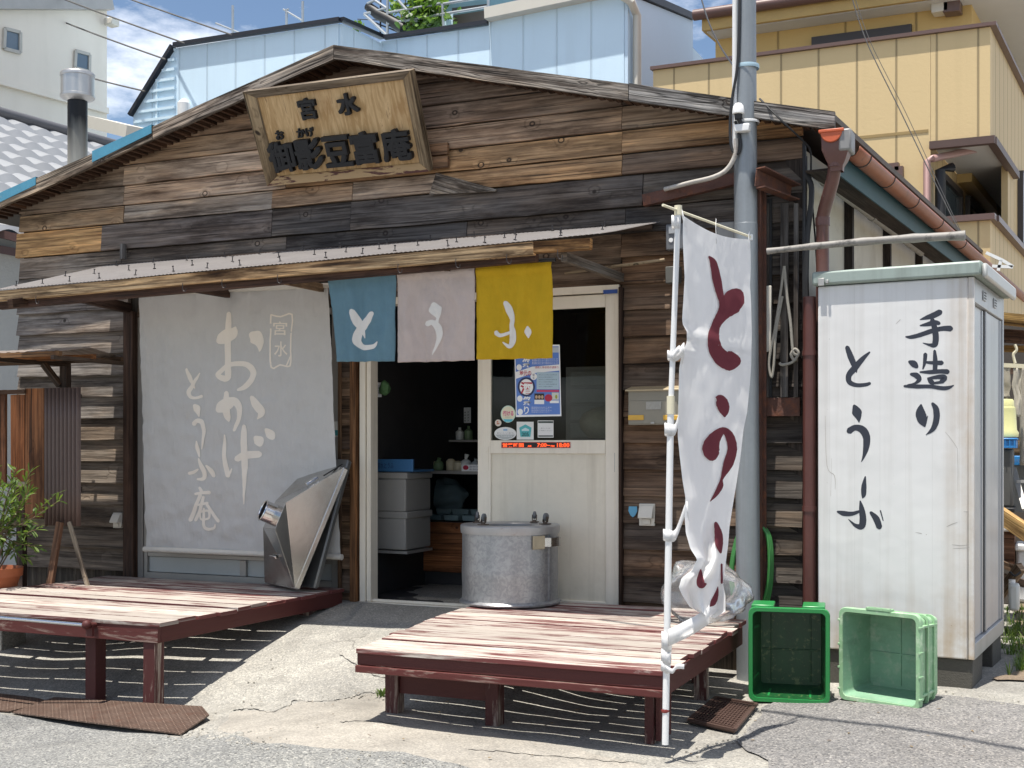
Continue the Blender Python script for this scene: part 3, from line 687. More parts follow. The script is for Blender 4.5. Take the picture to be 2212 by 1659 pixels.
# ---- window behind the banner
win = obj('window_frame', (lambda m: [m.box((WX0, YF - .02, -.03), (WX0 + .05, YF + .06, 2.02)), m.box((WX0 + .055, YF - .01, -.03), (WX0 + .085, YF + .05, 2.02)), m.box((WX1 - .06, YF - .02, -.03), (WX1, YF + .06, 2.02)), m.box((WX0 + .09, YF - .015, -.03), (WX1 - .065, YF + .05, .03)), m.box((WX0 + .09, YF - .01, .155), (WX1 - .065, YF + .04, .185)), m.box((fx(520), YF - .012, .033), (fx(533), YF + .042, .152)), m.box((fx(520), YF - .012, .188), (fx(533), YF + .042, 2.0)), m.box((WX0 + .09, YF - .015, 1.97), (WX1 - .065, YF + .05, 2.015))][0])(MB()), simple('bronze_grey_aluminium', (.34, .325, .30), .4, .3, var=.1), shop, bevel=.002)
obj('window_panel', MB().box((WX0 + .09, YF + .012, .034), (WX1 - .065, YF + .02, .151)), simple('frosted_panel', (.42, .44, .43), .35, var=.1), win)
M_dglass = glass('window_glass', (.6, .66, .66), .03)
obj('window_glass', MB().box((WX0 + .09, YF + .012, .19), (WX1 - .065, YF + .017, 1.965)), M_dglass, win)
# sliding door
D0, D1 = fx(783), fx(1342); Dz0, Dz1 = -.095, fz(1335, 633)
dfr = MB()
jx = fx(806); dfr.box((D0, YF - .04, Dz0), (D0 + .045, YF + .08, Dz1)); dfr.box((D0 + .05, YF - .025, Dz0), (D0 + .085, YF + .07, Dz1 - .002)); dfr.box((D0 + .09, YF - .035, Dz0), (jx, YF + .06, Dz1 - .002)); dfr.box((D1 - .03, YF - .04, Dz0), (D1, YF + .08, Dz1))
dfr.box((D0 + .002, YF - .045, Dz1 + .002), (D1 - .002, YF + .08, Dz1 + .05)); dfr.box((D0, YF - .05, Dz0 - .06), (D1, YF + .10, Dz0 - .002)); dfr.box((D0, YF - .012, Dz0), (D1 - .035, YF - .004, Dz0 + .018)); 
obj('door_frame', dfr, M_cream, shop, bevel=.002)
X0, X1 = fx(1036), D1 - .032; yd = YF - .03; zr0, zr1 = fz(1190, 980), fz(1190, 951)
sx = fx(1064) - X0; ex = X1 - fx(1311)
door = obj('sliding_door', (lambda m: [m.box((X0, yd, Dz0 + .004), (X0 + sx, yd + .035, Dz1 - .004)), m.box((X1 - ex, yd, Dz0 + .004), (X1, yd + .035, Dz1 - .004)), m.box((X0 + sx, yd + .002, Dz1 - .09), (X1 - ex, yd + .033, Dz1 - .006)), m.box((X0 + sx, yd - .003, zr0), (X1 - ex, yd + .033, zr1)), m.box((X0 + sx, yd + .002, Dz0 + .006), (X1 - ex, yd + .033, Dz0 + .085))][0])(MB()), M_cream, shop, bevel=.003)
obj('door_panel', MB().box((X0 + sx - .005, yd + .012, Dz0 + .08), (X1 - ex + .005, yd + .022, zr0 + .004)), simple('cream_door_panel', (.72, .66, .54), .38, var=.10, scale=2.5, streak=.35, stscale=(12, 12, .7), dirt=(.62, .56, .45), dlo=.55, dhi=.8), door)
obj('door_glass', MB().box((X0 + sx - .005, yd + .014, zr1 - .004), (X1 - ex + .005, yd + .019, Dz1 - .085)), glass('door_glass', (.72, .76, .76), .01), door)
hh = MB(); q = onY(1332, 1000, yd); hh.box((q.x - .014, yd - .004, q.z - .06), (q.x + .014, yd + .001, q.z + .065)); hh.box((q.x - .006, yd - .006, q.z - .045), (q.x + .006, yd - .0035, q.z + .045), col=(.1, .1, .1)); obj('door_handle', hh, M_alu, door)
hh = MB(); q = onY(1051, 985, yd); hh.box((q.x - .014, yd - .004, q.z - .10), (q.x + .014, yd + .001, q.z + .06)); hh.lathe([(.0001, .0), (.006, .0), (.006, .004)], (q.x, yd - .008, q.z + .03), 10, ax=(Vector((1, 0, 0)), Vector((0, 0, 1)), Vector((0, 1, 0)))); obj('door_lock', hh, M_cream, door)
# left fixed leaf sits behind the open doorway: the dark shop inside
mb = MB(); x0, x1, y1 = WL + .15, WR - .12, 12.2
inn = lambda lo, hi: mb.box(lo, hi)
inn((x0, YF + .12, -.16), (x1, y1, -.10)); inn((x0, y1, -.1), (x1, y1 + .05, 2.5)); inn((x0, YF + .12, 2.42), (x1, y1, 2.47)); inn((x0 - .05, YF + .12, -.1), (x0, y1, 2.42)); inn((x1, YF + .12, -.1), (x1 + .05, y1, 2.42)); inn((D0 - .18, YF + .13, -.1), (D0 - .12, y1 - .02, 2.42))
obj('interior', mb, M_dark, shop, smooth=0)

# ---- awning over the front
awn = thing('awning', None, None, (-4.6, 6.5, 2.1)); awn.parent = shop; awn.location = Vector((-4.6, 6.5, 2.1)) - ORG[shop]
bmA = onY(-12, 643, 6.50); bmB = onY(1277, 527, 6.50); bsplit = onY(1155, 537, 6.50)
ah = .070
def awz(x, y):                                                    # sheet height
    fz_ = bmA.z + (bmB.z - bmA.z) * (x - bmA.x) / (bmB.x - bmA.x) + ah / 2 + .014
    return fz_ + (2.452 - fz_) * (y - 6.47) / (YF - 6.47)
ax0, ax1 = bmA.x + .06, -2.33
nu = int((ax1 - ax0) / .0064)
def sheet(u, v):
    x = ax0 + (ax1 - ax0) * u; y = 6.46 + (YF - .03 - 6.46) * v
    return Vector((x, y, awz(x, y) + .0032 * math.sin(x * 2 * math.pi / .032) + .006 * noise.noise(Vector((x * 1.5, y * 2, 0)))))
M_sheet = sheer('milky_corrugated_sheet', (.29, .27, .265), .965, .08, .55, .45)
aw = obj('sheet', MB().grid(sheet, nu, 12), M_sheet, awn, smooth=60)
BEAM = (.72, .50, .28)
obj('beam', MB().beam(bmA - Vector((.3, 0, 0)), bsplit, .045, ah, col=BEAM, jit=.003), M_beam, awn, bevel=.004)
obj('beam', MB().beam(bsplit + Vector((.002, 0, .003)), bmB, .045, ah * .92, col=(.62, .34, .13), jit=.002), M_beam, awn, bevel=.004)
mb = MB(); mb.beam(bmA + Vector((0, .05, -.055)), onY(1160, 556, 6.55), .05, .05, col=(.10, .055, .04)); obj('beam', mb, M_post, awn)
def rafter(p0, p1, col, w=.04, h=.055): obj('bracket', MB().beam(p0, p1, w, h, col=col, jit=.002), M_post, awn, bevel=.003)
rafter(onY(1218, 555, 6.53), onY(1342, 600, YF - .03), (.20, .18, .155))
rafter(onY(618, 606, 6.55), onY(712, 626, YF - .1), (.30, .20, .12))
rafter(onY(160, 638, 6.56), onY(277, 666, YF - .03), (.075, .045, .035), .06, .075)
rafter(onY(22, 655, 6.40), onY(172, 637, 7.0), (.10, .055, .035), .05, .06)
rafter(onY(402, 620, 6.56), onY(520, 640, YF - .03), (.075, .045, .035), .04, .055)
rafter(onY(962, 575, 6.56), onY(1075, 604, YF - .03), (.12, .08, .055), .04, .055)
obj('bracket', MB().beam(onY(266, 560, YF - .06), onY(266, 527, YF - .06), .035, .035, up=(0, 1, 0), col=(.22, .21, .20)), M_post, awn)
obj('wall_rail', MB().beam((ax0 + .1, YF - .035, 2.425), (ax1 - .05, YF - .035, 2.425), .03, .045, col=(.09, .07, .06)), M_post, awn)
scr = MB(); scr.lathe([(.011, 0), (.010, .003), (.0035, .005), (.003, .030), (.007, .031), (.007, .036), (.0001, .037)], (0, 0, 0), 8)
s0 = None
for row, (yy, step) in enumerate(((6.55, .27), (6.95, .30), (7.42, .33))):
    x = ax0 + .12 + row * .06
    while x < ax1 - .1:
        xx = x + random.uniform(-.04, .04); y = yy + random.uniform(-.03, .03)
        if s0 is None: s0 = obj('screw', scr, M_screw, awn, local=True); o = s0
        else: o = s0.copy(); COL.objects.link(o)
        o.location = Vector((xx, y, awz(xx, y) + .006)) - ORG[awn]; o.rotation_euler = (random.uniform(-.15, .15), random.uniform(-.15, .15), 0)
        x += step * random.uniform(.8, 1.2)
hk = MB(); hk.tube(catmull([Vector((0, 0, 0)), Vector((0, -.004, -.025)), Vector((.006, -.004, -.05)), Vector((.024, -.004, -.056)), Vector((.03, -.004, -.035))], 5), .0022, 6)
h0 = None
for px in (78, 395, 480, 600, 860, 985, 1205, 1095):
    p = onY(px, 640 - px * .0905 + 10, 6.47)
    p.z = bmA.z + (bmB.z - bmA.z) * (p.x - bmA.x) / (bmB.x - bmA.x) - .02
    if h0 is None: h0 = obj('hook', hk, M_screw, awn, local=True); o = h0
    else: o = h0.copy(); COL.objects.link(o)
    o.location = p - ORG[awn]
# ================================================================ slatted platforms
def quadpt(q, u, v): return (q[0] * (1 - u) + q[1] * u) * (1 - v) + (q[3] * (1 - u) + q[2] * u) * v
def deck(root, q, n, gap, skip=(), rag=.012, wide=None, cols=None, short=None):
    "planks along u, stacked front to back; q = front left, front right, back right, back left"
    for k in range(n):
        v0, v1 = k / n, (k + 1) / n; L = (q[3] - q[0]).length; g = gap / L / 2
        if wide and k == wide[0]: g0 = g + wide[1] / L
        else: g0 = g
        a0, b0 = quadpt(q, 0, v0 + g0), quadpt(q, 1, v0 + g0); a1, b1 = quadpt(q, 0, v1 - g), quadpt(q, 1, v1 - g)
        d = (b0 - a0).normalized(); el, er = random.uniform(-rag, rag), random.uniform(-rag, rag)
        if short and k >= short[0]: er = -short[1] + random.uniform(-.01, .01)
        zt = random.uniform(-.006, .004); zt2 = zt + random.uniform(-.003, .003)
        a0 = a0 + d * el; a1 = a1 + d * el; b0 = b0 + d * er; b1 = b1 + d * er
        mb = MB(); ns = 6; ru, rv = random.uniform(0, 60), random.uniform(0, 60); vs = []; F = []; U = []
        for s_ in range(ns + 1):
            t = s_ / ns; z = zt + (zt2 - zt) * t + .0025 * noise.noise(Vector((t * 2, k * 3.3, 1))); w_ = (a1 - a0).length
            p, r_ = a0.lerp(b0, t), a1.lerp(b1, t); j = Vector((0, random.uniform(-.0015, .0015), 0))
            vs += [p + j + Vector((0, 0, z)), r_ + j + Vector((0, 0, z)), r_ + j + Vector((0, 0, z - .024)), p + j + Vector((0, 0, z - .024))]
        ll = (b0 - a0).length
        for s_ in range(ns):
            for c_ in range(4):
                e = (c_ + 1) % 4; F.append((s_ * 4 + c_, s_ * 4 + e, s_ * 4 + 4 + e, s_ * 4 + 4 + c_)); vo = rv + (0, w_, w_ + .024, 2 * w_)[c_]; ve = vo + (w_, .024, w_, .024)[c_]
                U.append([(ru + ll * s_ / ns, vo), (ru + ll * s_ / ns, ve), (ru + ll * (s_ + 1) / ns, ve), (ru + ll * (s_ + 1) / ns, vo)])
        F += [(0, 3, 2, 1), (ns * 4, ns * 4 + 1, ns * 4 + 2, ns * 4 + 3)]; U += [[(ru, rv), (ru + .01, rv), (ru + .01, rv + .02), (ru, rv + .02)]] * 2
        c = random.uniform(.8, 1.1); bi = random.gauss(.012, .022) - (.055 if k > n * .5 else 0); mb.add(vs, F, U, (c, 1 + bi, c)); obj('plank', mb, M_bench, root, bevel=.003)
def leg(root, p, w, d, ztop, mat=M_leg, col=(1, 1, 1)):
    obj('leg', MB().box((p.x - w / 2, p.y - d / 2, gz(p.x, p.y) - .01), (p.x + w / 2, p.y + d / 2, ztop), jit=.002, col=col), mat, root, bevel=.004)
V3 = Vector
bench = thing('slatted_bench', 'low maroon slatted bench with bleached flaking top in front of the door', 'bench', (-2.5, 5.3, -.4))
bq = [V3((-3.215, 5.27, 0)), V3((-1.605, 5.28, 0)), V3((-1.66, 7.42, 0)), V3((-3.47, 7.40, 0))]
deck(bench, bq, 13, .014, rag=.02, short=(11, .18))
obj('apron', MB().beam(bq[0] + V3((.012, .03, -.055)), bq[1] + V3((-.012, .03, -.055)), .022, .060, jit=.001), M_maroon, bench, bevel=.003)
obj('apron', MB().beam(bq[0] + V3((.008, .02, -.104)), bq[1] + V3((-.008, .02, -.104)), .030, .034, jit=.001, col=(1.25, 1.1, 1.1)), M_maroon, bench, bevel=.003)
obj('apron', MB().beam(bq[1] + V3((-.025, .035, -.075)), V3((-1.665, 6.95, -.075)), .028, .10, jit=.002), M_maroon, bench, bevel=.003)
obj('apron', MB().beam(bq[0] + V3((.035, .035, -.07)), bq[3] + V3((.035, -.05, -.07)), .028, .09, jit=.002), M_maroon, bench, bevel=.003)
for t in (.35, .7): obj('crossbar', MB().beam(quadpt(bq, t, .03) + V3((0, 0, -.06)), quadpt(bq, t, .98) + V3((0, 0, -.06)), .045, .07), M_maroon, bench)
def zt(p, dz): return p
for px, py, w in ((846, 1541, .075), (1063, 1566, .072), (1402, 1606, .045)): p = onG(px, py); leg(bench, V3((p.x, p.y + .03, 0)), w, .075, -.028)
p = onG(1513, 1513); leg(bench, V3((p.x, p.y + .02, 0)), .07, .07, -.03)
for q in ((-3.35, 7.2), (-2.4, 7.2), (-1.95, 7.1)): leg(bench, V3((q[0], q[1], 0)), .07, .07, -.03)
pa, pb = onG(846, 1541), onG(1063, 1566)
obj('rail', MB().beam(V3((pa.x + .04, pa.y + .03, -.20)), V3((pb.x - .04, pb.y + .03, -.20)), .025, .15, jit=.001), M_maroon, bench)
pr = onG(1402, 1606)
for k in range(3): obj('side_board', MB().box((pr.x + .03 + k * .002, pr.y + .01 + k * .06, gz(pr.x, pr.y) + .015), (pr.x + .05 + k * .002, pr.y + .065 + k * .06, -.03), jit=.001), M_maroon, bench)

plat = thing('slatted_platform', 'large maroon slatted platform with worn planks and a silver rail under the banner', 'platform', (-5.7, 5.6, -.55))
pq = [V3((-6.90, 5.56, 0)), V3((-4.70, 5.58, 0)), V3((-4.64, 7.50, 0)), V3((-6.78, 7.50, 0))]
deck(plat, pq, 11, .013, rag=.018, wide=(4, .03))
obj('apron', MB().beam(pq[0] + V3((.01, .025, -.073)), pq[1] + V3((-.01, .025, -.073)), .028, .097, jit=.001, col=(1.15, 1.05, 1.05)), M_maroon, plat, bevel=.003)
obj('apron', MB().beam(pq[1] + V3((-.025, .04, -.073)), pq[2] + V3((-.025, -.02, -.073)), .028, .097, jit=.001), M_maroon, plat, bevel=.003)
obj('apron', MB().beam(pq[0] + V3((.03, .04, -.073)), pq[3] + V3((.03, -.02, -.073)), .028, .097, jit=.001), M_maroon, plat, bevel=.003)
for t in (.18, .42, .66, .86): obj('crossbar', MB().beam(quadpt(pq, t, .03) + V3((0, 0, -.065)), quadpt(pq, t, .98) + V3((0, 0, -.065)), .045, .08), M_maroon, plat)
for px, py in ((197, 1527), (323, 1539)): p = onG(px, py); leg(plat, V3((p.x, p.y + .035, 0)), .085, .085, -.028)
for q in ((-6.75, 5.75), (-4.76, 7.2), (-5.7, 7.2), (-6.7, 7.2)): leg(plat, V3((q[0], q[1], 0)), .085, .085, -.03)
M_chrome = simple('polished_steel', (.62, .62, .63), .16, 1.0, var=.05)
M_inox = simple('brushed_stainless', (.56, .55, .53), .24, 1.0, var=.14, bump=.10, bscale=7, scale=4, dirt=(.42, .38, .33), dlo=.55, dhi=.85)
ra, rb = onY(-70, 1328, 5.50), onY(182, 1350, 5.50); mb = MB(); mb.tube([ra, rb], .012, 12); obj('rail', mb, M_chrome, plat)
mb = MB(); mb.ball(rb + V3((.008, .01, 0)), .028, 14, 10); mb.tube([rb + V3((.008, .0, 0)), rb + V3((.008, .08, -.01))], .016, 10); mb.box(rb + V3((-.018, .03, -.07)), rb + V3((.03, .05, .0))); obj('rail_bracket', mb, M_maroon, plat)

# ================================================================ galvanised drum with casters on its lid
M_galv = None
t = NT('galvanised_sheet'); p = t.world(); v1 = t.voro(p, 90, out='Color'); sp = t.n('ShaderNodeSeparateColor'); t.l(v1, sp.inputs[0])
n1 = t.noise(p, 34, 5, .6, 1.0); n2 = t.noise(t.mapv(p, (14, 14, 1.2)), 1.0, 5, .6); n3 = t.noise(p, 4, 5, .6)
c = t.mix(t.ramp(n1, .40, .60), (.30, .305, .315, 1), (.405, .41, .415, 1)); c = t.mix(t.math('MULTIPLY', t.ramp(n2, .5, .75), .4), c, (.22, .225, .24, 1)); c = t.mix(t.math('MULTIPLY', t.ramp(n3, .5, .7), .35), c, (.30, .30, .31, 1))
t.bsdf(c, t.math('ADD', t.math('MULTIPLY', n1, .25), .26), .7, t.bump(n1, .1, .004)); M_galv = t.m
drum = thing('metal_drum', 'grey galvanised metal drum standing on the bench with small casters on its lid', 'drum', (-3.20, 7.05, .002))
dc = V3((-3.235, 7.235, .002)); DR = .315
mb = MB(); mb.lathe([(DR * .7, .004), (DR, .0), (DR + .012, .004), (DR + .014, .014), (DR + .006, .024), (DR - .004, .03), (DR - .006, .10), (DR - .0035, .18), (DR - .003, .20), (DR - .0035, .22), (DR - .006, .3), (DR - .006, .452)], dc, 72); obj('body', mb, M_galv, drum)
mb = MB(); mb.lathe([(DR + .003, .452), (DR + .004, .462), (DR + .006, .476), (DR + .006, .498), (DR, .505), (.235, .506), (.175, .502), (.168, .495), (.172, .42)], dc, 72); obj('lid', mb, simple('dull_zinc', (.40, .40, .40), .42, .6, var=.12, scale=12, dirt=(.30, .24, .2), dlo=.6, dhi=.75), drum)
mb = MB(); mb.lathe([(.0001, .25), (.30, .25)], dc, 40); obj('inside', mb, M_black, drum)
camR, camF = V3((cs, sn, 0)), V3((-sn, cs, 0))
def camdir(a, b): return camR * a + camF * b
sd = camdir(.25, -.19).normalized(); p = dc + sd * (DR - .002); mb = MB(); tn = V3((-sd.y, sd.x, 0))
mb.beam(p + V3((0, 0, .03)), p + V3((0, 0, .45)), .012, .008, up=sd); obj('seam', mb, M_galv, drum)
mb = MB(); hb = []
for k in range(9):
    a = -.62 + .62 * k / 8; d = camdir(math.sin(.95 + a + .25), -math.cos(.95 + a + .25)); hb.append(dc + d * (DR + .004 + (.035 if k in (3, 4, 5, 6, 7) else 0)))
for a, b in zip(hb, hb[1:]): mb.beam(a + V3((0, 0, .405)), b + V3((0, 0, .405)), .006, .055, up=(0, 0, 1))
obj('handle', mb, M_inox, drum)
d = camdir(math.sin(.60), -math.cos(.60)); mb = MB(); mb.obox(dc + d * (DR + .003) + V3((0, 0, .405)), (.045, .006, .042), (V3((-d.y, d.x, 0)), d, V3((0, 0, 1)))); obj('handle_plate', mb, simple('rust_stained_zinc', (.42, .36, .25), .5, .3, var=.3, scale=14), drum, bevel=.003)
M_rub = simple('grey_rubber', (.13, .135, .14), .6, var=.2)
for i, (a, b, rot) in enumerate(((-.17, -.13, .5), (-.215, .11, .1), (.16, .15, .2), (.225, -.07, .7))):
    cp = dc + camdir(a, b) + V3((0, 0, .506)); ct = MB(); dd = camdir(math.sin(rot), math.cos(rot)); sd = V3((-dd.y, dd.x, 0))
    ct.obox(cp + V3((0, 0, .004)), (.032, .025, .003), (dd, sd, V3((0, 0, 1)))); ct.lathe([(.014, .007), (.014, .016), (.006, .018)], cp, 14)
    for s_ in (-1, 1): ct.beam(cp + sd * .014 * s_ + V3((0, 0, .015)), cp + sd * .014 * s_ + dd * .008 + V3((0, 0, .05)), .022, .003, up=sd)
    o = obj('caster', ct, simple('rusty_caster', (.12, .09, .07), .5, .6, var=.4) if i == 0 else bpy.data.materials['rusty_caster'], drum)
    wc = cp + dd * .008 + V3((0, 0, .048)); wm = MB(); wm.lathe([(.004, -.009), (.020, -.009), (.025, -.006), (.026, 0), (.025, .006), (.020, .009), (.004, .009)], wc, 22, ax=(dd, V3((0, 0, 1)), sd)); obj('wheel', wm, M_rub, o)

# ================================================================ stainless hood leaning on the window and its flat tray
hood = thing('steel_hood', 'shiny stainless steel hood with a round duct collar leaning on the platform', 'hood', (-5.1, 7.15, .0))
def Z7(x, y): return (544.2 + x * .20113, 965.6 + y * .20113)
def h(x, y, yy): return onY(*Z7(x, y), yy)
A_, B_, C_, D_ = h(460, 1512, 7.10), h(138, 1448, 7.40), h(985, 222, 7.34), h(615, 212, 7.50)
E_, F_, G_, H_ = h(250, 880, 6.93), h(362, 600, 7.0), h(122, 868, 7.16), h(255, 580, 7.22)
mb = MB(); mb.add([A_, C_, F_, E_], [(0, 1, 2, 3)]); mb.add([A_, E_, G_, B_], [(0, 1, 2, 3)]); mb.add([C_, D_, H_, F_], [(0, 1, 2, 3)]); mb.add([B_, G_, H_, D_], [(0, 1, 2, 3)]); mb.add([E_, F_, H_, G_], [(0, 1, 2, 3)])
obj('shell', mb, M_inox, hood, solid=.003, smooth=0)
mb = MB(); nr = (C_ - A_).cross(B_ - A_).normalized()
if nr.x < 0: nr = -nr
for a, b in ((A_, C_), (C_, D_), (D_, B_), (B_, A_)): mb.beam(a + nr * .018, b + nr * .018, .012, .036, up=nr)
obj('rim', mb, M_inox, hood, bevel=.004)
ec = (E_ + F_ + G_ + H_) / 4; en = (F_ - E_).cross(G_ - E_).normalized()
if en.dot(V3((0, 0, CZ)) - ec) < 0 and en.x > 0: en = -en
if en.x > 0: en = -en
ex_ = (F_ - E_).normalized(); ey_ = en.cross(ex_); mb = MB()
mb.lathe([(.072, 0), (.072, .085), (.078, .09), (.072, .095), (.066, .09), (.066, .0)], ec, 40, ax=(ex_, ey_, en)); obj('duct_collar', mb, M_chrome, hood)
mb = MB(); mb.lathe([(.0001, .02), (.066, .02)], ec, 30, ax=(ex_, ey_, en)); obj('duct_inside', mb, M_black, hood)
tn_ = (D_ - C_).cross(F_ - C_).normalized(); 
if tn_.z < 0: tn_ = -tn_
lp = h(560, 405, 7.2); lp = (C_ * .42 + D_ * .12 + F_ * .23 + H_ * .23) + tn_ * .012; fd = (F_ - C_).normalized()
mb = MB(); mb.obox(lp, (.035, .02, .010), (fd, tn_.cross(fd), tn_)); mb.obox(lp + fd * -.045 + tn_.cross(fd) * .0, (.02, .012, .012), (fd, tn_.cross(fd), tn_)); obj('latch', mb, M_chrome, hood, bevel=.004)
mb = MB(); q0 = C_ * .62 + F_ * .2 + D_ * .12 + H_ * .06 + tn_ * .006; mb.beam(q0, q0 - fd * .16, .012, .006, up=tn_); obj('slot', mb, M_black, hood)
mb = MB(); q0 = (A_ * .25 + E_ * .2 + G_ * .3 + B_ * .25); bn = (E_ - A_).cross(B_ - A_).normalized(); bn = bn if bn.y < 0 else -bn
bx_ = (B_ - A_).normalized(); mb.obox(q0 + bn * .006, (.05, .012, .006), (bx_, bn.cross(bx_), bn)); obj('catch', mb, M_chrome, hood, bevel=.003)
tray = thing('steel_tray', 'flat grey steel tray leaning behind the shiny hood', 'tray', (-4.8, 7.2, 0))
nb, ntp, ft = h(672, 1500, 7.20), h(1030, 150, 7.45), h(745, 132, 7.53); fb = nb + (ft - ntp); tn2 = (ntp - nb).cross(ft - ntp).normalized()
if tn2.y > 0: tn2 = -tn2
mb = MB()
mb.prism([nb, ntp, ft, fb], tn2 * .004)
for a, b in ((nb, ntp), (ntp, ft), (ft, fb), (fb, nb)): mb.beam(a - tn2 * .014, b - tn2 * .014, .018, .030, up=tn2)
obj('tray_body', mb, simple('dull_steel', (.33, .335, .33), .34, .9, var=.15), tray, bevel=.003)

# ================================================================ banner, curtains
M_banner = cloth('banner_cloth', (.62, .615, .60), .20, var=.06, bmp=.8)
M_letter = cloth('cream_print', (.90, .84, .75), .25, var=.03, bmp=.25)
bt0, bt1 = onY(300, 637, 7.30), onY(709, 618, 7.30); bb0, bb1 = onY(316, 1186, 7.43), onY(735, 1203, 7.43)
def ban(u, v, hh=0):
    p = (bt0 * (1 - u) + bt1 * u) * (1 - v) + (bb0 * (1 - u) + bb1 * u) * v
    w1 = .010 * math.sin(u * 38 + 2 * noise.noise(V3((u * 3, v * 1.2, 0)))) * max(0, .75 - v) + .02 * noise.noise(V3((u * 4, v * 2.2, 5))) + .014 * noise.noise(V3((u * 9 + v * 6, v * 15 - u * 4, 3))) * (.35 + v) + .007 * noise.noise(V3((u * 24, v * 34, 8))) + .05 * math.sin(math.pi * v) * (.5 - abs(u - .5))
    p.y += -w1 - hh; p.x += .006 * noise.noise(V3((v * 5, 1, u))); return p
ban_th = thing('shop_banner', 'big grey cloth banner with cream brush lettering hung over the window', 'banner', (-5.6, 7.3, .1))
obj('cloth', MB().grid(ban, 90, 110, uvs=(1.4, 1.9)), M_banner, ban_th, smooth=180)
def ban_inv(x, y):                                                 # drawing coordinates (zoomed print) -> cloth u, v
    X, Y = 298.4 + x * .37049, 579.3 + y * .37049
    v = .5
    for _ in range(4):
        l, r_ = 300 + 16 * v, 709 + 26 * v; u = (X - l) / (r_ - l); top, bot = 637 - 19 * u, 1186 + 17 * u; v = (Y - top) / (bot - top)
    return u, v
def bsurf(x, y, hh): u, v = ban_inv(x, y); return ban(u, v, hh + .001)
O1 = [[(550, 262, 26), (551, 340, 36), (550, 450, 36), (553, 560, 36), (552, 630, 34), (530, 650, 20)], [(505, 420, 50), (520, 408, 72), (550, 388, 78), (582, 368, 66), (592, 345, 20)], [(548, 640, 34), (518, 636, 34), (497, 618, 26), (520, 590, 26), (556, 562, 26), (610, 553, 28), (665, 560, 32), (697, 600, 34), (688, 650, 32), (650, 690, 28), (610, 705, 16)], [(690, 385, 50), (708, 398, 84), (730, 425, 66), (738, 455, 36), (737, 480, 10)],
      [(543, 722, 28), (543, 800, 42), (550, 860, 38), (556, 886, 12)], [(500, 820, 44), (520, 805, 74), (560, 782, 70), (598, 775, 46), (624, 812, 34), (620, 870, 26), (600, 915, 22), (592, 940, 18)], [(690, 748, 24), (712, 785, 46), (742, 822, 50), (745, 848, 34), (724, 874, 6)],
      [(537, 968, 8), (534, 1030, 22), (537, 1100, 26), (545, 1160, 30), (556, 1205, 28)], [(550, 1206, 20), (570, 1185, 14), (578, 1165, 8)], [(650, 916, 24), (652, 980, 34), (656, 1080, 36), (655, 1180, 30), (652, 1280, 18), (650, 1372, 4)], [(612, 1108, 34), (660, 1086, 44), (735, 1080, 40)], [(718, 985, 34), (733, 1000, 58), (742, 1018, 44)], [(776, 938, 26), (795, 962, 50), (808, 982, 36)],
      [(302, 584, 14), (320, 630, 26), (342, 680, 16), (350, 697, 4)], [(384, 608, 8), (362, 640, 18), (335, 680, 24), (315, 715, 26), (326, 744, 20), (356, 752, 16), (398, 742, 18)], [(355, 797, 26), (368, 815, 46), (376, 840, 26), (380, 858, 10)], [(345, 902, 28), (372, 884, 26), (402, 895, 28), (415, 940, 26), (411, 1000, 16), (400, 1050, 6)],
      [(368, 1005, 10), (374, 1045, 24), (388, 1095, 8)], [(384, 1105, 8), (395, 1140, 24), (412, 1185, 26), (404, 1222, 22), (368, 1226, 12)], [(318, 1192, 18), (350, 1184, 18), (378, 1168, 10)], [(428, 1148, 14), (455, 1180, 30), (466, 1208, 20)],
      [(380, 1275, 14), (394, 1297, 20)], [(358, 1312, 14), (400, 1306, 18), (440, 1304, 22)], [(388, 1318, 20), (355, 1395, 22), (322, 1466, 26)], [(372, 1378, 12), (426, 1366, 16)], [(404, 1330, 16), (388, 1400, 20), (354, 1466, 22)], [(424, 1376, 14), (456, 1430, 18), (488, 1474, 20)], [(382, 1420, 12), (430, 1412, 14), (432, 1455, 12), (390, 1462, 12), (384, 1422, 10)], [(408, 1398, 12), (406, 1495, 18), (428, 1520, 18), (462, 1514, 14), (470, 1492, 6)]]
mb = MB(); strokes(mb, O1, bsurf, lift=.0015, step=.00012, n=5)
bd = catmull([(797, 270), (850, 281), (912, 268), (908, 400), (910, 480), (905, 566), (850, 560), (803, 574), (799, 420), (797, 272)], 3)
for a, b in zip(bd, bd[1:]): strokes(mb, [[(*a, 9), (*b, 9)]], bsurf, lift=.0015, n=1)
strokes(mb, [[(912, 500, 8), (886, 562, 8)]], bsurf, lift=.0017, n=2)
text(mb, '宮', bsurf, 812, 308, 886, 388, h=.0015, bold=.012); text(mb, '水', bsurf, 820, 424, 890, 512, h=.0015, bold=.012)
obj('lettering', mb, M_letter, ban_th, smooth=180)
mb = MB(); mb.tube([ban(0, 1) + V3((-.01, -.01, 0)), ban(1, 1) + V3((.02, -.01, 0))], .021, 14); M_hem = cloth('cream_hem', (.72, .69, .63), .25); obj('hem', mb, M_hem, ban_th); mb = MB(); mb.tube([ban(0, .002) + V3((-.03, -.005, .008)), ban(1, .002) + V3((.03, -.005, .008))], .017, 12); obj('rod_pocket', mb, M_hem, ban_th)
mb = MB(); mb.tube([ban(0, .002) + V3((-.16, -.005, .008)), ban(1, .002) + V3((.10, -.005, .008))], .010, 10, col=(.5, .36, .2)); obj('rod', mb, M_timber, ban_th)

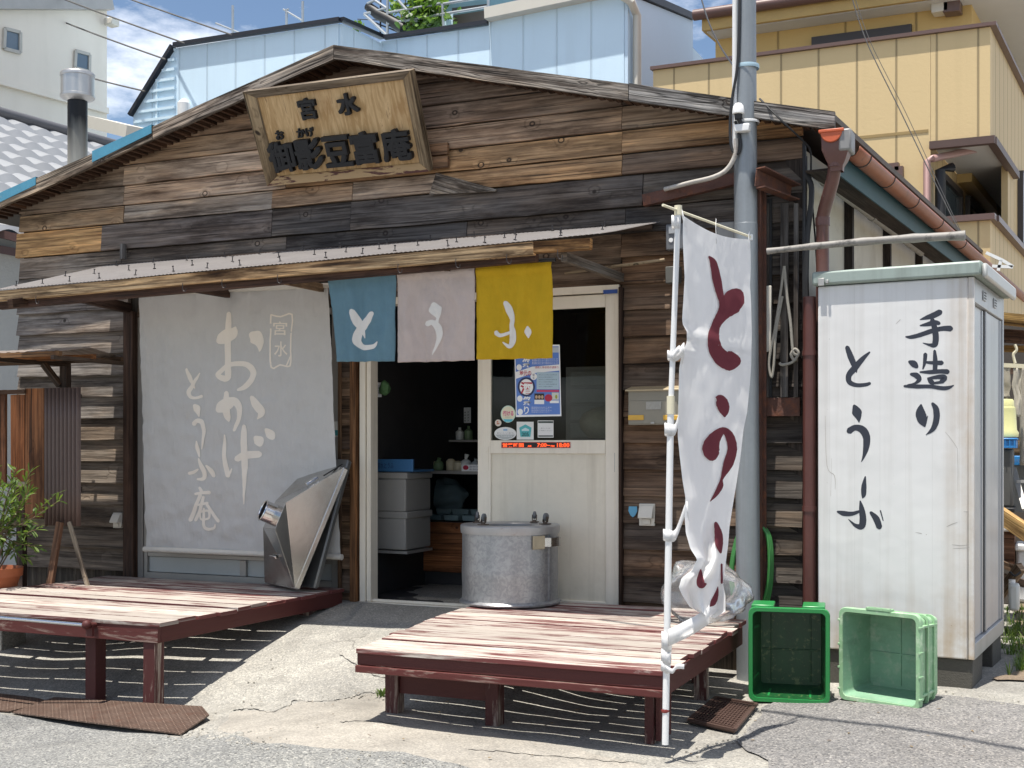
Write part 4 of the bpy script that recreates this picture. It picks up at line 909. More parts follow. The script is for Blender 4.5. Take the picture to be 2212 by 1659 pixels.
curt = []
def curtain(label, tl, tr, bl, br, yt, yb_, mat, seed, st):
    T0, T1, B0, B1 = onY(*tl, yt), onY(*tr, yt), onY(*bl, yb_), onY(*br, yb_)
    def S(u, v, hh=0):
        p = (T0 * (1 - u) + T1 * u) * (1 - v) + (B0 * (1 - u) + B1 * u) * v
        w_ = .018 * noise.noise(V3((u * 5, v * 1.1, seed))) + .011 * math.sin(u * 22 + seed + 3 * noise.noise(V3((u * 2, v * 2, seed)))) * min(1, v * 2 + .25) + .004 * noise.noise(V3((u * 25, v * 18, seed)))
        if v < .13: w_ += .012 * (1 - abs(v - .06) / .07)
        p.y -= w_ + hh; p.z += .004 * noise.noise(V3((u * 9, 3, seed))) * (v > .95); return p
    th = thing('shop_curtain', label, 'curtain', (T0 + T1) / 2, 'short shop curtains over the doorway')
    obj('cloth', MB().grid(S, 44, 56, uvs=(.4, .6)), mat, th, smooth=180, solid=.0015)
    def inv(x, y):
        X, Y = 737.3 + x / 3, 553 + y / 3; v = .5
        for _ in range(4):
            l, r_ = tl[0] + (bl[0] - tl[0]) * v, tr[0] + (br[0] - tr[0]) * v; u = (X - l) / (r_ - l); t_, b_ = tl[1] + (tr[1] - tl[1]) * u, bl[1] + (br[1] - bl[1]) * u; v = (Y - t_) / (b_ - t_)
        return u, v
    mb = MB(); strokes(mb, st, lambda x, y, hh: S(*inv(x, y), hh), lift=.004, step=.0004, n=5); obj('lettering', mb, M_appl, th, smooth=180)
    for v_ in (.125, .975): hm = MB(); hm.grid(lambda u, v: S(u, v_ + v * .012, .0025), 44, 1); obj('seam', hm, mat, th, smooth=180)
    return th
M_appl = cloth('white_applique', (.82, .79, .74), .15, var=.05, bmp=.5)
curtain('dusty blue curtain panel, leftmost of the three over the doorway', (708, 588), (856, 582), (728, 781), (852, 781), 6.60, 6.68, cloth('blue_linen', (.19, .325, .40), .3, var=.14), 1.3,
        [[(72, 358, 40), (105, 425, 52), (132, 462, 54), (150, 500, 26), (162, 532, 6)], [(205, 368, 24), (180, 412, 42), (142, 455, 66), (108, 510, 52), (106, 560, 46), (150, 592, 36), (208, 586, 28), (238, 556, 10)]])
curtain('pale pink linen curtain panel between the blue and the yellow one', (859, 583), (1027, 574), (858, 783), (1027, 779), 6.60, 6.67, cloth('pink_linen', (.68, .585, .54), .3, var=.14), 4.1,
        [[(612, 318, 46), (618, 345, 84), (630, 378, 48), (634, 405, 18), (626, 428, 26)], [(566, 440, 34), (600, 430, 34), (632, 458, 44), (642, 510, 36), (628, 565, 20), (606, 620, 10), (598, 642, 3)]])
curtain('mustard yellow curtain panel, rightmost over the doorway', (1028, 574), (1191, 563), (1030, 777), (1193, 774), 6.60, 6.67, cloth('mustard_linen', (.70, .46, .035), .3, var=.14), 7.7,
        [[(1070, 302, 30), (1095, 350, 46), (1116, 410, 36), (1110, 452, 34), (1120, 500, 50), (1118, 556, 50), (1092, 585, 28), (1058, 560, 8)], [(1002, 495, 34), (1042, 515, 24), (1098, 494, 18)], [(1208, 456, 12), (1212, 490, 42), (1213, 528, 8)]])
mb = MB(); mb.tube([onY(700, 587, 6.598), onY(1200, 561, 6.598)], .011, 10); solo('curtain_rod', mb, M_black, 'thin dark rod carrying the three shop curtains under the awning beam', 'curtain rod')

# ================================================================ signboard
sg = thing('signboard', 'framed wooden signboard with thick black carved characters high on the gable', 'sign', onY(760, 380, 7.5))
def Z1(x, y): return (509.1 + x * .20635, 131.7 + y * .20635)
sTL, sTR, sBR, sBL = onY(*Z1(105, 310), 7.22), onY(*Z1(1855, 85), 7.22), onY(*Z1(2060, 1140), 7.53), onY(*Z1(360, 1295), 7.53)
sn_ = (sTR - sTL).cross(sBL - sTL).normalized(); sn_ = sn_ if sn_.y < 0 else -sn_
def sq(u, v, hh=0): return (sTL * (1 - u) + sTR * u) * (1 - v) + (sBL * (1 - u) + sBR * u) * v + sn_ * hh
fw, fh_ = .062, .085
t = NT('plywood_panel'); p = t.mapv(t.uv(), (1, 1, 1)); n1 = t.noise(t.mapv(p, (26, 3.2, 1)), 1.0, 5, .6, 1.0); n2 = t.noise(t.mapv(p, (3, 2, 1)), 1.0, 5, .6); n3 = t.noise(t.mapv(p, (60, 9, 1)), 1.0, 3, .6)
c = t.mix(t.ramp(n1, .42, .62), (.42, .265, .12, 1), (.60, .42, .225, 1)); c = t.mix(t.math('MULTIPLY', t.ramp(n1, .62, .70), .7), c, (.17, .075, .022, 1)); c = t.mix(t.math('MULTIPLY', t.ramp(n2, .52, .72), .6), c, (.26, .11, .03, 1)); c = t.mix(t.math('MULTIPLY', n3, .4), c, t.mix(1, c, (1.4, 1.4, 1.4, 1), 'MULTIPLY'))
t.bsdf(c, .7, 0, t.bump(n1, .3, .004), .3); M_ply = t.m
t = NT('stained_frame'); p = t.mapv(t.uv(), (3.2, 14, 1)); n1 = t.noise(p, 1.0, 5, .6, .6); c = t.mix(t.ramp(n1, .53, .57), (.42, .27, .125, 1), (.085, .022, .012, 1)); t.bsdf(c, .6); M_stain = t.m
obj('panel', MB().grid(lambda u, v: sq(fw + (1 - 2 * fw) * u, fh_ + (1 - 2 * fh_) * v, 0), 12, 8, uvs=(1.2, .62)), M_ply, sg)
obj('panel_back', MB().prism([sq(.02, .02, -.03), sq(.98, .02, -.03), sq(.98, .98, -.03), sq(.02, .98, -.03)], sn_ * .024, col=(.2, .14, .09)), M_timber, sg)
def mould(u0, v0, u1, v1, iu0, iv0, iu1, iv1, col, mt=None):
    o0, o1, i1, i0 = sq(u0, v0, -.03), sq(u1, v1, -.03), sq(iu1, iv1, -.002), sq(iu0, iv0, -.002); oo0, oo1, ii0, ii1 = sq(u0, v0, .045), sq(u1, v1, .045), sq(iu0, iv0, .012), sq(iu1, iv1, .012)
    mb = MB(); L_ = (o1 - o0).length; ru = random.uniform(0, 50); vs = [o0, o1, oo0, oo1, ii0, ii1, i0, i1]
    F = [(0, 1, 3, 2), (2, 3, 5, 4), (4, 5, 7, 6), (6, 7, 1, 0), (0, 2, 4, 6), (1, 7, 5, 3)]; U = [[(ru, ru + a), (ru + L_, ru + a), (ru + L_, ru + a + .07), (ru, ru + a + .07)] for a in (0, .1, .2, .3)] + [[(ru, ru)] * 4] * 2
    mb.add(vs, F, U, col); obj('frame', mb, mt or M_timber, sg, bevel=.003, smooth=20)
mould(0, 0, 1, 0, fw, fh_, 1 - fw, fh_, (.27, .22, .165)); mould(1, 0, 1, 1, 1 - fw, fh_, 1 - fw, 1 - fh_, (.36, .27, .165)); mould(1, 1, 0, 1, 1 - fw, 1 - fh_, fw, 1 - fh_, (.42, .26, .115), M_stain); mould(0, 1, 0, 0, fw, 1 - fh_, fw, fh_, (.40, .295, .175))
def sinv(x, y):                                                    # zoomed print -> panel u, v (bilinear, a few Newton steps)
    T = V3(Z1(x, y)).to_2d(); u = v = .5; c_ = [V3(Z1(*q)).to_2d() for q in ((105, 310), (1855, 85), (2060, 1140), (360, 1295))]
    for _ in range(6):
        p = (c_[0] * (1 - u) + c_[1] * u) * (1 - v) + (c_[3] * (1 - u) + c_[2] * u) * v; du = (c_[1] - c_[0]) * (1 - v) + (c_[2] - c_[3]) * v; dv = (c_[3] - c_[0]) * (1 - u) + (c_[2] - c_[1]) * u
        e = T - p; det = du.x * dv.y - du.y * dv.x; u += (e.x * dv.y - e.y * dv.x) / det; v += (du.x * e.y - du.y * e.x) / det
    return u, v
def sgtext(ch, cx, cy, w_, h_, bold, depth, name='character'):
    "raised character centred at cx, cy of the zoomed print, lying in the tilted frame"
    u0, v0 = sinv(cx, cy); W = (sTR - sTL).length; H = (sBL - sTL).length; mw, mh = w_ * .20635 / 2650 * 8.4 / W, h_ * .20635 / 2650 * 8.4 / H
    mb = MB(); mw *= 1.24; mh *= 1.16
    for i, (ox, oy) in enumerate(((0, 0), (-1, -1), (1, -1), (1, 1), (-1, 1), (1, 0), (-1, 0), (0, 1))):
        k = bold * .72; text(mb, ch, lambda x, y, hh: sq(u0 + (x + ox * k) * mw, v0 + (y + oy * k) * mh, hh), -.45, -.45, .45, .45, h=.001, bold=.0, depth=depth - .0007 * i)
    obj(name, mb, M_blk, sg, smooth=30)
M_blk = simple('black_painted_wood', (.016, .017, .020), .5, var=.25, spec=.4)
for ch, cx, cy, w_, h_ in (('宮', 792, 485, 185, 205), ('水', 1212, 435, 215, 205)): sgtext(ch, cx, cy, w_, h_, .045, .03)
for ch, cx, cy, w_, h_ in (('御', 522, 985, 285, 300), ('影', 815, 955, 290, 300), ('豆', 1115, 925, 290, 300), ('富', 1402, 890, 275, 310), ('庵', 1715, 860, 290, 300)): sgtext(ch, cx, cy, w_, h_, .045, .045)
for ch, cx, cy in (('お', 482, 762), ('か', 713, 738), ('げ', 808, 728)): sgtext(ch, cx, cy, 88, 90, .045, .02)
# stray boards on the gable beside the sign
mb = MB(); mb.prism([onY(*q, 7.555) for q in ((942, 373), (1071, 408), (1070, 413), (927, 420))], (0, .02, 0), col=(.50, .45, .38)); solo('loose_board', mb, M_fascia, 'pale wedge of loose board poking out below the signboard', 'board')
mb = MB(); mb.box(onY(928, 336, 7.54), onY(970, 309, 7.565), col=(.30, .16, .08)); mb.box(onY(928, 365, 7.535), onY(971, 338, 7.565), col=(.32, .175, .09)); solo('patch_board', mb, M_siding, 'small orange brown patch board nailed right of the signboard', 'board')
# ================================================================ utility pole and what hangs on it
M_pole = simple('galvanised_pole', (.25, .27, .285), .45, .35, var=.12, scale=5, streak=.35, stscale=(12, 12, .6), dirt=(.22, .23, .24), dlo=.6, dhi=.75)
pb = V3((-1.71, 7.36, -.42)); PT = 7.5
pole = thing('utility_pole', 'grey galvanised steel pole standing beside the bench with cables strapped to it', 'pole', (pb.x, pb.y, -.42))
ptop = V3((pb.x - .05, pb.y, PT))
mb = MB(); mb.tube([pb, pb.lerp(ptop, .35), pb.lerp(ptop, .3502), ptop], [.072, .071, .0695, .068], 32); obj('shaft', mb, M_pole, pole)
def pz(px, py, dy=-.08): return onY(px, py, pb.y + dy)
mb = MB(); a_, b_ = pz(1588, -30, -.05), pz(1587, 330, -.05); mb.tube([a_, b_], .017, 12); obj('conduit', mb, M_white, pole)
mb = MB(); mb.tube(catmull([pz(1590, 300), pz(1588, 335), pz(1570, 366), pz(1540, 383), pz(1490, 395, .05), pz(1436, 409, .12)], 6), .014, 10); obj('cable_duct', mb, simple('pale_duct', (.42, .39, .35), .6, var=.25, dirt=(.2, .15, .12), dlo=.5, dhi=.7), pole)
mb = MB(); mb.tube(catmull([pz(1598, -30), pz(1596, 80), pz(1592, 150), pz(1582, 210), pz(1577, 270), pz(1580, 318), pz(1592, 333), pz(1600, 315), pz(1594, 280), pz(1588, 262)], 6), .009, 8); obj('cable', mb, M_cable, pole)
mb = MB(); zc = pz(1610, 137).z; mb.lathe([(.074, -.012), (.076, 0), (.074, .012)], (pb.x - .012, pb.y, zc), 28); obj('strap', mb, simple('pale_blue_strap', (.36, .50, .58), .5), pole)
mb = MB(); zc = pz(1610, 258).z; mb.lathe([(.073, -.008), (.075, 0), (.073, .008)], (pb.x - .01, pb.y, zc), 28); obj('strap', mb, M_white, pole)
c_ = pz(1595, 236, -.11); mb = MB(); mb.lathe([(.026, -.03), (.036, -.026), (.036, -.01), (.03, .02), (.018, .034), (.0001, .037)], c_, 22); obj('light_sensor', mb, M_white, pole)
mb = MB(); mb.lathe([(.022, -.06), (.024, -.03)], c_, 16); mb.tube([c_ + V3((0, 0, -.05)), c_ + V3((.02, .01, -.10))], .014, 8); obj('sensor_neck', mb, M_black, pole)
q = pz(1600, 278, -.10); mb = MB(); mb.box(q - V3((.035, .02, .02)), q + V3((.055, .03, .025))); obj('bracket_box', mb, M_white, pole, bevel=.006)

col_ = thing('steel_column', 'rusty steel column with a channel beam tied to the wall behind the grey pole', 'column', (-1.6, 7.45, -.4))
rx = onY(1641, 700, 7.43).x
mb = MB(); mb.box((rx - .02, 7.40, -.4), (rx + .014, 7.47, 2.66)); obj('web', mb, M_rust, col_)
mb = MB(); mb.box((rx - .03, 7.475, -.4), (rx + .03, 7.485, 2.66)); obj('flange', mb, M_rust, col_)
ct = [onY(1643, 362, 7.28), onY(1720, 401, YF - .03), onY(1717, 432, YF - .03), onY(1643, 404, 7.28)]
mb = MB(); mb.beam(ct[0], ct[1], .07, .008); mb2 = MB(); mb2.beam(ct[3], ct[2], .07, .008); mb3 = MB(); mb3.beam((ct[0] + ct[3]) / 2 + V3((-.03, 0, 0)), (ct[1] + ct[2]) / 2 + V3((-.03, 0, 0)), .006, .10)
obj('channel_flange', mb, M_rust, col_); obj('channel_flange', mb2, M_rust, col_); obj('channel_web', mb3, M_rust, col_)
mb = MB(); mb.beam(onY(1390, 434, 7.52), onY(1592, 386, 7.52), .05, .075); solo('steel_beam', mb, M_rust, 'sloping rusty steel beam along the gable wall left of the grey pole', 'beam', bevel=.003)
mb = MB(); mb.box(onY(1650, 899, 7.53), onY(1730, 859, 7.57)); solo('steel_plate', mb, M_rust, 'dark rusty steel plate across the wall below the rope', 'plate')
lat = thing('wall_lattice', 'dark window recess with grey wooden uprights right of the pole', 'window', (-1.5, 7.55, .2))
mb = MB(); mb.box(onY(1653, 858, 7.545), onY(1668, 430, 7.56)); obj('recess', mb, M_black, lat)
for px, w_ in ((1657, 5), (1695, 9), (1720, 5)): mb = MB(); mb.beam(onY(px, 858, 7.53), onY(px, 440, 7.53), .03 * w_ / 6, .03, up=(0, 1, 0), col=(.12, .115, .11)); obj('upright', mb, M_post, lat)
mb = MB(); mb.box(onY(1652, 760, 7.50), onY(1668, 618, 7.53)); solo('switch_box', mb, simple('old_cream_box', (.55, .52, .45), .5, var=.1), 'narrow cream switch box on the wall right of the pole', 'box', bevel=.004)
M_rope = simple('grey_rope', (.30, .28, .24), .9, var=.25, scale=60)
rp_ = lambda *q: [onY(x, y, 7.49) for x, y in q]
mb = MB(); mb.tube(catmull(rp_((1694, 575), (1685, 640), (1674, 710), (1665, 755), (1661, 790), (1667, 815), (1672, 782), (1676, 720), (1690, 640)), 6), .008, 8); mb.tube(catmull(rp_((1694, 575), (1700, 640), (1708, 700), (1713, 758), (1722, 768), (1716, 778), (1709, 766), (1717, 754), (1725, 764), (1712, 782), (1690, 788), (1684, 784)), 6), .009, 8); solo('rope', mb, M_rope, 'grey rope hanging in a knotted loop on the wall right of the pole', 'rope')
bp0, bp1 = onY(1657, 543, 7.33), onY(2085, 509, 7.33); mb = MB(); nb_ = 16; pts = []; rad = []
for k in range(nb_ + 1):
    t_ = k / nb_; pts.append(bp0.lerp(bp1, t_) + V3((0, 0, .012 * math.sin(t_ * 3.1)))); rad.append((.017 + .008 * t_) * (1.16 if k % 4 == 0 else 1.0))
mb.tube(pts, rad, 14); bam = solo('bamboo_pole', mb, simple('weathered_bamboo', (.24, .225, .205), .6, var=.3, scale=7, dirt=(.07, .065, .06), dlo=.5, dhi=.66), 'grey bamboo pole slung level above the white cabinet', 'bamboo pole')
mb = MB(); mb.tube(catmull([onY(1836, -20, 7.33), onY(1872, 90, 7.33), onY(1945, 240, 7.33), onY(2010, 375, 7.33), onY(2078, 512, 7.33)], 8), .0035, 6); mb2 = MB(); mb2.tube(catmull([onY(1842, -20, 7.36), onY(1880, 90, 7.36), onY(1955, 240, 7.36), onY(2016, 372, 7.36), onY(2079, 508, 7.36)], 8), .0022, 6)
M_wire = simple('grey_wire', (.10, .095, .09), .6)
wr_ = thing('hanging_wire', 'twisted grey wires holding up the right end of the bamboo pole', 'wire', bp1); obj('strand', mb, M_wire, wr_); obj('strand', mb2, M_wire, wr_)

# ================================================================ flag on its white pole
M_flag = cloth('white_nylon', (.86, .86, .86), .48, var=.03, bmp=.08)
M_maro = cloth('maroon_print', (.19, .055, .068), .35, var=.10, bmp=.08)
flag = thing('flag_pole', 'white plastic pole with crossbar strapped to the front corner of the slatted bench', 'flag pole', (-1.62, 5.2, -.33))
ft0, ft1 = onY(1437, 1608, 5.24), onY(1465, 455, 5.24); fm = onY(1449, 880, 5.24)
mb = MB(); mb.tube([ft0, fm], .0150, 16); mb2 = MB(); mb2.tube([fm, ft1], .0125, 16)
obj('lower_tube', mb, M_white, flag); obj('upper_tube', mb2, M_white, flag)
M_ivory = simple('ivory_plastic', (.66, .61, .45), .45, var=.08)
mb = MB(); mb.tube([fm + V3((0, 0, -.03)), fm + V3((0, 0, .05))], .018, 16); obj('joint', mb, M_ivory, flag)
mb = MB(); mb.tube([ft1 + V3((0, 0, -.02)), ft1 + V3((0, 0, .022))], .017, 16); obj('top_cap', mb, M_ivory, flag)
aD0, aD1 = ft1.dot(V3((-sn, cs, 0))), 5.88
arm1 = atD(1622, 512, aD1); arm0 = ft1 + (ft1 - arm1).normalized() * .12
mb = MB(); mb.tube([arm0, arm1], .006, 10); obj('crossbar', mb, M_ivory, flag)
mb = MB(); mb.tube([arm1 - V3((0, 0, .015)), arm1 + V3((0, 0, .012))], .009, 10); obj('end_cap', mb, M_white, flag)
M_tape = simple('white_tape', (.70, .70, .71), .5)
def F1(x, y): return (1404.4 + x * .31728, 421.3 + y * .31728)
def F2(x, y): return (1404.4 + x * .42337, 948 + y * .42337)
L_ = [F1(225, 140), F1(222, 260), F1(224, 350), F1(235, 560), F1(226, 720), F1(218, 840), F1(222, 880), F1(250, 930), F1(250, 1000), F1(215, 1080), F1(198, 1180), F1(195, 1300), F1(190, 1500), F1(188, 1640), F2(150, 80), F2(165, 210), F2(180, 300), F2(176, 400), F2(182, 480), F2(205, 560), F2(240, 615), F2(212, 670), F2(160, 710), F2(146, 760), F2(165, 800), F2(200, 855), F2(262, 892)]
R_ = [F1(680, 302), F1(684, 400), F1(685, 500), F1(680, 620), F1(688, 750), F1(692, 940), F1(688, 1160), F1(680, 1280), F1(660, 1480), F1(635, 1600), F2(460, 100), F2(440, 230), F2(420, 350), F2(405, 450), F2(398, 540), F2(385, 640), F2(372, 740), F2(384, 800), F2(384, 880), F2(330, 915)]
def arcl(P):
    P = [V3((a, b, 0)) for a, b in P]; d = [0]
    for a, b in zip(P, P[1:]): d.append(d[-1] + (b - a).length)
    return P, [x / d[-1] for x in d]
LP, LT = arcl(L_); RP, RT = arcl(R_)
def at_(P, T, v):
    for i in range(len(T) - 1):
        if v <= T[i + 1] + 1e-9: f = (v - T[i]) / max(1e-9, T[i + 1] - T[i]); return P[i].lerp(P[i + 1], f)
    return P[-1]
fq = (arm1 - ft1); fq.z = 0; fnorm = V3((-fq.y, fq.x, 0)).normalized()
def flagS(u, v, hh=0):
    a, b = at_(LP, LT, v), at_(RP, RT, v); q = a.lerp(b, u)
    if v < .12: q.y += 14 * math.sin(math.pi * u) * (1 - v / .12)
    k = ss(.62, .95, v)
    D = 5.38 + (.46 - .22 * k) * u
    w_ = .026 * noise.noise(V3((u * 3.2, v * 5, 2))) + .007 * noise.noise(V3((u * 9 + v * 5, v * 12, 4))) + .03 * math.sin(u * 7 - v * 9) * ss(0, .2, v) * .6 + k * .09 * math.sin(u * 9 + v * 14) + .004 * noise.noise(V3((u * 22 + v * 14, v * 30, 8)))
    if .295 < v < .33: w_ += .015
    return atD(q.x, q.y, D + w_ - hh)
fl = thing('tofu_flag', 'tall white tattered flag with maroon brush lettering hanging from the crossbar by the bench', 'flag', flagS(.5, 0))
obj('cloth', MB().grid(flagS, 46, 150, uvs=(.6, 1.8)), M_flag, fl, smooth=180)
def finv(X, Y):
    v = .5
    for _ in range(30):
        a, b = at_(LP, LT, v), at_(RP, RT, v); u = (X - a.x) / max(6, b.x - a.x); u_ = min(1, max(0, u)); yy = a.y + (b.y - a.y) * u_
        if v < .12: yy += 14 * math.sin(math.pi * u_) * (1 - v / .12)
        v = min(1, max(0, v + (Y - yy) / 950 * .8))
    return min(.995, max(.005, u)), v
def fs(f): return lambda x, y, hh: flagS(*finv(*f(x, y)), hh)
mb = MB()
strokes(mb, [[(402, 420, 14), (430, 460, 46), (452, 560, 60), (470, 650, 52), (490, 730, 40), (488, 790, 46)], [(585, 690, 140), (545, 750, 145), (496, 812, 86), (452, 880, 62), (432, 960, 76), (446, 1050, 96), (490, 1110, 110), (540, 1128, 135), (575, 1130, 110)], [(448, 1376, 8), (470, 1385, 60), (492, 1420, 86), (505, 1470, 68), (508, 1505, 20)]], fs(F1), lift=.010, step=.0003, n=5, rough=.04)
def F3(x, y): return (1474.7 + x / 3, 553 + y / 3)
strokes(mb, [[(188, 1290, 96), (184, 1240, 112), (208, 1180, 82), (262, 1130, 44), (305, 1170, 58), (322, 1250, 62), (298, 1340, 66), (268, 1410, 34), (252, 1450, 18), (245, 1490, 36), (215, 1545, 26), (178, 1590, 4)]], fs(F3), lift=.010, step=.0003, n=5, rough=.04)
strokes(mb, [[(335, 430, 18), (348, 480, 40), (352, 535, 40), (360, 580, 12)], [(365, 640, 10), (366, 735, 12)], [(258, 668, 8), (256, 715, 36), (262, 745, 40), (285, 740, 10)], [(346, 755, 4), (338, 795, 22), (322, 835, 30), (306, 854, 6)]], fs(F2), lift=.010, step=.0003, n=5, rough=.04)
obj('lettering', mb, M_maro, fl, smooth=180)
def ribbon(pts, w_, name, parent, mat=None):
    P_ = [V3(p) for p in pts]; mb = MB(); vs = []
    for i, p in enumerate(P_): wd = w_[i] if isinstance(w_, (list, tuple)) else w_; vs += [p + V3((0, 0, wd / 2)), p - V3((0, 0, wd / 2))]
    mb.add(vs, [(2 * i, 2 * i + 1, 2 * i + 3, 2 * i + 2) for i in range(len(P_) - 1)]); return obj(name, mb, mat or M_flag, parent, smooth=180, solid=.002)
def tie(pts, w_): ribbon(catmull([tuple(p) for p in pts], 4), w_, 'tie', fl)
def ring_(px, py, r=.019): c_ = onY(px, py, 5.24); return [c_ + V3((math.cos(a) * r, math.sin(a) * r, .006 * math.sin(a * 2))) for a in [i * math.pi / 8 for i in range(17)]]
ribbon(ring_(1451, 768), .035, 'tie', fl); tie([onY(1454, 770, 5.23), onY(1466, 765, 5.22), atD(1478, 752, 5.36), flagS(.02, .345)], .05); tie([onY(1452, 771, 5.22), onY(1462, 758, 5.19), onY(1468, 753, 5.18)], .03)
ribbon(ring_(1445, 928), .05, 'tie', fl); tie([onY(1448, 928, 5.225), onY(1458, 928, 5.23), flagS(.01, .49)], .05)
ribbon(ring_(1442, 1156), .045, 'tie', fl); tie([onY(1446, 1156, 5.225), onY(1460, 1154, 5.25), flagS(.03, .70), flagS(.08, .73)], [.05] * 13)
ribbon(ring_(1460, 480), .05, 'tie', fl)
tail = [flagS(.5, .985), atD(1530, 1330, 5.45), atD(1500, 1350, 5.38), atD(1465, 1368, 5.33), onY(1443, 1378, 5.21)]
tie(tail, .075); ribbon(ring_(1440, 1385, .022), .08, 'tie', fl); ribbon(ring_(1439, 1418, .022), .06, 'tie', fl); ribbon(ring_(1438, 1440, .021), .04, 'tie', fl)
tie([onY(1438, 1442, 5.215), onY(1452, 1450, 5.18), onY(1462, 1440, 5.17), onY(1478, 1440, 5.17)], .022)
for i, u in enumerate((.03, .5, .98)): p = arm1.lerp(ft1, 1 - u); q = flagS(u, .0); ribbon([p + V3((0, 0, .012)), p.lerp(q, .5) + V3((0, -.01, 0)), q + V3((0, -.004, -.03))], .03, 'tab', fl)
mb = MB(); p = onY(1437, 1535, 5.24); mb.lathe([(.0165, -.008), (.019, 0), (.0165, .008)], p, 16); obj('red_band', mb, simple('red_band', (.20, .03, .025), .5), flag)

# ================================================================ white cabinet
cA = V3((-.44, 7.3, -.186)); cu = V3((-math.cos(R(5.2)), math.sin(R(5.2)), 0)); cW, cDp, cZt = .865, 1.2, 1.955
t = NT('white_coated_steel'); p = t.world(); oc = t.n('ShaderNodeSeparateXYZ'); t.l(p, oc.inputs[0])
n1 = t.noise(p, 2.2, 6, .65); st = t.noise(t.mapv(p, (15, 15, .35)), 1.0, 5, .6); sp_ = t.voro(p, 34); n3 = t.noise(p, 7, 7, .7)
c = t.mix(1, (.64, .635, .625, 1), t.math('ADD', t.math('MULTIPLY', n1, .16), .92), 'MULTIPLY')
c = t.mix(t.math('MULTIPLY', t.ramp(st, .50, .75), .28), c, (.36, .33, .29, 1))
ln = t.math('ABSOLUTE', t.math('SUBTRACT', t.math('FRACT', t.math('MULTIPLY', oc.outputs[0], 6.9)), .5)); c = t.mix(t.math('MULTIPLY', t.ramp(ln, .012, .003), .22), c, (.30, .28, .26, 1))
eg = t.ramp(oc.outputs[0], -.66, -.44); bt = t.ramp(oc.outputs[2], .30, -.18)                 # rust-brown weeping along the open edge and the sill
gr = t.math('MULTIPLY', t.math('ADD', t.math('MULTIPLY', eg, .55), t.math('MULTIPLY', bt, .7)), t.ramp(t.math('ADD', t.math('MULTIPLY', st, .5), t.math('MULTIPLY', n3, .5)), .40, .66)); c = t.mix(gr, c, (.43, .33, .23, 1))
ru = t.math('MULTIPLY', t.ramp(sp_, .09, .05), t.ramp(n3, .58, .66)); c = t.mix(t.math('MULTIPLY', ru, .8), c, (.12, .07, .045, 1))
t.bsdf(c, .34, 0, t.bump(t.math('ADD', t.noise(p, 5, 2), t.math('MULTIPLY', t.ramp(ln, .012, .003), -.05)), .25, .02)); M_cab = t.m
cab = thing('storage_cabinet', 'tall white steel cabinet with black brush lettering and a green grey lid', 'cabinet', cA)
up3 = V3((0, 0, 1))
def cP(x, y, z): return cA + cu * x + dS * y + V3((0, 0, z - cA.z))
def cbox(x0, x1, y0, y1, z0, z1, **k): c_ = cP((x0 + x1) / 2, (y0 + y1) / 2, (z0 + z1) / 2); return MB().obox(c_, (abs(x1 - x0) / 2, abs(y1 - y0) / 2, abs(z1 - z0) / 2), (cu, dS, up3), **k)
obj('body', cbox(.02, cW, 0, cDp, cA.z, cZt), M_cab, cab, bevel=.008)
M_lid = simple('verdigris_lid', (.29, .345, .315), .5, .1, var=.12, scale=7, streak=.4, dirt=(.10, .105, .10), dlo=.66, dhi=.74)
obj('lid', cbox(-.055, cW + .03, -.03, cDp + .03, cZt + .004, cZt + .085), M_lid, cab, bevel=.014)
obj('lid_gutter', cbox(-.085, -.056, -.028, cDp + .02, cZt - .012, cZt + .07), simple('pale_lid_trim', (.46, .46, .44), .4, .2, var=.1), cab, bevel=.016)
M_cdoor = simple('grey_cabinet_frame', (.40, .41, .42), .4, .25, var=.1, streak=.3)
for y0, y1 in ((0, .03), (cDp - .05, cDp)): obj('side_frame', cbox(-.012, .02, y0 + .001, y1, cA.z, cZt - .001), M_cab if y0 == 0 else M_cdoor, cab, bevel=.003)
obj('side_frame', cbox(-.012, .02, .032, cDp - .052, cZt - .14, cZt - .002), M_cdoor, cab, bevel=.003); obj('side_frame', cbox(-.014, .02, .032, cDp - .052, cA.z, cA.z + .09), M_cdoor, cab, bevel=.003)
M_cpan = simple('grey_door_sheet', (.44, .45, .465), .35, .2, var=.1, streak=.3, dirt=(.55, .53, .46), dlo=.62, dhi=.72)
M_cgl = glass('cabinet_glass', (.42, .45, .46), .08)
for y0, y1, dx in ((.04, .47, .012), (.50, cDp - .06, .002)):
    for a, b in ((y0, y0 + .05), (y1 - .05, y1)): obj('side_door', cbox(-.004 + dx, .012 + dx, a, b, cA.z + .095, cZt - .145), M_cdoor, cab, bevel=.003)
    obj('side_door_panel', cbox(.002 + dx, .006 + dx, y0 + .052, y1 - .052, cA.z + .095, cZt - .145), M_cpan, cab)
obj('door_gap', cbox(.004, .019, .475, .495, cA.z + .095, cZt - .145), M_black, cab)
for y in (.30, .72):
    mb = cbox(-.020, -.0125, y, y + .10, cZt - .10, cZt - .045); o = obj('vent', mb, M_cdoor, cab, bevel=.002)
    for k in range(3): obj('slot', cbox(-.0225, -.0205, y + .012, y + .088, cZt - .09 + k * .016, cZt - .084 + k * .016), M_black, o)
mb = MB(); q = cP(cW - .03, -.034, cZt + .02); mb.obox(q, (.018, .006, .022), (cu, dS, up3)); mb.obox(q - cu * .035, (.008, .010, .010), (cu, dS, up3)); obj('lid_hook', mb, M_alu, cab, bevel=.002)
fo = cP(0, 0, 0)
def cabS(x, y, hh):
    return onP(1720.4 + x * .37037, 579.3 + y * .37037, fo, dS) - dS * (hh + .0004)
M_brush = simple('black_brush_paint', (.022, .026, .040), .5, var=.2)
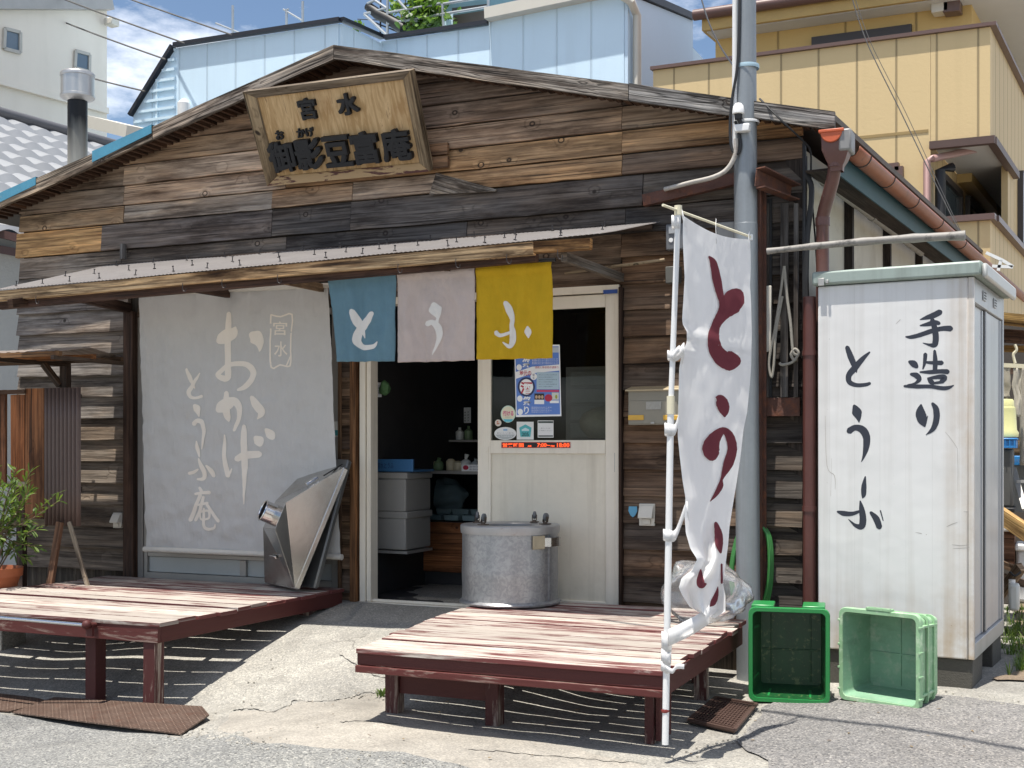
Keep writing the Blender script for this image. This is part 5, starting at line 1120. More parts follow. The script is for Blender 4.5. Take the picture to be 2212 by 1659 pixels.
C1 = [[(838, 256, 34), (800, 275, 34), (760, 288, 24), (722, 300, 6)], [(722, 335, 8), (770, 326, 26), (806, 316, 28), (832, 322, 22)], [(638, 400, 8), (668, 402, 22), (720, 390, 26), (790, 366, 28), (850, 352, 28), (900, 352, 34)], [(792, 300, 26), (806, 350, 34), (813, 405, 36), (806, 445, 34), (780, 448, 18), (738, 436, 4)],
      [(752, 502, 24), (748, 550, 20), (738, 588, 8)], [(744, 548, 12), (800, 552, 22), (848, 552, 28)], [(806, 482, 16), (810, 540, 28), (808, 600, 26)], [(722, 606, 10), (780, 606, 24), (840, 602, 26), (882, 604, 30)], [(768, 642, 14), (784, 660, 30), (798, 672, 22)], [(770, 644, 14), (830, 634, 26), (866, 638, 30), (846, 662, 28)], [(795, 672, 14), (848, 664, 18)], [(660, 546, 20), (684, 558, 40), (702, 575, 24)], [(668, 618, 16), (700, 626, 34), (716, 648, 28), (692, 672, 14), (650, 684, 14)], [(630, 688, 14), (700, 690, 24), (780, 690, 22), (850, 700, 24), (890, 696, 20), (918, 682, 4)],
      [(727, 797, 12), (724, 840, 56), (734, 885, 56), (748, 920, 16)], [(766, 862, 4), (752, 905, 14)], [(794, 790, 18), (815, 825, 36), (816, 885, 36), (796, 938, 28), (756, 972, 3)],
      [(296, 462, 26), (318, 520, 36), (342, 578, 28), (352, 610, 3)], [(427, 490, 10), (385, 530, 28), (340, 582, 38), (306, 625, 34), (310, 664, 30), (350, 682, 24), (400, 680, 22), (428, 672, 18)], [(338, 804, 22), (352, 838, 56), (362, 872, 32), (365, 900, 3)], [(308, 950, 38), (342, 930, 34), (384, 942, 44), (409, 985, 44), (406, 1050, 34), (390, 1105, 14), (378, 1130, 3)],
      [(402, 1216, 8), (394, 1270, 30), (392, 1320, 28), (386, 1340, 8)], [(372, 1358, 8), (380, 1400, 30), (388, 1460, 40), (380, 1505, 38), (344, 1500, 20), (304, 1464, 4)], [(240, 1420, 12), (275, 1430, 30), (325, 1432, 24), (384, 1412, 12)], [(434, 1425, 18), (466, 1462, 38), (484, 1510, 34)], [(490, 1414, 8), (506, 1472, 6)]]
for C2 in ([s_ for s_ in C1 if s_[0][0] > 560], [s_ for s_ in C1 if s_[0][0] <= 560]): mb = MB(); strokes(mb, C2, cabS, lift=.0002, step=.00003, n=5, rough=.03); obj('lettering', mb, M_brush, cab)
SCR = [[(868, 955, 2), (905, 1000, 3), (938, 1050, 2)], [(938, 1050, 2), (942, 1180, 2.4), (940, 1300, 1)], [(876, 1508, 2), (905, 1494, 5), (938, 1482, 2)], [(908, 1612, 2), (960, 1618, 4), (1008, 1612, 2)], [(915, 1634, 2), (1010, 1630, 3)], [(168, 860, 2), (178, 1150, 3), (222, 1210, 4), (226, 1290, 2)], [(205, 1110, 1), (200, 1330, 2)], [(580, 325, 2), (606, 300, 3)], [(695, 1540, 2), (730, 1548, 4)], [(975, 1420, 2), (1000, 1421, 5)]]
M_scr = simple('scratched_steel', (.40, .37, .34), .5, var=.3)
for s_ in SCR: mb = MB(); strokes(mb, [s_], cabS, lift=.0002, n=4, cross=1); obj('scratch', mb, M_scr, cab)
M_cblk = simple('dark_concrete_block', (.075, .07, .06), .9, var=.3, scale=8, bump=.4, bscale=120)
for i, (x0, y0, lb) in enumerate(((.0, .02, 'dark concrete block under the front right corner of the white cabinet'), (.62, .02, 'dark concrete block under the front left corner of the white cabinet, behind the crates'), (.0, .80, 'dark concrete block under the back right corner of the white cabinet'))):
    bz = zg(*cP(x0, y0, 0).to_2d()); solo('concrete_block', cbox(x0 + .0, x0 + .22, y0, y0 + .36, bz - .03, cA.z - .002, jit=.003), M_cblk, lb, 'block', 'blocks under the cabinet', bevel=.006)

# ================================================================ green crates
def crate(name, label, loc, rz, W, H, Dp, tp, mats, rib, seed):
    "box lying on its side: opening towards -y, height H, width W, depth Dp, narrower at the bottom of the box"
    random.seed(seed); M1, M2 = mats
    root = thing(name, label, 'crate', loc, 'green crates on their sides'); root.rotation_euler = (0, 0, rz); ORG[root] = V3((0, 0, 0))
    def rr(w_, h_, r, y, n=5):
        pts = []
        for cx, cz, a0 in ((w_ / 2 - r, h_ / 2 - r, 0), (-w_ / 2 + r, h_ / 2 - r, 90), (-w_ / 2 + r, -h_ / 2 + r, 180), (w_ / 2 - r, -h_ / 2 + r, 270)):
            for k in range(n + 1): a = R(a0 + 90 * k / n); pts.append(V3((cx + r * math.cos(a), y, cz + r * math.sin(a) + H / 2)))
        return pts
    def loft(sections, cap=True):
        mb = MB(); m = len(sections[0]); vs = [p for s_ in sections for p in s_]; F = []
        for i in range(len(sections) - 1):
            for k in range(m): l = (k + 1) % m; F.append((i * m + k, i * m + l, (i + 1) * m + l, (i + 1) * m + k))
        if cap: F.append(tuple(range((len(sections) - 1) * m, len(sections) * m)))
        mb.add(vs, F); return mb
    t_ = .012
    W2, H2 = W - 2 * tp, H - 2 * tp
    lip = .022
    mb = loft([rr(W - .03, H - .03, .030, lip), rr(W - .03 - .02, H - .03 - .02, .03, .03), rr(W2 - .03, H2 - .03, .025, Dp)]); obj('shell', mb, M1, root, local=True)
    mb = loft([rr(W - .05, H - .05, .025, .004), rr(W2 - .06, H2 - .06, .02, Dp - .02)]); obj('inner_shell', mb, M2, root, local=True)
    mb = loft([rr(W - .05, H - .05, .026, .006), rr(W - .045, H - .045, .028, .0), rr(W - .006, H - .006, .036, .0), rr(W, H, .038, .005), rr(W, H, .038, lip + .008), rr(W - .03, H - .03, .03, lip + .008)], cap=False); obj('rim', mb, M1, root, local=True)
    # outer ribs: a band behind the rim and cross ribs on every side
    for f in (.42, .78):
        y = lip + (Dp - lip) * f; k = (y - lip) / (Dp - lip); w_, h_ = W - .03 - 2 * tp * k, H - .03 - 2 * tp * k
        if rib: mb = loft([rr(w_ - .004, h_ - .004, .028, y - .006), rr(w_ + .018, h_ + .018, .03, y - .005), rr(w_ + .018, h_ + .018, .03, y + .005), rr(w_ - .004, h_ - .004, .028, y + .006)], cap=False); obj('rib', mb, M1, root, local=True)
    for side in range(4):
        for f in rib or (.18, .82):
            mb = MB(); l = (Dp - lip) * (.92 if rib else .55)
            for s_ in (0,):
                if side < 2: sg_ = (-1, 1)[side]; x0 = sg_ * (W / 2 - .017); x1 = sg_ * (W / 2 - .017 - tp * .9); z = .04 + (H - .08) * f; mb.beam(V3((x0, lip, z)), V3((x1, lip + l, H / 2 + (z - H / 2) * .95)), .014, .018, up=(1, 0, 0))
                else: sg_ = (-1, 1)[side - 2]; z0 = H / 2 + sg_ * (H / 2 - .017); z1 = H / 2 + sg_ * (H / 2 - .017 - tp * .9); x = -W / 2 + .04 + (W - .08) * f; mb.beam(V3((x, lip, z0)), V3((x * .95, lip + l, z1)), .014, .018)
            obj('rib', mb, M1, root, local=True, bevel=.003)
    for f in (-.25, .25) if not rib else (0,):
        mb = MB(); mb.box((f * W - .004, Dp - .026, .07), (f * W + .004, Dp - .0205, H - .07)); obj('inner_rib', mb, M2, root, local=True, bevel=.002)
    mb = MB(); mb.box((-W / 2 + .06, Dp - .0265, H * .48 - .004), (W / 2 - .06, Dp - .0205, H * .48 + .004)); obj('inner_rib', mb, M2, root, local=True, bevel=.002)
    if rib:                                                       # handle grips and rim clips
        for sg_ in (-1, 1):
            z = H / 2 + sg_ * (H / 2 + .006); mb = MB()
            for a, b in (((-.07, .0), (.07, .0)), ((-.07, .03), (.07, .03)), ((-.07, .0), (-.07, .03)), ((.07, .0), (.07, .03))): mb.beam(V3((a[0], a[1] + .002, z)), V3((b[0], b[1] + .002, z)), .008, .012)
            obj('grip', mb, M1, root, local=True)
        for sg_ in (-1, 1):
            for f in (.12, .35, .6, .86): mb = MB(); mb.box((sg_ * (W / 2 - .002) - .006, -.004, H * f - .006), (sg_ * (W / 2 - .002) + .006, .035, H * f + .006)); obj('clip', mb, M1, root, local=True, bevel=.002)
    else:
        for x in (-W * .33, W * .30):
            mb = MB(); mb.box((x - .06, lip + .01, H - .012), (x + .06, Dp * .75, H + .010)); obj('stacking_foot', mb, M1, root, local=True, bevel=.006)
    return root
M_g1 = simple('dark_green_plastic', (.018, .20, .050), .32, var=.12, scale=14, spec=.5)
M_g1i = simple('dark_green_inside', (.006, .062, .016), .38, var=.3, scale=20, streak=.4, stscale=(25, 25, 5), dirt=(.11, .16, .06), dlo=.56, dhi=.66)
M_g2 = simple('faded_green_plastic', (.28, .47, .27), .5, var=.16, scale=11, streak=.4, stscale=(30, 30, 6), dirt=(.55, .64, .48), dlo=.52, dhi=.72)
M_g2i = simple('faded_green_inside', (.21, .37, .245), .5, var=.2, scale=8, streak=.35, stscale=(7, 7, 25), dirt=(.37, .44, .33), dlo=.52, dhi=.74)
g1 = onG(1704, 1521); g2 = onG(1884, 1522)
crate('plastic_crate', 'dark green crate lying on its side, next to the bench and pole', (g1.x, g1.y, g1.z + .004), R(9), .432, .515, .30, .022, (M_g1, M_g1i), None, 3)
crate('plastic_crate', 'pale faded green crate lying on its side before the white cabinet', (g2.x + .035, g2.y - .03, g2.z + .004), R(-21), .468, .50, .27, .022, (M_g2, M_g2i), (.07, .93), 5)
random.seed(21)

# ================================================================ drain covers
t = NT('checker_plate'); p = t.world(); n1 = t.noise(p, 6, 5, .6)
def dia(ang, off):
    q = t.n('ShaderNodeMapping'); t.l(p, q.inputs['Vector']); q.inputs['Rotation'].default_value = (0, 0, R(ang)); q.inputs['Location'].default_value = off; q.inputs['Scale'].default_value = (24, 24, 24)
    fr = t.n('ShaderNodeVectorMath', operation='FRACTION'); t.l(q.outputs[0], fr.inputs[0]); sp = t.n('ShaderNodeSeparateXYZ'); t.l(fr.outputs[0], sp.inputs[0])
    a = t.math('ABSOLUTE', t.math('SUBTRACT', sp.outputs[0], .5)); b = t.math('ABSOLUTE', t.math('SUBTRACT', sp.outputs[1], .5))
    return t.ramp(t.math('ADD', t.math('MULTIPLY', a, 1.35), t.math('MULTIPLY', b, 3.6)), .55, .42)
dd = t.math('MAXIMUM', dia(45, (0, 0, 0)), dia(135, (.5, .5, 0)))
c = t.mix(t.ramp(n1, .35, .65), (.135, .088, .066, 1), (.19, .135, .105, 1)); c = t.mix(t.math('MULTIPLY', dd, .9), t.mix(1, c, (.60, .56, .54, 1), 'MULTIPLY'), t.mix(1, c, (1.5, 1.5, 1.5, 1), 'MULTIPLY')); c = t.mix(t.math('MULTIPLY', t.ramp(t.noise(p, 14, 6, .65), .55, .7), .5), c, (.12, .05, .03, 1))
t.bsdf(c, .55, .3, t.bump(dd, .9, .006)); M_chk = t.m
def plate(pts, label, name='drain_cover', mat=None, th=.007, lift=.007, cat='drain cover', grp='steel drain covers'):
    q = [onG(*p) for p in pts]; mb = MB(); q3 = [V3((p.x, p.y, gz(p.x, p.y) + lift)) for p in (q[0], q[1], q[-1])]; nn_ = (q3[1] - q3[0]).cross(q3[2] - q3[0]); pl_ = [V3((p.x, p.y, q3[0].z - ((p.x - q3[0].x) * nn_.x + (p.y - q3[0].y) * nn_.y) / nn_.z)) for p in q]
    mb.prism(pl_, (0, 0, th)); return solo(name, mb, mat or M_chk, label, cat, grp, smooth=0)
plate([(26, 1541), (391, 1590), (452, 1556), (436, 1543), (118, 1511)], 'rusty brown checker plate over the drain below the two platform legs')
plate([(-140, 1527), (20, 1538), (122, 1510), (-100, 1491)], 'rusty checker plate at the left edge of the photo beside a longer plate')
gr_ = thing('drain_grate', 'dark brown square grate in the ground right of the bench', 'grate', onG(1560, 1550))
q = [onG(*p) for p in ((1489, 1566), (1587, 1588), (1634, 1530), (1547, 1517))]; pl_ = [V3((p.x, p.y, gz(p.x, p.y) + .008)) for p in q]
M_grate = simple('brown_iron', (.085, .05, .04), .55, .3, var=.3, scale=20)
mb = MB(); mb.prism(pl_, (0, 0, .012)); obj('plate', mb, M_grate, gr_, smooth=0)
def gq(u, v): return (pl_[0] * (1 - u) + pl_[1] * u) * (1 - v) + (pl_[3] * (1 - u) + pl_[2] * u) * v + V3((0, 0, .012))
for a, b in (((0, 0), (1, 0)), ((1, 0), (1, 1)), ((1, 1), (0, 1)), ((0, 1), (0, 0))): mb = MB(); mb.beam(gq(*a) + V3((0, 0, .004)), gq(*b) + V3((0, 0, .004)), .02, .012); obj('frame', mb, M_grate, gr_)
mb = MB()
for i in range(1, 14):
    mb.beam(gq(i / 14, .08) + V3((0, 0, .002)), gq(i / 14, .92) + V3((0, 0, .002)), .006, .007); mb.beam(gq(.06, i / 14) + V3((0, 0, .003)), gq(.94, i / 14) + V3((0, 0, .003)), .006, .006)
obj('mesh', mb, M_grate, gr_, smooth=0)

# ================================================================ things on the front wall
M_mail = simple('grey_brown_mailbox', (.25, .23, .185), .45, .2, var=.08)
ml = thing('mailbox', 'grey brown metal mailbox with two orange windows right of the door', 'mailbox', onY(1410, 918, 7.45))
m0, m1 = onY(1357, 918, 7.46), onY(1466, 842, 7.46); mb = MB(); mb.box((m0.x, 7.46, m0.z), (m1.x, 7.562, m1.z)); obj('body', mb, M_mail, ml, bevel=.004)
mb = MB(); mb.prism([V3((m0.x - .014, 7.44, m1.z - .004)), V3((m0.x - .014, 7.44, m1.z + .006)), V3((m0.x - .014, 7.565, m1.z + .032)), V3((m0.x - .014, 7.565, m1.z - .004))], (m1.x - m0.x + .028, 0, 0)); obj('lid', mb, simple('mailbox_lid', (.42, .34, .22), .4, .2), ml, bevel=.002)
mb = MB(); mb.box((m0.x + .012, 7.456, m0.z + .01), (m1.x - .012, 7.459, m1.z - .065)); obj('door', mb, M_mail, ml, bevel=.002)
M_amber = simple('amber_plastic', (.62, .36, .05), .3)
for px in (1374, 1450): q = onY(px, 902, 7.455); mb = MB(); mb.box((q.x - .052, 7.449, q.z - .016), (q.x + .052, 7.455, q.z + .016)); obj('window', mb, M_amber, ml, bevel=.012)
q = onY(1412, 876, 7.455); mb = MB(); mb.box((q.x - .05, 7.452, q.z - .025), (q.x + .05, 7.4555, q.z + .025)); nm = obj('name_plate', mb, simple('name_plate', (.33, .32, .29), .5, var=.3, scale=60), ml)
q = onY(1410, 913, 7.455); mb = MB(); mb.box((q.x - .012, 7.446, q.z - .008), (q.x + .012, 7.455, q.z + .004)); obj('catch', mb, M_alu, ml, bevel=.002)
M_inter = simple('cream_box', (.60, .57, .50), .4, var=.06)
def outlet(px, py, w_, h_, label):
    q = onY(px, py, YF - .04); th = thing('outlet_cover', label, 'outlet', q, 'outdoor outlet covers'); a, b = w_ / 2650 * 8.4 / 2, h_ / 2650 * 8.4 / 2
    mb = MB(); mb.box((q.x - a, q.y, q.z - b), (q.x + a, q.y + .02, q.z + b)); obj('back_plate', mb, M_inter, th, bevel=.004)
    mb = MB(); mb.prism([V3((q.x - a * .9, q.y - .01, q.z + b * .85)), V3((q.x - a * .9, q.y - .045, q.z - b * .1)), V3((q.x - a * .9, q.y - .045, q.z - b * .3)), V3((q.x - a * .9, q.y, q.z - b * .3)), V3((q.x - a * .9, q.y, q.z + b * .85))], (a * 1.8, 0, 0)); obj('hood', mb, M_inter, th, bevel=.003)
    mb = MB(); mb.box((q.x - a * .5, q.y - .012, q.z - b * .85), (q.x + a * .5, q.y - .001, q.z - b * .38)); obj('socket', mb, M_inter, th, bevel=.002)
outlet(1397, 1112, 33, 45, 'cream outlet cover on the planks right of the door'); outlet(253, 1124, 27, 38, 'cream outlet cover on the planks left of the banner')
mb = MB(); q = onY(1367, 1105, YF - .042); s_ = .030
mb.prism([q + V3((x * s_, 0, z * s_)) for x, z in ((-.9, 1.1), (.9, 1.1), (1, .1), (.55, -.8), (0, -1.25), (-.55, -.8), (-1, .1))], (0, .003, 0)); shd = solo('sticker', mb, simple('blue_sticker', (.10, .33, .50), .4, var=.2), 'small blue shield sticker beside the right outlet cover', 'sticker')
mt = thing('electric_meter', 'grey electric meter on the wall behind the flag', 'meter', onY(1456, 540, 7.5)); a, b = onY(1438, 540, 7.5), onY(1476, 482, 7.5)
M_mtr = simple('meter_grey', (.12, .125, .135), .4, var=.1); mb = MB(); mb.box((a.x, 7.5, a.z), (b.x, 7.57, b.z)); obj('case', mb, M_mtr, mt, bevel=.006)
mb = MB(); mb.box((a.x + .02, 7.494, a.z + .10), (b.x - .02, 7.499, b.z - .015)); obj('face', mb, simple('meter_face', (.35, .36, .37), .3), mt, bevel=.003); mb = MB(); mb.lathe([(.0001, 0), (.014, 0), (.014, .006)], (a.x + .035, 7.496, a.z + .06), 14, ax=(V3((1, 0, 0)), V3((0, 0, 1)), V3((0, 1, 0)))); obj('dial', mb, M_white, mt)
a, b = onY(1437, 612, 7.5), onY(1466, 574, 7.5); mb = MB(); mb.box((a.x, 7.5, a.z), (b.x, 7.57, b.z)); solo('junction_box', mb, simple('dark_grey_box', (.10, .10, .09), .5), 'dark grey junction box below the electric meter', 'box', bevel=.005)
a, b = onY(1548, 540, 7.5), onY(1586, 478, 7.5); mb = MB(); mb.box((a.x, 7.5, a.z), (b.x, 7.57, b.z)); solo('breaker_box', mb, simple('breaker_grey', (.27, .265, .25), .5, var=.15), 'grey breaker box on the wall between the flag and the pole', 'box', bevel=.005)
mb = MB(); mb.tube([onY(1220, 590, 7.52), onY(1330, 575, 7.52), onY(1436, 561, 7.52)], .010, 10, col=(.33, .26, .17)); solo('wooden_rod', mb, M_timber, 'thin wooden rod on the wall right of the yellow curtain', 'rod')

# ================================================================ door glass stickers, poster, sign strip
yg = yd + .010
def dz(x, y): return (1018.2 + x * .15873, 719.8 + y * .15873)
def gS(x, y, hh): return onY(*dz(x, y), yg - hh)
def flat(mb, pts, hh, th=.0006): mb.prism([gS(x, y, hh) for x, y in pts], (0, th, 0)); return mb
def rect(x0, y0, x1, y1): return [(x0, y0), (x1, y0), (x1, y1), (x0, y1)]
def ell(cx, cy, rx, ry, n=28): return [(cx + rx * math.cos(2 * math.pi * k / n), cy + ry * math.sin(2 * math.pi * k / n)) for k in range(n)]
PAP = {}
def pm(c):
    if c not in PAP: PAP[c] = simple('printed_paper', c, .45, var=.03)
    return PAP[c]
WH, NAV, BLU, RED, PBL, PINK = (.86, .88, .90), (.02, .035, .12), (.11, .23, .62), (.46, .02, .06), (.42, .57, .68), (.55, .06, .15)
pos = thing('festival_poster', 'blue and white sake festival poster taped inside the door glass', 'poster', gS(905, 1130, 0))
def pp_(pts, c, hh): obj('print', flat(MB(), pts, hh), pm(c), pos, smooth=0)
def pt_(s_, x0, y0, x1, y1, c, hh, bold=0.0): mb = MB(); text(mb, s_, gS, x0, y0, x1, y1, h=hh, bold=bold); obj('print', mb, pm(c), pos, smooth=0)
obj('sheet', flat(MB(), [(585, 165), (1203, 155), (1225, 1128), (606, 1140)], .001, .0008), pm(WH), pos, smooth=0)
pp_([(597, 185), (1188, 178), (1208, 1105), (618, 1112)], BLU, .0015); pp_(rect(605, 190, 1190, 262), (.50, .57, .64), .0019)
pp_([(604, 528), (830, 455), (1196, 425), (1198, 508), (840, 545), (607, 620)], WH, .0020)
for i, (a, b) in enumerate(((850, 350), (850, 372), (850, 395), (850, 415))): pt_('新酒をあじわう秋のひととき', 825, b - 9, 1175, b + 8, WH, .0021)
pt_('地元の', 655, 505, 815, 580, RED, .0026, .02); pt_('酒蔵と商店街の酒祭り', 865, 447, 1185, 480, RED, .0026)
pp_(ell(748, 730, 118, 132), NAV, .0022); pp_(ell(748, 730, 92, 106), WH, .0026); pt_('酒', 668, 660, 826, 822, RED, .0031, .035)
pp_(ell(848, 590, 44, 46), WH, .0028); pt_('宮', 832, 552, 862, 586, NAV, .0032); pt_('水', 832, 594, 862, 626, NAV, .0032)
for cx, cy in ((650, 465), (660, 890), (665, 1070)): pp_(ell(cx, cy, 36, 42), WH, .0024)
pt_('祭', 690, 345, 805, 470, WH, .0024, .02); pt_('祭', 700, 860, 815, 985, WH, .0024, .02); pt_('り', 715, 995, 782, 1100, WH, .0024, .02)
pp_(rect(888, 530, 1192, 762), PBL, .0022)
for i in range(6): pt_('あたらしいお酒とお豆腐の会', 918, 560 + i * 32, 1165 - 60 * (i % 2), 572 + i * 32, NAV, .0026)
pp_(rect(890, 770, 1192, 800), PINK, .0024); pp_(rect(858, 820, 990, 905), (.03, .02, .02), .0024); pp_(rect(858, 906, 990, 965), WH, .0024)
for cx in (885, 925, 965): pp_(ell(cx, 868, 17, 24, 14), (.55, .38, .25), .0028)
pp_(ell(1050, 880, 52, 50), RED, .0024); pp_(rect(1095, 808, 1190, 905), (.62, .66, .60), .0023); pp_(rect(1068, 915, 1190, 952), WH, .0023); pp_(ell(1155, 865, 16, 28, 12), (.35, .38, .05), .0027)
for i in range(4): pt_('商店街のみなさまと', 818, 1000 + i * 22, 1095 - 30 * (i % 2), 1014 + i * 22, WH, .0024)
def stk(label, parts):
    th = thing('sticker', label, 'sticker', gS(*parts[0][3], 0), 'stickers on the door glass')
    for kind, a, c, _, hh in parts:
        if kind == 'poly': obj('print', flat(MB(), a, hh), pm(c), th, smooth=0)
        else: mb = MB(); text(mb, a[0], gS, *a[1:5], h=hh, bold=a[5] if len(a) > 5 else 0); obj('print', mb, pm(c), th, smooth=0)
stk('round pastel sticker with pink lettering under the poster', [('poly', ell(500, 1100, 100, 116), (.55, .72, .62), (500, 1200), .001), ('poly', ell(500, 1098, 88, 102), (.74, .70, .52), 0, .0017), ('poly', [(432, 1170), (570, 1170), (540, 1205), (460, 1205)], (.10, .50, .62), 0, .002), ('t', ('行ける', 432, 1055, 572, 1125, .03), (.60, .05, .22), 0, .0024), ('t', ('たのしい', 465, 1132, 535, 1152), (.3, .3, .3), 0, .0024)])
stk('tiny round white and red sticker, smallest on the glass', [('poly', ell(365, 1220, 44, 46), (.66, .60, .52), (365, 1264), .001), ('t', ('祭', 338, 1195, 392, 1245, .04), (.55, .13, .05), 0, .0018)])
stk('white oval sticker with a grey lower half on the glass', [('poly', ell(462, 1365, 150, 88), (.70, .71, .70), (462, 1450), .001), ('poly', [(330, 1380), (594, 1380), (560, 1420), (500, 1440), (424, 1440), (364, 1420)], (.40, .43, .43), 0, .0017), ('poly', rect(434, 1303, 490, 1328), (.25, .42, .60), 0, .0018), ('t', ('おいしいまち', 350, 1345, 575, 1372), (.30, .30, .30), 0, .0018), ('t', ('とうふのまち', 370, 1390, 555, 1412), WH, 0, .0022)])
stk('square white sticker with a teal pentagon and 205', [('poly', rect(617, 1205, 848, 1448), (.72, .73, .71), (730, 1448), .001), ('poly', [(735, 1240), (818, 1285), (803, 1410), (668, 1410), (652, 1285)], (.08, .43, .46), 0, .0017), ('poly', [(735, 1285), (785, 1310), (785, 1330), (685, 1330), (685, 1310)], (.55, .70, .72), 0, .002), ('t', ('205', 685, 1350, 782, 1402, .03), (.02, .10, .10), 0, .0022)])
stk('white card with black bars on the glass, right of the pentagon sticker', [('poly', rect(903, 1187, 1118, 1420), (.74, .74, .73), (1010, 1420), .001), ('poly', rect(910, 1197, 1112, 1222), (.03, .05, .04), 0, .0017), ('poly', rect(912, 1390, 1110, 1408), (.03, .05, .04), 0, .0017), ('t', ('おしらせ', 945, 1285, 1075, 1300), (.2, .2, .2), 0, .0018), ('t', ('ご利用ください', 922, 1318, 1100, 1332), (.2, .2, .2), 0, .0018)])
yl = yd - .004
def lS(x, y, hh): return onY(*dz(x, y), yl - hh)
ledt = thing('sign_strip', 'black strip on the door rail with glowing red opening hours', 'sign', lS(880, 1558, 0))
mb = MB(); mb.prism([lS(*q, .003) for q in rect(408, 1482, 1346, 1560)], (0, .003, 0)); obj('strip', mb, simple('strip_red_edge', (.42, .03, .02), .3), ledt, smooth=0)
mb = MB(); mb.prism([lS(*q, .0045) for q in rect(418, 1490, 1336, 1552)], (0, .0012, 0)); obj('screen', mb, M_black, ledt, smooth=0)
M_led = led('red_led', (1.0, .10, .03), 1.1)
for s_, x0, y0, x1, y1, bl in (('営業時間', 425, 1496, 712, 1550, .03), ('AM', 765, 1524, 815, 1548, .03), ('7:00~', 895, 1496, 1070, 1548, .03), ('PM', 1080, 1524, 1130, 1548, .03), ('18:00', 1165, 1494, 1335, 1550, .03)):
    mb = MB(); text(mb, s_, lS, x0, y0, x1, y1, h=.0055, bold=bl); obj('digits', mb, M_led, ledt, smooth=0)
mb = MB(); mb.box(onY(1303, 635, YF - .052), onY(1334, 625, YF - .048)); solo('sticker', mb, simple('blue_label', (.03, .08, .30), .4), 'small dark blue label on the top right of the door frame', 'sticker')
sk = thing('sticker', 'round topped white and teal security sticker between banner and doorway', 'sticker', onY(726, 943, YF - .03), None)
wz = lambda x, y, hh: onY(x, y, YF - .03 - hh)
mb = MB(); mb.prism([wz(x, y, 0) for x, y in [(716, 943)] + [(726.5 + 10.5 * math.cos(math.pi * (1 - k / 8)), 918 - 8 * math.sin(math.pi * k / 8)) for k in range(9)] + [(737, 943)]], (0, .001, 0)); obj('print', mb, pm((.68, .68, .64)), sk, smooth=0)
mb = MB(); mb.prism([wz(x, y, .001) for x, y in rect(716, 929, 737, 941)], (0, .0008, 0)); obj('print', mb, pm((.05, .28, .30)), sk, smooth=0)
# ================================================================ inside the shop, seen through the open door
M_sty = simple('styrofoam', (.33, .32, .30), .7, var=.06, scale=20)
yi = 7.98
def ibox(x0, y0, x1, y1, yy, dp): a, b = onY(x0, y1, yy), onY(x1, y0, yy); return MB().box((a.x, yy, a.z), (b.x, yy + dp, b.z))
rack = thing('display_rack', 'thin legged rack just inside the open doorway carrying foam boxes', 'rack', onY(842, 1290, yi + .2))
a, b = onY(806, 1187, yi), onY(880, 1187, yi)
obj('shelf', MB().box((a.x, yi, a.z - .025), (b.x, yi + .40, a.z - .004)), M_alu, rack)
for x in (a.x + .05, b.x - .03):
    for y in (yi + .03, yi + .36): obj('leg', MB().beam((x, y, -.10), (x, y, a.z - .026), .015, .015), M_white, rack)
for i, (y0, y1, lb) in enumerate(((1021, 1104, 'white foam box on top of another inside the doorway'), (1106, 1186, 'lower white foam box on the rack inside the doorway'))):
    s = thing('foam_box', lb, 'box', onY(840, y1, yi)); obj('body', ibox(807, y0 + 14, 876, y1, yi, .40), M_sty, s, bevel=.01); obj('lid', ibox(805, y0, 879, y0 + 13, yi - .006, .41), M_sty, s, bevel=.008)
s = thing('blue_tray', 'blue plastic tray on top of the foam boxes in the doorway', 'tray', onY(850, 1018, yi)); M_btray = simple('blue_plastic', (.05, .16, .34), .4, var=.1)
obj('front', ibox(806, 992, 892, 1018, yi, .02), M_btray, s, bevel=.004); obj('back', ibox(806, 992, 892, 1017, yi + .38, .02), M_btray, s); obj('base', ibox(808, 1015, 890, 1019, yi + .021, .35), M_btray, s)
mb = MB(); text(mb, '宮水とうふ', lambda x, y, hh: onY(x, y, yi - hh), 815, 999, 850, 1012, h=.001); obj('lettering', mb, simple('dark_blue_print', (.015, .03, .09), .5), s)
yc = 8.75
ctr = thing('shop_counter', 'low brown wooden counter with a glass case inside the shop', 'counter', onY(945, 1290, yc))
mb = ibox(872, 1131, 1060, 1232, yc, .03); [mb.c.__setitem__(i, (.42, .17, .07)) for i in range(len(mb.c))]; obj('front_panel', mb, M_timber, ctr)
obj('plinth', ibox(872, 1234, 1060, 1262, yc + .03, .5), M_dark, ctr)
q0, q1 = onY(872, 1128, yc), onY(1060, 1128, yc); obj('case_floor', MB().box((q0.x, yc + .01, q0.z - .01), (q1.x, yc + .7, q0.z + .01)), simple('case_steel', (.16, .17, .18), .4, .3), ctr)
obj('case_top', ibox(872, 1018, 1060, 1023, yc + .0, .7), M_alu, ctr); obj('case_glass', ibox(874, 1024, 1058, 1126, yc + .002, .006), glass('case_glass', (.7, .76, .78), .02), ctr)
M_pack = [simple('pack_white', (.80, .82, .80), .3, var=.1), simple('pack_cream', (.70, .62, .44), .4), simple('pack_green', (.20, .30, .16), .4), simple('pack_brown', (.30, .17, .10), .5), simple('pack_grey', (.50, .55, .57), .3)]
z0 = q0.z + .012
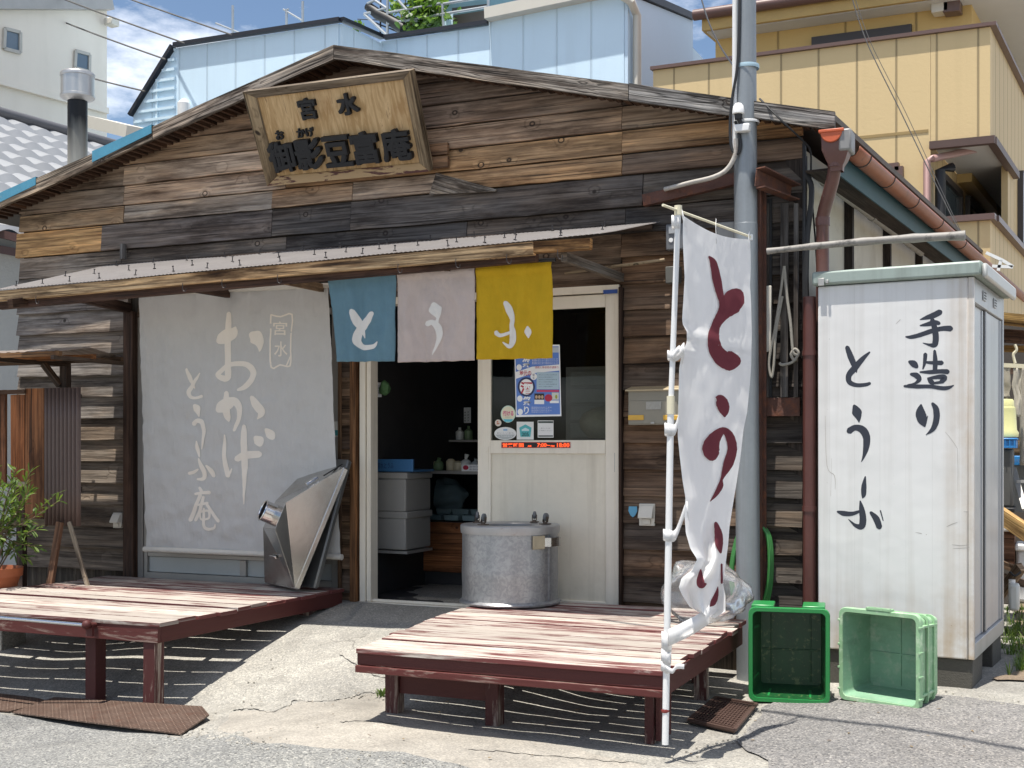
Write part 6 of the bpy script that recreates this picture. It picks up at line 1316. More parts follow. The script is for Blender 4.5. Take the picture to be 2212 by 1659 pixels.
for i in range(13):
    x = q0.x + .10 + (i % 7) * .155; y = yc + .09 + (i // 7) * .17; dz_ = 0 if i < 7 else .04
    mb = MB(); w_ = random.uniform(.10, .14); mb.obox((x, y, z0 + .03 + dz_), (w_ / 2, .05, .022), col=(1, 1, 1), taper=1.12); solo('tofu_pack', mb, M_pack[i % 2 * 4 if i % 3 else 0], 'pale sealed tofu pack lying in the glass case of the counter', 'pack', 'tofu packs in the glass case', bevel=.006)
bagm = sheer('clear_bag', (.75, .77, .78), .8, .3, .4, .25)
def bag(name, label, c_, sc, mat, seed, cat='bag', cr=1.0):
    mb = MB(); mb.ball((0, 0, 0), 1.0, 40, 26)
    for i, p in enumerate(mb.v):
        k = 1 + .26 * noise.noise(p * 1.7 + V3((seed, 0, 0))) + cr * (.12 * abs(noise.noise(p * 4.2 + V3((0, seed, 0)))) + .05 * noise.noise(p * 11 + V3((0, 0, seed))))
        mb.v[i] = V3((c_[0] + p.x * sc[0] * k, c_[1] + p.y * sc[1] * k, c_[2] + max(-.92, p.z * k) * sc[2]))
    return solo(name, mb, mat, label, cat, smooth=70)
bp_ = onY(953, 1062, yc + .3); bag('plastic_bag', 'crumpled clear plastic bag in the glass case of the counter', (bp_.x, bp_.y, z0 + .20), (.22, .12, .13), bagm, 3.3)
ctop = onY(900, 1018, yc).z + .002
for i, px in enumerate((912, 926, 941, 968, 984, 1001, 1020, 1036)):
    x = onY(px, 1010, yc + .15).x; mb = MB(); hgt = random.uniform(.07, .11)
    if i in (3, 4): mb.lathe([(.0001, 0), (.038, 0), (.04, .01), (.04, hgt * .8), (.022, hgt), (.0001, hgt + .002)], (x, yc + .2, ctop), 18)
    else:
        mb.ball((x, yc + .2, ctop + hgt * .45), .045, 14, 10, sc=(1, 1, 1.1)); mb.tube([(x, yc + .2, ctop + hgt * .9), (x + .01, yc + .2, ctop + hgt * 1.25)], [.012, .02], 8)
        for k_ in range(len(mb.v)): mb.v[k_] += V3((noise.noise(mb.v[k_] * 25), noise.noise(mb.v[k_] * 25 + V3((3, 3, 3))), 0)) * .012
        for k_ in range(len(mb.v)): mb.v[k_].z = max(mb.v[k_].z, ctop + .001)
    lb = ['knotted brown packet at the left of the counter top', 'cream packet beside the knotted brown one on the counter', 'greenish packet in the middle of the counter top', 'cream capped pot, left one of a pair on the counter', 'cream capped pot, right one of a pair on the counter', 'pale packet right of the two capped pots', 'grey packet near the sliding door on the counter', 'brown packet half hidden by the sliding door'][i]
    solo('snack_packet', mb, M_pack[(3, 1, 2, 1, 1, 0, 4, 3)[i]], lb, 'packet', 'goods along the counter top')
cd = thing('price_card', 'white price card with red and black marks on the counter front', 'card', onY(990, 1018, yc - .02)); yk = yc - .015
obj('card', ibox(997, 1028 - 24, 1038, 1018 + 0, yk, .002), pm(WH), cd)
mb = MB(); mb.prism([onY(x, y, yk - .001) for x, y in ell(1006, 1010, 6, 5, 16)], (0, .0006, 0)); obj('print', mb, pm(RED), cd)
for i, (x0, y0, x1, y1) in enumerate(((1014, 1006, 1034, 1010), (1014, 1012, 1034, 1016))): mb = MB(); text(mb, 'おかげ', lambda x, y, hh: onY(x, y, yk - hh), x0, y0, x1, y1, h=.001); obj('print', mb, pm(NAV), cd)
yw = 9.45
ov = thing('oval_plaque', 'dark oval wooden plaque on the shop back wall', 'plaque', onY(925, 900, yw))
mb = MB(); mb.prism([onY(x, y, yw) for x, y in ell(921, 891, 74, 19, 40)], (0, .03, 0), ); obj('rim', mb, simple('red_brown_lacquer', (.75, .42, .28), .5, var=.2), ov); mb = MB(); mb.prism([onY(x, y, yw - .006) for x, y in ell(930, 890, 66, 17, 40)], (0, .008, 0), ); obj('face', mb, simple('dark_lacquer', (.42, .36, .32), .5, var=.3), ov)
pf = thing('picture_frame', 'dark picture frame above the oval plaque inside the shop', 'picture', onY(930, 870, yw)); obj('frame', ibox(900, 840, 966, 872, yw + .03, .02), M_black, pf); mb = MB(); mb.prism([onY(x, y, yw + .028) for x, y in ((906, 846), (960, 843), (957, 869), (909, 870))], (0, .001, 0)); obj('picture', mb, simple('grey_picture', (.32, .33, .34), .4, var=.5, scale=12), pf)
cl_ = thing('wall_calendar', 'white wall calendar hanging inside the shop beside the oval plaque', 'calendar', onY(995, 914, yw)); obj('sheet', ibox(968, 880, 1017, 914, yw + .035, .003), pm(WH), cl_)
for r_ in range(4):
    mb = MB(); text(mb, '1 2 3 4 5 6 7', lambda x, y, hh: onY(x, y, yw + .035 - hh), 973, 889 + r_ * 6, 1013, 892.5 + r_ * 6, h=.002); obj('print', mb, pm((.1, .1, .1)), cl_)
tg = thing('hanging_tag', 'white paper tag with black writing hanging by the left door jamb', 'tag', onY(815, 858, 7.85)); obj('tag', ibox(807, 826, 824, 858, 7.85, .002), pm(WH), tg); mb = MB(); text(mb, '大豆', lambda x, y, hh: onY(x, y, 7.85 - hh), 811, 832, 821, 840, h=.001); text(mb, '入荷', lambda x, y, hh: onY(x, y, 7.85 - hh), 811, 843, 821, 852, h=.001); obj('print', mb, pm((.03, .03, .03)), tg)
mb = MB(); mb.ball(onY(830, 838, 7.87), .045, 12, 8, sc=(1, 1, 1.3)); mb.v = [p + V3((noise.noise(p * 30), noise.noise(p * 30 + V3((2, 2, 2))), noise.noise(p * 26))) * .02 for p in mb.v]; solo('green_ornament', mb, simple('dull_green', (.10, .22, .09), .8, var=.4, scale=30), 'small green ornament hanging beside the paper tag', 'ornament')

cb = thing('cupboard', 'grey brown cupboard standing behind the door glass inside the shop', 'cupboard', onY(1265, 1150, 8.3)); obj('body', ibox(1222, 790, 1330, 1160, 8.3, .4), simple('grey_brown_board', (.30, .27, .23), .6, var=.15), cb, bevel=.004)
for k in range(4): obj('drawer', ibox(1232, 800 + k * 38, 1320, 832 + k * 38, 8.285, .012), simple('drawer_front', (.36, .33, .28), .5, var=.2) if k == 0 else bpy.data.materials['drawer_front'], cb, bevel=.003)
bk = onY(1303, 915, 8.02); mb = MB(); mb.lathe([(.0001, -.10), (.10, -.10), (.16, -.03), (.165, .02), (.14, .07), (.06, .11), (.0001, .12)], bk, 28); solo('round_basket', mb, simple('straw_basket', (.60, .48, .33), .8, var=.2, scale=30, bump=.4), 'beige round basket behind the lower right corner of the door glass', 'basket')
sh = thing('wall_shelf', 'dim shelf with bottles on the shop back wall below the oval plaque', 'shelf', onY(930, 955, yw)); obj('board', ibox(850, 950, 1040, 955, yw - .25, .25), M_alu, sh)
for i in range(9):
    x = onY(858 + i * 19, 950, yw - .15).x; zz = onY(930, 950, yw - .25).z; mb = MB(); h_ = random.uniform(.10, .19); mb.lathe([(.0001, 0), (.035, 0), (.035, h_ * .65), (.013, h_ * .8), (.013, h_), (.0001, h_)], (x, yw - .13, zz + .001), 14); solo('bottle', mb, M_pack[(1, 3, 0, 2, 4)[i % 5]], 'small bottle on the dim shelf at the back of the shop', 'bottle', 'bottles on the back shelf')
# ================================================================ left side: notice stand, prop sticks, potted shrub
def Z5(x, y): return (x * .32796, 737.3 + y * .32796)
yn = 7.0
def nS_(x, y, d=0): return onY(*Z5(x, y), yn + d)
ns = thing('notice_stand', 'weathered wooden notice stand with a small roof and a brown corrugated sheet', 'notice stand', V3((nS_(280, 1200).x, yn, -.4)))
def nboard(x0, y0, x1, y1, col, d=0, th=.025, vert=True, m=None):
    a, b = nS_(x0, y1, d), nS_(x1, y0, d); mb = MB(); mb.box((a.x, yn + d, a.z), (b.x, yn + d + th, b.z), col=col, jit=.002); return mb
RB, RB2 = (.30, .105, .038), (.25, .10, .045)
for x0, y0, x1, y1, c in ((-60, 320, 33, 960, RB2), (70, 350, 160, 930, (.34, .125, .045)), (162, 308, 288, 1172, (.27, .115, .05))): obj('board', nboard(x0, y0, x1, y1, c), M_timber, ns, bevel=.003)
obj('board', nboard(72, 932, 160, 1172, (.09, .05, .035), .004), M_timber, ns); obj('rail', nboard(-60, 318, 160, 350, (.10, .055, .035), -.02, .02), M_timber, ns); obj('rail', nboard(60, 1172, 296, 1212, (.22, .18, .11), -.02, .03), M_timber, ns)
obj('block', nboard(45, 925, 162, 960, (.42, .38, .28), -.03, .03), M_timber, ns, bevel=.003)
M_corr = simple('brown_corrugated', (.125, .085, .072), .45, var=.12, scale=5)
ca_, cb_ = nS_(296, 1210, -.02), nS_(530, 302, -.02); cx0, cx1 = ca_.x, cb_.x
obj('corrugated_sheet', MB().grid(lambda u, v: V3((cx0 + (cx1 - cx0) * u, yn - .02 - .011 * math.sin(u * 2 * math.pi * 9), ca_.z + (cb_.z - ca_.z) * v)), 108, 4), M_corr, ns, smooth=60, solid=.002)
for y0, y1 in ((348, 380), (958, 988)): obj('batten', nboard(292, y0, 528, y1, (.06, .05, .045), .0, .02), M_post, ns)
obj('post', nboard(392, 160, 436, 1210, (.07, .05, .04), .03, .05), M_post, ns); obj('post', nboard(108, 1190, 146, 1640, (.06, .04, .035), .03, .05), M_post, ns)
mb = MB(); mb.beam(nS_(288, 150, -.02), nS_(396, 292, .03), .035, .05, up=(0, 1, 0), col=(.10, .065, .045)); obj('brace', mb, M_post, ns)
rz0, rz1 = nS_(598, 140, 0), nS_(-120, 95, 0)
mb = MB(); zt_ = nS_(300, 92, 0).z; xr_ = nS_(598, 130, 0).x; xl_ = xr_ - 1.9
obj('roof_sheet', MB().grid(lambda u, v: V3((xl_ + (xr_ - xl_) * u, yn - .30 + .62 * v, zt_ + .00 + .045 * (1 - abs(2 * v - 1)) + .004 * math.sin(u * 130))), 160, 4), sheer('dusty_sheet', (.33, .27, .23), .96, .15, .35, .35), ns, solid=.002, smooth=60)
for y_, c in ((-.32, (.24, .13, .06)), (.02, (.30, .13, .05)), (.31, (.12, .08, .055))): mb = MB(); mb.beam((xl_, yn + y_, zt_ - .022), (xr_ + .02, yn + y_, zt_ - .022), .03, .035, col=c); obj('roof_beam', mb, M_timber, ns)
for x_ in (xr_ - .02, xr_ - .55): mb = MB(); mb.beam((x_, yn - .36, zt_ - .05), (x_, yn + .36, zt_ - .05), .03, .03, col=(.09, .065, .05)); obj('roof_beam', mb, M_timber, ns)
a, b = nS_(395, 1190, -.06), nS_(330, 1600, -.10); b2 = a + (b - a) * 1.9; mb = MB(); mb.beam(a, b2, .055, .03, up=(0, 1, 0), col=(.20, .11, .07)); st1 = solo('prop_timber', mb, M_timber, 'dark brown timber leaning under the notice stand', 'timber', bevel=.003)
a, b = nS_(455, 1190, -.05), nS_(562, 1560, -.09); b2 = a + (b - a) * 2.0; mb = MB(); mb.beam(a, b2, .028, .02, up=(0, 1, 0), col=(.45, .38, .29)); solo('prop_stick', mb, M_timber, 'pale thin stick leaning beside the dark timber under the notice stand', 'stick', bevel=.002)

def leafmat(name, c0, c1, tr=.35):
    t = NT(name); col = t.attr(); sp = t.n('ShaderNodeSeparateColor'); t.l(col, sp.inputs[0]); c = t.mix(sp.outputs[0], (*c0, 1), (*c1, 1))
    d = t.bsdf(c, .45, spec=.4); tr_ = t.n('ShaderNodeBsdfTranslucent'); t.put(tr_.inputs[0], t.mix(1, c, (1.5, 1.6, .7, 1), 'MULTIPLY')); m = t.n('ShaderNodeMixShader'); m.inputs[0].default_value = tr
    t.l(d.outputs[0], m.inputs[1]); t.l(tr_.outputs[0], m.inputs[2]); t.l(m.outputs[0], t.out.inputs[0]); return t.m
M_leaf = leafmat('narrow_leaf', (.05, .10, .025), (.15, .21, .045)); M_stem = simple('brown_stem', (.13, .09, .05), .8, var=.2)
def leaf(mb, p, d, n_, L, W, k):
    d = d.normalized(); s = d.cross(n_).normalized(); n2 = s.cross(d); P0 = p; P1 = p + d * L * .35 + n2 * L * .04; P2 = p + d * L * .75 + n2 * L * .02; P3 = p + d * L - n2 * L * .06
    mb.add([P0, P1 + s * W * .42, P1 - s * W * .42, P2 + s * W * .5, P2 - s * W * .5, P3, P1 - n2 * W * .12, P2 - n2 * W * .12], [(0, 6, 1), (0, 2, 6), (6, 7, 3, 1), (2, 4, 7, 6), (7, 5, 3), (4, 5, 7)], None, (k, k, k))
pt0 = onY(-15, 1226, 6.55); potz = pt0.z
plant = thing('potted_shrub', 'leafy green shrub in a terracotta pot at the left edge of the photo', 'potted plant', (pt0.x, 6.55, zg(pt0.x, 6.55)))
pc = V3((pt0.x, 6.55, zg(pt0.x, 6.55))); ph = potz - pc.z
M_terra = simple('terracotta', (.36, .105, .04), .7, var=.15, scale=9)
pc = pc + V3((0, 0, ph - .27)); ph = .27; mb = MB(); mb.lathe([(.11, 0), (.13, .02), (.185, ph - .06), (.20, ph - .06), (.205, ph), (.185, ph), (.178, ph - .05), (.0001, ph - .05)], pc, 36); obj('pot', mb, M_terra, plant)
mb = MB(); mb.lathe([(.0001, ph - .042), (.178, ph - .042)], pc, 24); obj('soil', mb, simple('soil', (.06, .045, .03), .95, bump=.5), plant)
sm, lm_ = MB(), MB(); rnd = random.Random(4)
base = pc + V3((0, 0, ph - .04)); g0_ = zg(pc.x, pc.y); mb = MB(); mb.box((pc.x - .19, pc.y - .1, g0_ - .02), (pc.x + .19, pc.y + .12, pc.z - .002), jit=.004); solo('stand_block', mb, M_conc, 'rough grey concrete block under the terracotta pot', 'block', bevel=.008)
tips = [(1.22, 1045), (.45, 990), (.25, 1120), (.8, 1180), (.95, 1240)]
def shoot(p0, p1, sag, nl, L, W, r=.006):
    pts = catmull([tuple(p0), tuple(p0.lerp(p1, .5) + V3((0, 0, sag))), tuple(p1)], 7); pts = [V3(q) for q in pts]; sm.tube(pts, [r * (1 - .7 * i / len(pts)) for i in range(len(pts))], 6)
    for i in range(nl):
        t_ = .25 + .75 * i / nl; q = pts[min(len(pts) - 2, int(t_ * (len(pts) - 1)))].lerp(pts[min(len(pts) - 1, int(t_ * (len(pts) - 1)) + 1)], rnd.random()); ax = (pts[-1] - pts[-4]).normalized()
        d = V3((rnd.gauss(0, 1), rnd.gauss(0, 1), rnd.gauss(.1, .8))).normalized() * .9 + ax * .8; leaf(lm_, q, d, V3((rnd.gauss(0, .5), rnd.gauss(0, .5), 1)), L * rnd.uniform(.7, 1.2), W * rnd.uniform(.8, 1.2), rnd.random())
for i in range(17):
    a = rnd.uniform(0, 6.28); rr_ = rnd.uniform(.08, .30); hgt = rnd.uniform(.18, .78); p1 = base + V3((math.cos(a) * rr_ + .10, math.sin(a) * rr_ * .8, hgt)); shoot(base + V3((math.cos(a) * .03, math.sin(a) * .03, rnd.uniform(0, .25))), p1, .05, 24, .085, .017)
for x, y in ((395, 1045), (200, 1000), (190, 990), (240, 1240), (230, 1350), (370, 1010), (180, 1440)): shoot(base + V3((.06, 0, .28)), onY(*Z5(x, y), 6.6 + rnd.uniform(-.05, .1)), -.02, 22, .085, .017)
obj('stem', sm, M_stem, plant); obj('foliage', lm_, M_leaf, plant, smooth=0)

# ================================================================ plastic bag, hose and bits round the pole
bg_ = onY(1530, 1270, 6.98); bag('plastic_bag', 'big clear plastic bag puffed up on the bench by the pole', (bg_.x, 6.9, .165), (.25, .17, .18), sheer('white_film', (.72, .74, .76), .16, .4, .5, .2), 8.1, cr=.9)
M_hose = simple('green_hose', (.045, .20, .05), .35, var=.2, scale=12)
hs = thing('garden_hose', 'green garden hose looped on the wall behind the grey pole', 'hose', onY(1610, 1300, 7.5))
for k in range(3):
    o_ = k * 5; z_ = 7.50 - .02 * k
    mb = MB(); mb.tube(catmull([tuple(onY(1612 + k * 3, 1118 + o_, z_)), tuple(onY(1590 + o_ * .6, 1165, z_)), tuple(onY(1578 + o_ * .5, 1240, z_)), tuple(onY(1590 + o_, 1318 - k * 2, z_)), tuple(onY(1620, 1338 - k * 4, z_)), tuple(onY(1655 - o_, 1310, z_)), tuple(onY(1668 - o_ * .7, 1235, z_)), tuple(onY(1660 - o_ * .6, 1150, z_)), tuple(onY(1612 + k * 3, 1118 + o_, z_))], 6), .0095, 8); obj('coil', mb, M_hose, hs)
# weeds and grass
def tuft(mb, p, n, hgt, w_, rnd):
    for i in range(n):
        a = rnd.uniform(0, 6.28); l = hgt * rnd.uniform(.5, 1.2); d = V3((math.cos(a), math.sin(a), 0)); lean = rnd.uniform(.15, .7); s = V3((-d.y, d.x, 0)) * w_ * rnd.uniform(.6, 1.2); b0 = p + d * rnd.uniform(0, .03); k = rnd.random()
        m1 = b0 + d * l * lean * .4 + V3((0, 0, l * .55)); m2 = b0 + d * l * lean + V3((0, 0, l * (.95 - lean * .35)))
        mb.add([b0 + s, b0 - s, m1 - s * .8, m1 + s * .8, m2], [(0, 1, 2, 3), (3, 2, 4)], None, (k, k, k))
M_grass = leafmat('grass_blade', (.06, .11, .03), (.17, .24, .06)); rnd = random.Random(9)
mb = MB()
for i in range(260):
    px = rnd.uniform(2105, 2290); py = rnd.uniform(1318, 1462); p = onG(px, py)
    if (p - cA).dot(dS) > -.05 and (p - cA).dot(cu) > -.12 and (p - cA).dot(dS) < 1.3: continue
    p.z = gz(p.x, p.y); tuft(mb, p, rnd.randint(5, 11), rnd.uniform(.05, .14), .004, rnd)
g_ = obj('grass', mb, M_grass, None, smooth=0); meta(g_, 'green weeds growing on the dry soil right of the white cabinet', 'grass', None, 'stuff')
q = onG(826, 1503); mb = MB(); q.z = gz(q.x, q.y); tuft(mb, q, 30, .055, .006, rnd); solo('weed', mb, M_grass, 'tiny bright green weed at the front left leg of the bench', 'weed', smooth=0)
M_soil = ground_mat('dry_soil', (.22, .17, .12), (.17, .13, .095), .4, 'soil')
s0 = onG(2096, 1486); patch('soil', [(s0.x + .0, s0.y + .02), G2(2160, 1470), G2(2230, 1474), (2.5, 8.2), (2.2, 16), (-.5, 16), (-.25, 9.0), (-.2, 8.0)], M_soil, lift=.012, ragged=.09)

# ================================================================ clutter behind the cabinet
def rc(px, py, y): return onY(px, py, y)
def rbox(x0, y0, x1, y1, yy, dp, **k): a, b = onY(x0, y1, yy), onY(x1, y0, yy); return MB().box((a.x, yy, a.z), (b.x, yy + dp, b.z), **k)
shd_ = thing('lean_to', 'rough timber lean to with a yellow board roof behind the white cabinet', 'shelter', rc(2190, 1380, 10.2))
for (a, b, w_, h_, c) in (((2120, 684, 10.0), (2300, 702, 10.0), .5, .05, (.55, .36, .13)), ((2120, 722, 10.05), (2300, 735, 10.05), .06, .10, (.16, .09, .06)), ((2120, 752, 10.3), (2300, 756, 10.3), .06, .05, (.45, .28, .10)), ((2120, 800, 10.6), (2300, 800, 10.6), .05, .06, (.10, .06, .045)), ((2120, 985, 10.8), (2300, 985, 10.8), .05, .25, (.36, .26, .16)), ((2120, 1040, 10.8), (2300, 1040, 10.8), .05, .10, (.20, .14, .09))):
    mb = MB(); mb.beam(rc(*a), rc(*b), w_, h_, col=c); obj('board', mb, M_timber, shd_)
for px, y in ((2150, 10.4), (2240, 10.4)): p = rc(px, 800, y); mb = MB(); mb.beam((p.x, p.y, -.36), (p.x, p.y, rc(px, 700, y).z), .08, .08, col=(.08, .06, .05)); obj('post', mb, M_timber, shd_)
mb = rbox(2100, 690, 2330, 1300, 11.4, .06); solo('wall_panel', mb, simple('dark_shed_wall', (.07, .06, .052), .8, var=.4, scale=3), 'dark wall panel at the back of the timber lean to', 'wall')
M_towel = cloth('grey_towel', (.50, .46, .38), .25, var=.12, bmp=.4)
def hang(name, label, x0, y0, x1, y1, yy, seed, mat=M_towel, cat='towel', grp='laundry on the hanger'):
    def S(u, v): p = onY(x0 + (x1 - x0) * u, y0 + (y1 - y0) * v, yy); p.y += .016 * noise.noise(V3((u * 3, v * 2, seed))) + .004 * math.sin(u * 9 + seed); p.x += .012 * noise.noise(V3((v * 4, seed, 2))); return p
    return solo(name, MB().grid(S, 14, 20), mat, label, cat, grp, smooth=180, solid=.004)
hang('towel', 'grey towel hanging from the clothes hanger behind the cabinet', 2157, 791, 2183, 858, 9.6, 1.2); hang('towel', 'long pale towel hanging below the grey one behind the cabinet', 2156, 850, 2178, 915, 9.62, 3.7); hang('towel', 'narrow white towel on the right end of the clothes hanger', 2188, 795, 2206, 900, 9.6, 6.6, cloth('white_towel', (.62, .58, .50), .25)); hang('towel', 'cream towel at the right edge of the photo behind the hanger', 2203, 790, 2240, 1005, 9.75, 9.1)
hg = thing('clothes_hanger', 'cream plastic clothes hanger holding towels behind the cabinet', 'hanger', rc(2190, 800, 9.6)); mb = MB(); mb.tube(catmull([tuple(rc(2192, 744, 9.6)), tuple(rc(2196, 756, 9.6)), tuple(rc(2189, 766, 9.6)), tuple(rc(2193, 785, 9.6))], 5), .010, 8); obj('hook', mb, M_ivory, hg); mb = MB(); mb.beam(rc(2150, 788, 9.6), rc(2230, 792, 9.6), .02, .03); obj('bar', mb, M_ivory, hg)
tb = thing('yellow_tub', 'pale yellow plastic tub upside down on a blue crate', 'tub', rc(2172, 945, 9.3)); c_ = rc(2166, 944, 9.45); mb = MB(); mb.lathe([(.105, 0), (.108, .03), (.095, .05), (.088, .19), (.085, .21), (.078, .215), (.074, .26), (.066, .27), (.0001, .27)], c_, 30); obj('body', mb, simple('lemon_plastic', (.62, .60, .28), .35, var=.06), tb)
bc_ = thing('blue_crate', 'blue plastic crate on a dark bin behind the cabinet', 'crate', rc(2175, 968, 9.3)); M_blcr = simple('bright_blue_plastic', (.03, .24, .60), .35, var=.08); mb = rbox(2130, 946, 2197, 950, 9.28, .40); obj('rim', mb, M_blcr, bc_, bevel=.004); mb = rbox(2132, 951, 2195, 968, 9.29, .38); obj('body', mb, M_blcr, bc_, bevel=.004)
for k in range(6): px = 2140 + k * 10; mb = rbox(px, 950, px + 2, 968, 9.282, .008); obj('rib', mb, M_blcr, bc_)
db_ = thing('dark_bin', 'dark grey plastic bin under the blue crate', 'bin', rc(2172, 1110, 9.3)); mb = rbox(2132, 969, 2188, 1096, 9.32, .34); obj('body', mb, simple('dark_grey_plastic', (.085, .085, .08), .5, var=.15), db_, bevel=.02); mb = rbox(2128, 1097, 2192, 1106, 9.30, .38); obj('foot', mb, M_black, db_, bevel=.008)
b2_ = thing('blue_crate', 'blue plastic crate with grey lettering at the right edge of the photo', 'crate', rc(2200, 1005, 9.9)); mb = rbox(2187, 985, 2290, 1005, 9.9, .4); obj('body', mb, M_blcr, b2_, bevel=.006); mb = MB(); text(mb, '6902', lambda x, y, hh: onY(x, y, 9.9 - hh), 2190, 991, 2207, 999, h=.003); obj('lettering', mb, simple('grey_blue_print', (.10, .20, .36), .5), b2_)
gb = thing('grey_block_wall', 'grey concrete block wall low behind the blue crates', 'wall', rc(2200, 1110, 10.4))
for k in range(3):
    mb = rbox(2110 + 40 * (k % 2) - 60, 1006 + k * 33, 2400, 1038 + k * 33, 10.3 + .002 * k, .12); obj('course', mb, simple('grey_block', (.20, .205, .20), .85, var=.15, bump=.3) if k == 0 else bpy.data.materials['grey_block'], gb, bevel=.006)
ld = thing('step_ladder', 'silver aluminium step ladder leaning at the right edge of the photo', 'ladder', rc(2210, 1100, 9.5)); 
mb = MB(); mb.beam(rc(2190, 1012, 9.6), rc(2214, 1100, 9.3), .035, .02, up=(0, 1, 0)); obj('rail', mb, M_alu, ld); mb = MB(); mb.beam(rc(2230, 1012, 9.6), rc(2254, 1100, 9.3), .035, .02, up=(0, 1, 0)); obj('rail', mb, M_alu, ld); mb = MB(); mb.beam(rc(2196, 1040, 9.5), rc(2238, 1040, 9.5), .05, .02); obj('step', mb, M_alu, ld)
for i, (a, b, w_, h_, c, lb) in enumerate((((2150, 1106, 9.2), (2250, 1172, 9.0), .05, .11, (.55, .36, .15), 'yellow plank slanting down behind the cabinet'), ((2155, 1290, 9.0), (2206, 1224, 8.85), .045, .07, (.30, .22, .15), 'weathered timber propped up from the ground behind the cabinet'), ((2158, 1216, 9.2), (2210, 1236, 9.2), .05, .05, (.28, .19, .12), 'short weathered batten lying across the propped timber'), ((2150, 1240, 9.25), (2215, 1262, 9.25), .05, .05, (.20, .14, .10), 'lower dark batten behind the propped timber'))):
    mb = MB(); mb.beam(rc(*a), rc(*b), w_, h_, col=c, jit=.003); solo('timber', mb, M_timber, lb, 'timber', bevel=.003)
bb_ = thing('brown_box', 'dark brown wooden box with a white lid behind the cabinet', 'box', rc(2160, 1226, 9.4)); mb = rbox(2130, 1148, 2192, 1226, 9.35, .3, col=(.20, .10, .06)); obj('body', mb, M_timber, bb_, bevel=.004)
mb = rbox(2126, 1136, 2196, 1147, 9.30, .36); obj('lid', mb, M_white, bb_, bevel=.012)
wb_ = thing('white_bin', 'white plastic bin with a rim at the right edge of the photo', 'bin', rc(2205, 1280, 9.4)); mb = rbox(2192, 1178, 2260, 1190, 9.35, .36); obj('rim', mb, M_white, wb_, bevel=.01); mb = rbox(2196, 1191, 2256, 1300, 9.38, .30); obj('body', mb, M_white, wb_, bevel=.02)
jc = thing('jerry_can', 'white plastic jerry can standing on the soil behind the cabinet', 'jerry can', rc(2190, 1322, 8.8)); mb = rbox(2178, 1262, 2202, 1320, 8.8, .12); obj('body', mb, simple('milky_plastic', (.55, .56, .53), .45, var=.08), jc, bevel=.02); mb = MB(); p = rc(2186, 1258, 8.86); mb.tube([p + V3((0, 0, -.03)), p + V3((0, 0, .02))], .022, 12); obj('cap', mb, M_white, jc)
mb = MB(); mb.tube(catmull([tuple(rc(2182, 1236, 8.78)), tuple(rc(2192, 1244, 8.76)), tuple(rc(2205, 1236, 8.78))], 4), .008, 6); obj('handle', mb, M_black, jc)
drf = thing('drying_frame', 'small white metal frame above the cabinet roof at the right', 'frame', rc(2150, 575, 9.0)); 
for a, b in (((2130, 546), (2165, 562)), ((2165, 562), (2188, 576)), ((2143, 575), (2188, 577)), ((2162, 563), (2156, 585))): mb = MB(); mb.beam(rc(*a, 8.9), rc(*b, 8.9), .02, .02); obj('bar', mb, M_white, drf)

# ---- grit and dead leaves in the joints of the paving
rnd = random.Random(31); mb = MB()
edges = [((391, 1592), (562, 1606)), ((562, 1606), (1010, 1659)), ((505, 1533), (740, 1510)), ((740, 1510), (830, 1499)), ((1595, 1602), (1655, 1529)), ((1675, 1519), (2038, 1503)), ((1440, 1640), (1590, 1600)), ((2038, 1503), (2212, 1526)), ((460, 1560), (640, 1390))]
for i in range(260):
    a, b = edges[rnd.randrange(len(edges))]; f = rnd.random(); p = onG(a[0] + (b[0] - a[0]) * f + rnd.gauss(0, 14), a[1] + (b[1] - a[1]) * f + rnd.gauss(0, 7)); r_ = rnd.choice([.003, .003, .004, .007]); k = rnd.uniform(.8, 1.4); p.z = gz(p.x, p.y) + .008
    mb.ball(p, r_, 5, 4, sc=(1, 1, .7), col=(.30 * k, .28 * k, .24 * k))
g_ = obj('grit', mb, simple('grit', (.3, .3, .3), .9, useattr=True), None, smooth=0); meta(g_, 'loose grit and small stones along the paving joints', 'grit', None, 'stuff')
mb = MB()
for i in range(60):
    p = onG(rnd.uniform(380, 2150), rnd.uniform(1490, 1650)); p.z = gz(p.x, p.y) + .012; leaf(mb, p, V3((rnd.gauss(0, 1), rnd.gauss(0, 1), .1)), V3((0, 0, 1)), rnd.uniform(.012, .03), rnd.uniform(.006, .014), rnd.random())
g_ = obj('fallen_leaves', mb, leafmat('dry_leaf', (.10, .06, .03), (.24, .16, .07), .1), None, smooth=0); meta(g_, 'tiny dry leaves scattered on the concrete and asphalt', 'leaves', None, 'stuff')
